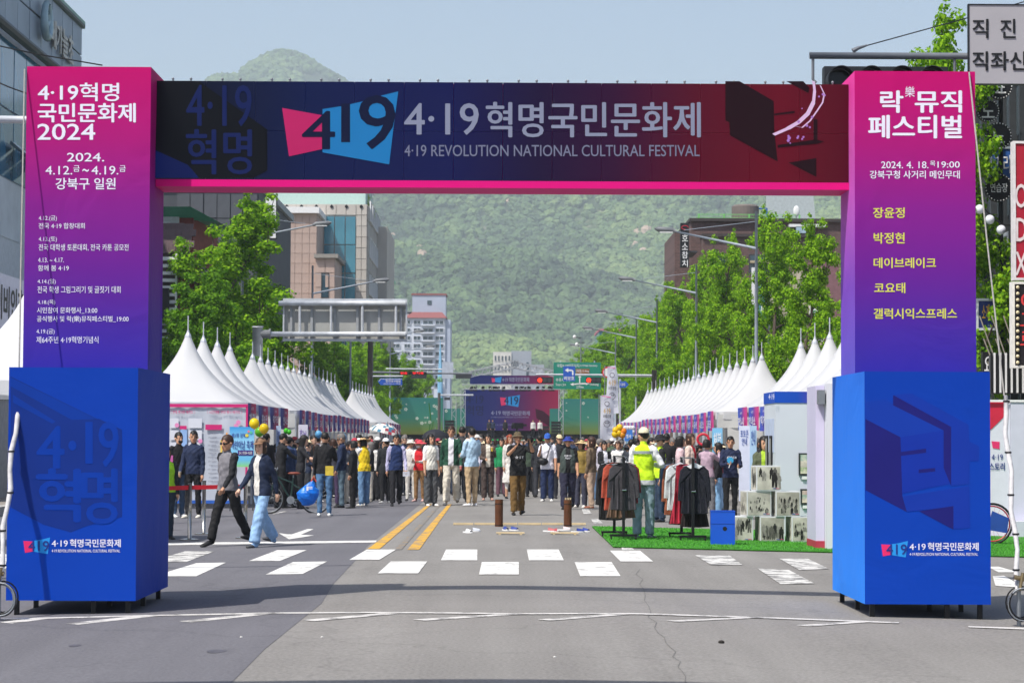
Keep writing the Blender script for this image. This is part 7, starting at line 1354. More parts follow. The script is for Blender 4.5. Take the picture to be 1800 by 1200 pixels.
# brown posts with tops, sandals and small boards
WD = mat('brown_wood', '5c3418', .45, .25, 5)
for px, lab, top in ((877, 'left of the two short brown round posts on the road', 0), (998, 'right of the two short brown round posts, holding a few sticks', 1)):
    p = gnd(px, 925); o = wthing('wooden_post', lab, 'post', p); mb = MB(); mb.tube([p, p + Vector((0, 0, .5))], .075, 20); build('post_body', mb, WD, o)
    for z in (.015, .41): mb = MB(); mb.tube([p + Vector((0, 0, z)), p + Vector((0, 0, z + .02))], .078, 20); build('band', mb, mat('dark_band', '2a1a10', .5), o)
    mb = MB(); mb.tube([p + Vector((0, 0, .5)), p + Vector((0, 0, .503))], .062, 20); build('dark_opening', mb, BLACK, o)
    if top:
        for k in range(4): mb = MB(); q = p + Vector((-.045 + .03 * k, 0, .49)); mb.tube([q, q + Vector((.004 * k, .01, .05))], .009, 6); build('stick', mb, PLNK, o)
for i, px in enumerate((897, 992)):
    p = gnd(px, 939); o = wthing('footboard', ['left of the two low wooden footboards before the brown posts', 'right of the two low wooden footboards before the brown posts'][i], 'board', p); 
    for k in range(3): mb = MB(); mb.box(p.x - .24, p.x + .24, p.y - .1 + .07 * k, p.y - .04 + .07 * k, p.z + .02, p.z + .04); build('plank', mb, PLNK, o)
    for x in (-.18, .18): mb = MB(); mb.box(p.x + x - .02, p.x + x + .02, p.y - .1, p.y + .1, p.z, p.z + .019); build('batten', mb, PLNK, o)
def shoe(px, py, z, col, lab, rz):
    p = gnd(px, py); o = thing('slipper', lab, 'slipper', (p.x, p.y, p.z + z), R(rz)); mb = MB(); n = 14; P = [(.045 * math.sin(a) * (1 + .15 * math.cos(a)), -.125 * math.cos(a), 0) for a in [2 * math.pi * k / n for k in range(n)]]; mb.prism(P, (0, 0, .022)); build('sole', mb, WHITE, o)
    mb = MB(); vs = [];
    for j in range(5):
        y = -.1 + .03 * j; r = .042 - .004 * abs(j - 2)
        for k in range(7): a = math.pi * k / 6; vs.append((r * math.cos(a), y, .02 + (.03 + .006 * j) * math.sin(a)))
    mb.add(vs, [(j * 7 + k, j * 7 + k + 1, (j + 1) * 7 + k + 1, (j + 1) * 7 + k) for j in range(4) for k in range(6)]); build('strap', mb, mat('strap_' + col, col, .6), o, True)
for a in ((822, 936, 0, 'd8d8d8', 'white slipper lying left of the left brown post', 40), (833, 934, 0, 'c8ccd4', 'pale slipper beside the white one left of the posts', 100), (888, 936, .04, '2a3f8a', 'navy slipper on the left footboard', 20), (901, 936, .04, '2a3f8a', 'second navy slipper on the left footboard, on its right', 60), (966, 934, 0, 'b05a5a', 'reddish slipper left of the right footboard', 70), (978, 935, .0, 'a84a50', 'red slipper nearest the right footboard', 20), (992, 936, .04, 'd8c8c8', 'pale slipper on the right footboard', 90), (1016, 935, 0, '24388a', 'blue slipper right of the right footboard', 100), (1027, 934, 0, '24388a', 'blue slipper farthest right in the row', 50)): shoe(*a)
# stanchions and belt
SS = mat('stainless', 'a8a6a2', .22, .1, 3, metal=.95)
st_p = []
for px, fy, lab in ((333, 949, 'front steel stanchion with red belt by the left base'), (358, 939, 'steel stanchion just behind the front one'), (431, 946, 'steel stanchion hidden behind the walking couple')):
    p = gnd(px, fy); st_p.append(p); o = wthing('stanchion', lab, 'stanchion', p, 'belt stanchions'); mb = MB(); mb.tube([p + Vector((0, 0, .02)), p + Vector((0, 0, .93))], .034, 14); build('post', mb, SS, o, True)
    mb = MB(); mb.tube([p, p + Vector((0, 0, .02)), p + Vector((0, 0, .035))], [.165, .165, .05], 24); build('base', mb, SS, o); mb = MB(); mb.tube([p + Vector((0, 0, .93)), p + Vector((0, 0, .95))], .038, 14); build('cap', mb, DARKST, o)
RB = mat('red_belt', 'c01428', .6, .08, 4)
def belt(a, b, lab, nm='red_belt'):
    mb = MB(); d = b - a; u = Vector((-d.y, d.x, 0)).normalized() * .003; P = [a + Vector((0, 0, .84)), b + Vector((0, 0, .84)), b + Vector((0, 0, .91)), a + Vector((0, 0, .91))]; mb.prism(P, u); o = build(nm, mb, RB, label=lab, cat='belt', group='red belts')
belt(st_p[0], st_p[2] + Vector((0, 0, .0)), 'long red belt running right from the front stanchion'); belt(gnd(270, 952), st_p[0], 'red belt between the left base and the front stanchion')
# map banner on the first left tent
MG = mat('magenta_print', 'c81e6e', .6, .05); Y = 56.35; A = lambda px, py, Y=Y: at(px, py, Y)
mp_ = wthing('map_banner', 'large grey event map banner with a magenta border on the first left tent', 'banner', A(360, 880)); CL = mat('banner_cloth', 'b9bec8', .5, .08, 1.2, .5, 2.2)
a_ = A(262, 884); c_ = A(436, 708); mb = MB(); nx_, nz_ = 24, 14; vs = [(a_.x + (c_.x - a_.x) * i / nx_, Y + .03 * mnoise.noise(Vector((i * .5, j * .6, 0))), a_.z + (c_.z - a_.z) * j / nz_) for j in range(nz_ + 1) for i in range(nx_ + 1)]
mb.add(vs, [(j * (nx_ + 1) + i, j * (nx_ + 1) + i + 1, (j + 1) * (nx_ + 1) + i + 1, (j + 1) * (nx_ + 1) + i) for j in range(nz_) for i in range(nx_)]); build('cloth', mb, CL, mp_, True)
yb = Y - .05
def mrect(x0, y0, x1, y1, m, nm='printed_panel', y=None): a = at(x0, y1, y or yb); c = at(x1, y0, y or yb); mb = MB(); mb.box(a.x, c.x, (y or yb), (y or yb) + .004, a.z, c.z); return build(nm, mb, m, mp_)
mrect(262, 710, 436, 715, MG, 'border'); mrect(431, 715, 436, 850, MG, 'border'); mrect(262, 879, 436, 884, mat('blue_edge', '2a5cb0', .6), 'border')
mrect(316, 748, 328, 754, MG); mrect(361, 746, 390, 755, MG); mrect(331 - 15, 755, 329, 860, mat('map_blue', '8fb0dc', .6, .1, 3)); mrect(387, 773, 391, 824, mat('map_yellow', 'e8c458', .6)); mrect(387, 828, 391, 842, mat('map_orange', 'e8a04a', .6)); mrect(397, 760, 400, 800, mat('map_orange', 'e8a04a', .6))
LG = mat('map_light', 'd2d4dc', .6, .03)
for k in range(6):
    for x in (298, 331): mrect(x, 735 + k * 21, x + 16 + (8 if x > 300 else 0), 752 + k * 21, LG, 'map_block', yb + .006)
for t, x0, x1 in (('전체 행사장 배치도', 305, 338), ('시간대별 무대 행사 배치도', 369, 421)): ptext('〈 ' + t + ' 〉', x0 - 5, 721, x1 + 5, 727, yb - .01, MG, mp_, .02)
for k in range(13): ptext('강북구 문화행사' if k % 2 else '국민문화제 안내 부스', 365 + k % 3, 760 + k * 7, 384 - k % 2 * 3, 763 + k * 7, yb - .01, mat('grey_print', '6a6c78', .6), mp_, .01)
for (px, py) in ((311, 747), (352, 775), (348, 806), (419, 742), (415, 748)): c = A(px, py, yb - .008); mb = MB(); mb.disc(c, .055, 12, 'Y', .003); build('map_dot', mb, mat('pink_dot', 'e08ab8', .6), mp_)
# sky blue festival poster
po = wthing('festival_poster', 'sky blue children festival poster board beside the yellow balloons', 'poster', at(425, 820, 54)); Y = 54; a_ = at(403, 820, Y); c_ = at(447, 750, Y); mb = MB(); mb.box(a_.x, c_.x, Y, Y + .03, a_.z, c_.z); build('poster_board', mb, ramp_mat('poster_sky', [(0, '8ad07a'), (.18, '6ab8e0'), (.6, '9ad4f0'), (1, '3a9ad8')], 2, a_.z, c_.z, .5, bump=0), po)
ptext('제1회 강북구', 407, 761, 437, 769, Y - .01, mat('poster_navy', '283a90', .6), po, .03); ptext('어린이날 축제', 406, 774, 445, 789, Y - .012, mat('poster_navy', '283a90', .6), po, .04)
mb = MB(); a2 = at(418, 800, Y); c2 = at(445, 791, Y); mb.box(a2.x, c2.x, Y - .008, Y - .002, a2.z, c2.z); build('purple_label', mb, mat('poster_purple', '3c2a78', .6), po); ptext('5.4. 10:00~16:00', 420, 793, 443, 798, Y - .014, WHITE, po, .03)
for dx in (405, 445): mb = MB(); p = at(dx, 800, Y + .06); mb.tube([p, (p.x, Y + .1, gz(p.x))], .015, 6); build('leg', mb, DARKST, po)
for px, py, c_, r_ in ((434, 765, 'e8d84a', 3), (441, 760, '5ac0a0', 2.5), (437, 758, 'e87a8a', 2)): mb = MB(); mb.disc(at(px, py, Y - .012), r_ * .0135, 12, 'Y', .004); build('poster_dot', mb, mat('dot' + c_, c_, .5), po)
# balloons
def balloon(px, py, Y, r, col, lab, gp):
    c = at(px, py, Y); o = wthing('balloon', lab, 'balloon', c, gp); mb = MB(); mb.sphere(c, (r, r, r * 1.08), nu=18, nv=12); build('balloon_skin', mb, mat('balloon_' + col, col, .18, .04, 2, trans=.25), o, True); mb = MB(); mb.tube([c - Vector((0, 0, r * 1.06)), c - Vector((0, 0, r * 1.2))], [.012, .022], 8); build('knot', mb, mat('balloon_' + col, col, .18, .04, 2, trans=.25), o)
balloon(447, 744, 53.6, .12, 'f0d418', 'upper yellow balloon beside the sky blue poster', 'yellow balloons by the poster'); balloon(464, 753, 53.9, .115, 'e8c814', 'lower right yellow balloon beside the sky blue poster', 'yellow balloons by the poster'); balloon(456, 759, 54.2, .11, '6ab82a', 'green balloon under the yellow ones by the poster', 'yellow balloons by the poster')
balloon(503, 757, 60, .07, '4ac828', 'left small green balloon near the left tents', 'green balloons'); balloon(508, 759, 60, .065, '4ac828', 'right small green balloon near the left tents', 'green balloons')
for i, (dx, dy, c) in enumerate(((-7, -2, 'f0c41a'), (0, -7, 'f0cc20'), (7, 0, 'f08a20'), (-1, 3, 'f0c41a'), (-8, 5, 'f0cc20'), (5, 6, 'f0a020'))): balloon(1089 + dx, 758 + dy, 62, .09, c, ['left', 'topmost', 'orange right hand', 'centre', 'lower left', 'lower right'][i] + ' balloon of the yellow bunch beside the tall flags', 'bunch of yellow balloons')
for i in range(8): balloon(1099 + (i % 4) * 4.5, 752 + (i // 4) * 7, 66, .07, 'e2e0e4', 'white balloon of the bunch right of the yellow balloons', 'bunch of white balloons')
for px, py in ((603, 768), (560, 763)): balloon(px, py, 64, .1, '6ab0dc', 'pale blue balloon above the heads by the left tents' if px == 603 else 'light blue balloon above the heads farther left', None)
# tall beach flags
for i, (x0, x1, y0, y1, Y, lab) in enumerate(((1064, 1088, 644, 728, 96, 'taller white beach flag with cartoon doodles beside the guide sign'), (1054, 1080, 695, 775, 92, 'shorter white beach flag with doodles in front of the taller one'))):
    o = wthing('beach_flag', lab, 'flag', at(x0, 780, Y)); mb = MB(); n = 10; vs = []; mcl = []
    for j in range(n + 1):
        t = j / n; yy = y0 + (y1 - y0) * t; l = at(x0 + (4 * (1 - t) if i == 0 else 1) + math.sin(t * 5) * .6, yy, Y); r = at(x1 - (6 * (1 - t) ** 3) + math.sin(t * 6) * .8, yy - 2, Y); 
        for k in range(5): v = l.lerp(r, k / 4); vs.append((v.x, Y + .05 * math.sin(k * 1.4 + j * .5), v.z))
    mb.add(vs, [(j * 5 + k, j * 5 + k + 1, (j + 1) * 5 + k + 1, (j + 1) * 5 + k) for j in range(n) for k in range(4)]); build('flag_cloth', mb, mat('flag_cloth', 'd4d6e0', .7, .06, 2, trans=.3), o, True)
    mb = MB(); a = at(x0 - 1, y0 - 2, Y + .05); mb.tube([a, (a.x, Y + .05, 0)], .02, 6); build('pole', mb, GREYM, o); mb = MB(); a = at(x0 + 4, y0, Y - .06); b = at(x1 - 6, y0 + 2.5, Y - .06); mb.prism([a, b, b - Vector((0, 0, .03)), a - Vector((0, 0, .03))], (0, .01, 0)); build('pink_edge', mb, mat('pink_edge2', 'd85a98', .6), o)
    cx = (x0 + x1) / 2; h = y1 - y0; ptext('4·19', cx - 6, y0 + h * .28, cx + 6, y0 + h * .4, Y - .12, mat('flag_gold', 'b8944a', .6), o, .06); ptext('국립공원', cx - 7, y0 + h * .42, cx + 7, y0 + h * .49, Y - .12, BLACK, o, .03)
    mb = MB()
    for k, (dx, dy, r) in enumerate(((0, .62, 5.5), (-2, .6, 1.0), (2, .6, 1.0), (0, .18, 4))): c = at(cx + dx, y0 + h * dy, Y - .12); mb.tube([c + Vector((r * Y / 4000 * math.cos(q), 0, r * Y / 4000 * math.sin(q))) for q in [R(30 * z) for z in range(13)]], .012, 4, cap=False)
    build('doodle', mb, mat('ink', '3a3a44', .6), o)
# umbrellas
def umbrella(px, py, Y, r, cols, lab, tilt=0, gore=8):
    c = at(px, py, Y); o = wthing('umbrella', lab, 'umbrella', c); mats = [mat('umb_' + x, x, .7, .1, 3, trans=.1) for x in cols]; M = Matrix.Rotation(R(tilt), 3, 'Y'); P = lambda x, y, z: c + M @ Vector((x, y, z))
    mb = MB(); N_ = gore * 3; vs = []; nr_ = 6
    for j in range(nr_ + 1):
        t = j / nr_
        for i in range(N_): a = 2 * math.pi * i / N_; s_ = 1 - .07 * t * (1 if i % 3 else 0); vs.append(P(r * math.sin(t * 1.25) / math.sin(1.25) * math.cos(a) * s_, r * math.sin(t * 1.25) / math.sin(1.25) * math.sin(a) * s_, r * .62 * (math.cos(t * 1.25) - 1) / (1 - math.cos(1.25))))
    rr_ = random.Random(3)
    for j in range(nr_):
        for i in range(N_): mb.add([vs[j * N_ + i], vs[j * N_ + (i + 1) % N_], vs[(j + 1) * N_ + (i + 1) % N_], vs[(j + 1) * N_ + i]], [(0, 1, 2, 3)], 0 if len(cols) == 1 or rr_.random() < .6 else rr_.randrange(1, len(cols)))
    build('canopy', mb, mats, o); mb = MB(); mb.tube([P(0, 0, .06), P(0, 0, -.75)], .008, 6); build('shaft', mb, GREYM, o)
    for k in range(gore): a = 2 * math.pi * k / gore; mb = MB(); mb.tube([P(0, 0, -.25), P(r * .55 * math.cos(a), r * .55 * math.sin(a), -.12)], .004, 4); build('rib', mb, GREYM, o)
umbrella(681, 744, 64, .46, ('dcd8d0', 'a83848', '3f7f9a', '24242a'), 'white umbrella patterned with red and blue dots tilted over the crowd', 14); umbrella(765, 754, 63, .38, ('25272e',), 'dark umbrella held open over the crowd left of the green cardigan')
# things carried
def box_at(pos, d, m, nm, lab, cat, rz=0, part='body'):
    o = thing(nm, lab, cat, pos, rz); mb = MB(); mb.cbox((0, 0, 0), d); build(part, mb, m, o); return o
bg = gnd(544, 890); o = wthing('shopping_bag', 'bulging bright blue plastic bag hanging at the side of the man in black', 'bag', (bg.x, 48.3, .35)); mb = MB(); mb.sphere((0, 0, 0), (.22, .13, .27), nu=20, nv=14); c = at(541, 866, 48.2)
mb.v = [tuple(c + Vector((v[0] * (1.1 - .9 * max(0, v[2]) / .3) + .1 * (v[2] > 0) * v[2] / .3, v[1] * (1.1 - .8 * max(0, v[2]) / .3), v[2])) + Vector((1, .3, .2)) * .05 * mnoise.noise(Vector(v) * 9)) for v in mb.v]; build('bag_body', mb, mat('bag_blue', '1478e0', .3, .15, 8, .8, 14, trans=.2), o, False)
ptext('F', 539, 855, 549, 862, 48.0, WHITE, o, .05); mb = MB(); mb.tube([at(547, 846, 48.2), at(551, 838, 48.2), at(556, 846, 48.2)], .015, 6); build('handle', mb, mat('bag_red', 'c8402a', .5), o)
pk_ = at(579, 827, 47.75); o = box_at(pk_, (.17, .02, .2), mat('yellow_pouch', 'c9b03a', .6, .25, 9), 'pouch', 'yellow printed pouch hanging at the back of the man in black', 'pouch')
def hand(Mx, pm, k): return Mx @ pm[3][k]
for Mx, pm, k, d, c_, nm, lab, cat in ((Ms, pms, 0, (.1, .02, .11), '3aa0cc', 'hand_fan', 'small blue hand fan held by the man in the navy sweatshirt', 'fan'), (L_[13][1], L_[13][2], 1, (.17, .01, .12), 'dcdce4', 'paper_sheet', 'white paper carried by the man in the padded vest', 'paper'), (L_[20][1], L_[20][2], 1, (.06, .06, .1), 'd8b83a', 'drink_cup', 'yellow drink cup held by the woman in the brown suit', 'cup'), (L_[1][1], L_[1][2], 0, (.06, .06, .11), 'c8b08a', 'drink_cup', 'takeaway cup in the hand of the man in the navy jacket', 'cup'),
        (L_[6][1], L_[6][2], 0, (.22, .14, .03), 'dcd4dc', 'leaflets', 'leaflets held out by the long haired woman by the bicycle', 'leaflets'), (L_[31][1], L_[31][2], 0, (.16, .02, .2), 'd2d8e2', 'leaflets', 'white leaflets held by the woman in the black jacket', 'leaflets'), (L_[17][1], L_[17][2], 1, (.07, .07, .12), 'c86a6a', 'drink_cup', 'reddish drink cup held by the man in the green cardigan', 'cup')):
    p = hand(Mx, pm, k)
    if 'cup' in nm or 'fan' in nm:
        o = thing(nm, lab, cat, p); mb = MB()
        if 'cup' in nm: mb.tube([(0, 0, -.055), (0, 0, .055)], [.026, .036], 12); build('cup_body', mb, mat('c_' + c_, c_, .4, .05), o); mb = MB(); mb.tube([(0, 0, .055), (0, 0, .064)], .038, 12); build('lid', mb, WHITE, o)
        else: mb.disc((0, -.01, .07), .07, 16, 'Y', .006); build('fan_blade', mb, mat('c_' + c_, c_, .4, .05), o); mb = MB(); mb.tube([(0, 0, 0), (-.03, 0, -.09)], .008, 6); build('handle', mb, WHITE, o)
    else: box_at(p + Vector((0, -.03, -.03)), d, mat('c_' + c_, c_, .5, .2, 12), nm, lab, cat, .3, 'sheet')
h0 = hand(L_[23][1], L_[23][2], 1); o = thing('camera_gimbal', 'black video camera on a handle raised by the photographer', 'camera', h0); mb = MB(); mb.cbox((0, -.02, .06), (.13, .1, .08)); build('camera_body', mb, BLACK, o); mb = MB(); mb.tube([(0, -.07, .06), (0, -.15, .06)], [.035, .04], 12); build('lens', mb, DARKST, o); mb = MB(); mb.tube([(0, 0, .02), (0, 0, -.22)], .014, 8); build('handle', mb, BLACK, o)
# sling bag, shirt prints
def on(Mx, x, y, z): return Mx @ Vector((x, y, z))
M_ = L_[26][1]; o = thing('sling_bag', 'black sling bag across the white oversized t-shirt', 'bag', on(M_, -.1, -.17, 1.0), R(-8)); mb = MB(); mb.sphere((0, 0, 0), (.15, .06, .1), nu=14, nv=8); build('bag_body', mb, BLACK, o, True); mb = MB(); mb.tube([(.1, .0, .06), (.2, .03, .42), (.12, .12, .46)], .014, 6); build('strap', mb, BLACK, o)
def shirt_text(Mx, t, x, z, w, h, m, y, par): text(t, on(Mx, x - w / 2, y, z), on(Mx, x + w / 2, y, z), on(Mx, x - w / 2, y, z + h), m, par, .04)
def wtext(root, Mx, t, x, z, w, h, c, y):
    v, f = glyphs(t, .03); mb = MB(); mb.add([(x - w / 2 + a * w, y - .02 * (1 - abs(a - .5) * 3), z + b * h) for a, b in v], f); build('shirt_print', mb, mat('print_on_cloth_' + c, c, .7, .02), root)
wtext(sw_, Ms, 'ATHENEUM', 0, 1.24, .2, .05, 'd8dce4', -.135); wtext(L_[27][0], 0, 'PORTER\nTOAD', 0, 1.16, .17, .1, 'c8c8cc', -.15); wtext(L_[23][0], 0, '☆ S T', 0, 1.14, .18, .07, 'c8c8cc', -.15)
# vest reflective bands
for l, z in ((L_[33], 1.30), (L_[34], 1.2)):
    mb = MB(); n = 24; rx, ry = (.187, .136) if l is L_[33] else (.165, .13); vs = [(rx * math.cos(a) , ry * math.sin(a), zz) for zz in (z, z + .045) for a in [2 * math.pi * i / n for i in range(n)]]; mb.add(vs, [(i, (i + 1) % n, n + (i + 1) % n, n + i) for i in range(n)]); build('reflective_band', mb, mat('reflective', '8f9898', .4), l[0], True)
    if l is L_[33]:
        mb = MB(); vs = [(.19 * math.cos(a), .14 * math.sin(a), zz) for zz in (.83, .9) for a in [2 * math.pi * i / n for i in range(n)]]; mb.add(vs, [(i, (i + 1) % n, n + (i + 1) % n, n + i) for i in range(n)]); build('shirt_hem', mb, cloth('c8ccd0'), l[0], True)
# bicycle
Y = 51.5; bi = wthing('bicycle', 'dark green city bicycle with a brown saddle behind the blue bag', 'bicycle', at(520, 880, Y)); s = Y / 4000; BF = mat('bike_green', '1e3a34', .4); z0 = gz(-4.5)
cw1 = at(481, 0, Y).x; cw2 = at(562, 0, Y).x; RW = .33
for cx in (cw1, cw2):
    c = Vector((cx, Y, z0 + RW)); mb = MB(); mb.tube([c + Vector((RW * math.cos(q), 0, RW * math.sin(q))) for q in [R(12 * k) for k in range(31)]], .018, 6, cap=False); w_ = build('wheel', mb, BLACK, bi, True)
    mb = MB(); mb.tube([c + Vector(((RW - .025) * math.cos(q), 0, (RW - .025) * math.sin(q))) for q in [R(12 * k) for k in range(31)]], .008, 4, cap=False); build('rim', mb, GREYM, w_)
    mb = MB(); [mb.tube([c, c + Vector((RW * .93 * math.cos(q), 0, RW * .93 * math.sin(q)))], .0016, 3) for q in [R(20 * k) for k in range(18)]]; build('spokes', mb, GREYM, w_)
zc = z0 + RW; st_, bbk, hd_ = Vector((at(523, 0, Y).x, Y, z0 + .8)), Vector((at(519, 0, Y).x, Y, z0 + .3)), Vector((cw1 + .18, Y, z0 + .82)); w1 = Vector((cw1, Y, zc)); w2 = Vector((cw2, Y, zc))
mb = MB()
for a, b in ((bbk, st_), (bbk, hd_), (st_ - Vector((0, 0, .12)), hd_), (bbk, w2), (st_ - Vector((0, 0, .15)), w2), (hd_ + Vector((0, 0, .12)), w1)): mb.tube([a, b], .017, 8)
build('frame', mb, BF, bi); mb = MB(); mb.tube([hd_ + Vector((-.02, -.28, .2)), hd_ + Vector((-.02, 0, .14)), hd_ + Vector((-.02, .28, .2))], .013, 6); build('handlebar', mb, GREYM, bi)
mb = MB(); mb.sphere(st_ + Vector((.02, 0, .1)), (.15, .08, .035), nu=12, nv=6); build('saddle', mb, mat('saddle_brown', '7a3a28', .5), bi, True); mb = MB(); mb.tube([st_, st_ + Vector((0, 0, .09))], .014, 6); build('seat_post', mb, GREYM, bi)
mb = MB(); mb.tube([bbk + Vector((0, -.06, 0)), bbk + Vector((.1, -.06, -.12))], .01, 6); mb.disc(bbk + Vector((0, -.05, 0)), .09, 18, 'Y', .006); build('crank', mb, GREYM, bi)
# tall thin standing boards and kiosks by the tents
for i, (x0, y0, x1, y1, Y, col, t, tc, lab) in enumerate(((1299, 748, 1318, 880, 50, 'd6dcee', '포토존\n안내', '3a56a8', 'white standing banner with blue text left of the leaf print blouse'), (1318, 748, 1330, 860, 52, 'a8c8e0', '안내', '3a56a8', 'narrow pale blue standing banner behind the white one'), (1252, 752, 1270, 800, 55, '7fc0e4', '체험', 'e8f0f8', 'light blue placard above the woman in lilac'), (524, 746, 541, 800, 60, 'd0cedc', '홍보', '8a7ab0', 'pale standing banner beside the black haired leaflet woman'), (485, 748, 494, 800, 62, 'b0c4de', '체험', '3a56a8', 'small pale blue banner behind the queue'), (1098, 755, 1112, 775, 63, '3f7ac8', '행사', 'e0e8f8', 'blue placard right of the yellow balloons'))):
    o = wthing('standing_banner', lab, 'banner', at((x0 + x1) / 2, y1, Y)); a_ = at(x0, y1, Y); c_ = at(x1, y0, Y); mb = MB(); mb.box(a_.x, c_.x, Y, Y + .02, a_.z, c_.z); build('banner_face', mb, mat('sb_' + col, col, .5, .06), o)
    ptext(t, x0 + 2.5, y0 + 8, x1 - 2.5, min(y1 - 5, y0 + 34), Y - .01, mat('txt_' + tc, tc, .6), o, .03); mb = MB(); mb.tube([((a_.x + c_.x) / 2, Y + .03, c_.z), ((a_.x + c_.x) / 2, Y + .03, gz(a_.x))], .015, 6); build('pole', mb, GREYM, o)
o = wthing('red_cutout', 'round red cut-out board with a face hole above the second rack', 'cut-out', at(1236, 775, 52)); mb = MB(); mb.tube([at(1236, 772, 52) + Vector((.13 * math.cos(q), 0, .12 * math.sin(q))) for q in [R(20 * k) for k in range(19)]], .03, 8, cap=False); build('ring', mb, mat('red_paint', 'c8283c', .5), o); mb = MB(); p = at(1236, 786, 52); mb.tube([p, (p.x, 52, 0)], .015, 6); build('pole', mb, GREYM, o)
# pink column and extinguisher at the left edge
o = wthing('pink_banner_stand', 'tall pink standing banner beside the left blue base', 'banner', at(301, 900, 46)); a_ = at(286, 908, 46); c_ = at(304, 800, 46); mb = MB(); mb.box(a_.x, c_.x, 46, 46.03, a_.z, c_.z); build('banner_face', mb, mat('pink_lilac', 'b85a98', .6, .15, 2), o)
o = wthing('fire_extinguisher', 'red fire extinguisher on the road by the left base', 'fire extinguisher', gnd(298, 932)); p = gnd(298, 932); mb = MB(); mb.tube([p, p + Vector((0, 0, .32)), p + Vector((0, 0, .38))], [.07, .07, .03], 14); build('cylinder', mb, mat('ext_red', 'a81420', .35), o, True); mb = MB(); mb.cbox(p + Vector((0, 0, .41)), (.1, .03, .04)); build('valve', mb, BLACK, o)
# far right wall panels, bicycle wheel of a parked bike beyond the right base
Y = 42.9; o = wthing('backdrop_wall', 'white and red story wall panel visible right of the right base', 'wall panel', at(1770, 950, Y)); A = lambda px, py: at(px, py, Y); wall(o, A(1738, 0).x, A(1772, 0).x, Y, Y + .06, gz(9), A(0, 700).z, mat('panel_pale', 'd6d6e0', .6, .04), 'panel'); wall(o, A(1772, 0).x + .004, A(1900, 0).x, Y - .04, Y + .06, gz(9), A(0, 699).z, mat('panel_lilac', 'c8c8d6', .6, .04), 'panel')
mb = MB(); ppoly([(1738, 703), (1770, 703), (1770, 726), (1762, 735), (1752, 745), (1738, 758)], Y - .01, mb, .004); build('red_shape', mb, mat('red_shape', 'c81e3c', .6), o); mb = MB(); ppoly([(1743, 775), (1757, 776), (1757, 789), (1745, 787)], Y - .01, mb, .004); build('pink_patch', mb, mat('e0306a_', 'e0306a', .6), o)
ptext('4·19', 1743, 798, 1763, 808, Y - .012, mat('print_navy2', '243a80', .6), o, .02); ptext('스토리', 1739, 813, 1766, 826, Y - .012, mat('print_navy2', '243a80', .6), o, .05); mb = MB(); mb.box(A(1700, 0).x, 11.5, Y - .06, Y - .042, A(0, 698).z, A(0, 694).z); build('top_rail', mb, WHITE, o)
wall(o, A(1772, 0).x, A(1900, 0).x, Y - .5, Y - .05, gz(9), gz(9) + .3, mat('panel_lilac', 'c8c8d6', .6, .04), 'step')
o = wthing('parked_bicycle', 'bicycle wheel with red rim and blue panel showing beside the right base', 'bicycle', at(1745, 950, 39)); c = at(1744, 920, 39); mb = MB(); RW = .34
mb.tube([c + Vector((RW * math.cos(q), 0, RW * math.sin(q))) for q in [R(12 * k) for k in range(31)]], .02, 6, cap=False); w_ = build('wheel', mb, BLACK, o, True); mb = MB(); mb.tube([c + Vector((.3 * math.cos(q), 0, .3 * math.sin(q))) for q in [R(12 * k) for k in range(31)]], .012, 4, cap=False); build('rim', mb, mat('red_rim', 'b82838', .4), w_)
mb = MB(); [mb.tube([c, c + Vector((.3 * math.cos(q), 0, .3 * math.sin(q)))], .002, 3) for q in [R(20 * k) for k in range(18)]]; build('spokes', mb, mat('red_rim', 'b82838', .4), w_)
mb = MB(); mb.prism([c + Vector((-.1, -.03, -.1)), c + Vector((.25, -.03, -.16)), c + Vector((.28, -.03, .1)), c + Vector((0, -.03, .22))], (0, .02, 0)); build('skirt_guard', mb, mat('guard_blue', '24489a', .5), o); mb = MB(); mb.tube([c, c + Vector((-.5, 0, .1)), c + Vector((-.75, 0, .6))], .018, 6); build('frame', mb, mat('guard_blue', '24489a', .5), o)
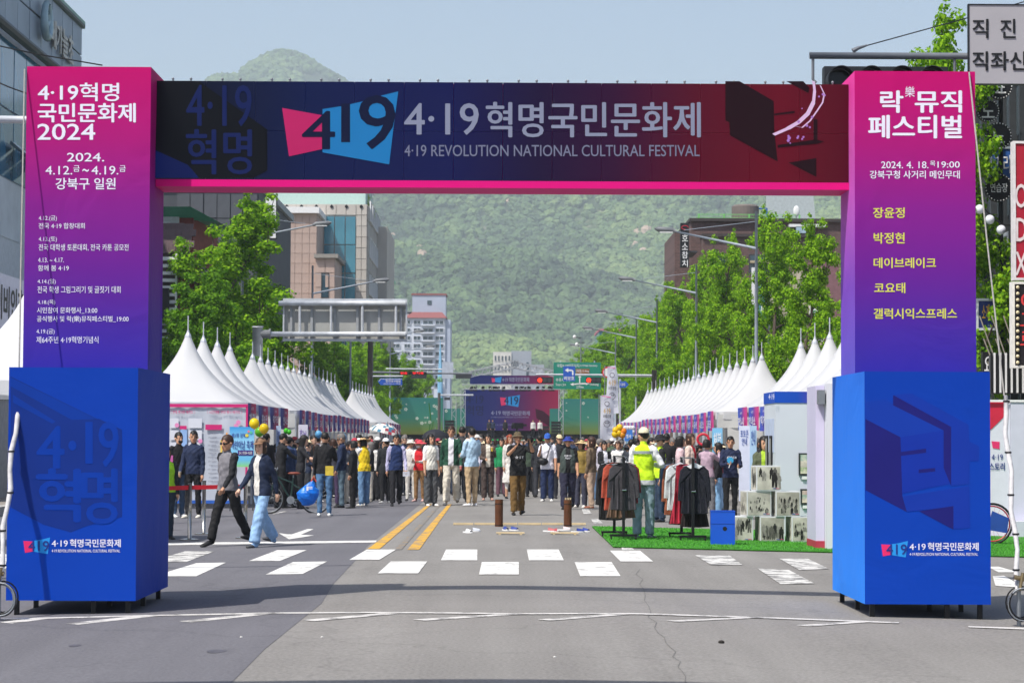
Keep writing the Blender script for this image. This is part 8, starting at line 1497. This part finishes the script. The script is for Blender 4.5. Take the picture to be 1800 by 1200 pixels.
# small litter and a stone on the road
for i, (px, py, c_) in enumerate(((1268, 1130, '2a2622'), (975, 1155, 'd8d6d0'), (566, 1120, 'd8d6d0'), (424, 1120, 'd8d6d0'))):
    p = gnd(px, py); r_ = .022 if i == 0 else .01; mb = MB(); mb.sphere((p.x, p.y, p.z + r_ * .5), (r_ * 1.2, r_, r_ * .7), nu=8, nv=5); build('pebble' if i == 0 else 'paper_scrap', mb, mat('bit' + c_, c_, .9), label=['small dark stone on the road in the right foreground', 'white scrap on the road right of centre', 'white scrap nearest the asphalt seam', 'white scrap on the dark asphalt'][i], cat='stone' if i == 0 else 'litter')
for px, py, r_ in ((380, 1145, .075), (131, 1135, .05)):
    p = gnd(px, py); mb = MB(); P = [(p.x + r_ * math.cos(a) * (1 + .1 * math.sin(3 * a)), p.y + r_ * 2 * math.sin(a), gz(p.x) + .006) for a in [2 * math.pi * k / 16 for k in range(16)]]; mb.add(P, [tuple(range(16))]); build('oil_stain', mb, mat('oil', '55545a', .7, .2, 20), kind='structure')
ob = wthing('unseen_shade_banner', 'added cloth banner, out of view, strung above the road to shade its near edge', 'banner', (0, 12.0, 0)); mb = MB(); mb.box(-9, 9, 12.0, 12.02, 6.15, 7.2); build('banner_cloth', mb, WALLF, ob)  # added outside the view only to cast the dark strip on the near road
for x in (-9.1, 9.1): mb = MB(); mb.tube([(x, 12.0, -.2), (x, 12.0, 7.4)], .07, 10); build('pole', mb, GREYM, ob)
# ------------------------------------------------------------------ air
hzm = bpy.data.materials.new('haze'); hzm.use_nodes = True; N = hzm.node_tree.nodes; N.remove(N['Principled BSDF']); pv = N.new('ShaderNodeVolumePrincipled'); pv.inputs['Color'].default_value = (.82, .91, 1.0, 1); pv.inputs['Density'].default_value = .00021; pv.inputs['Anisotropy'].default_value = 0
hzm.node_tree.links.new(pv.outputs[0], N['Material Output'].inputs['Volume'])
mb = MB(); mb.box(-2700, 2700, -70, 6500, -2.2, 860); build('haze', mb, hzm, kind='stuff', label='thin pale spring haze over the whole street and mountain')
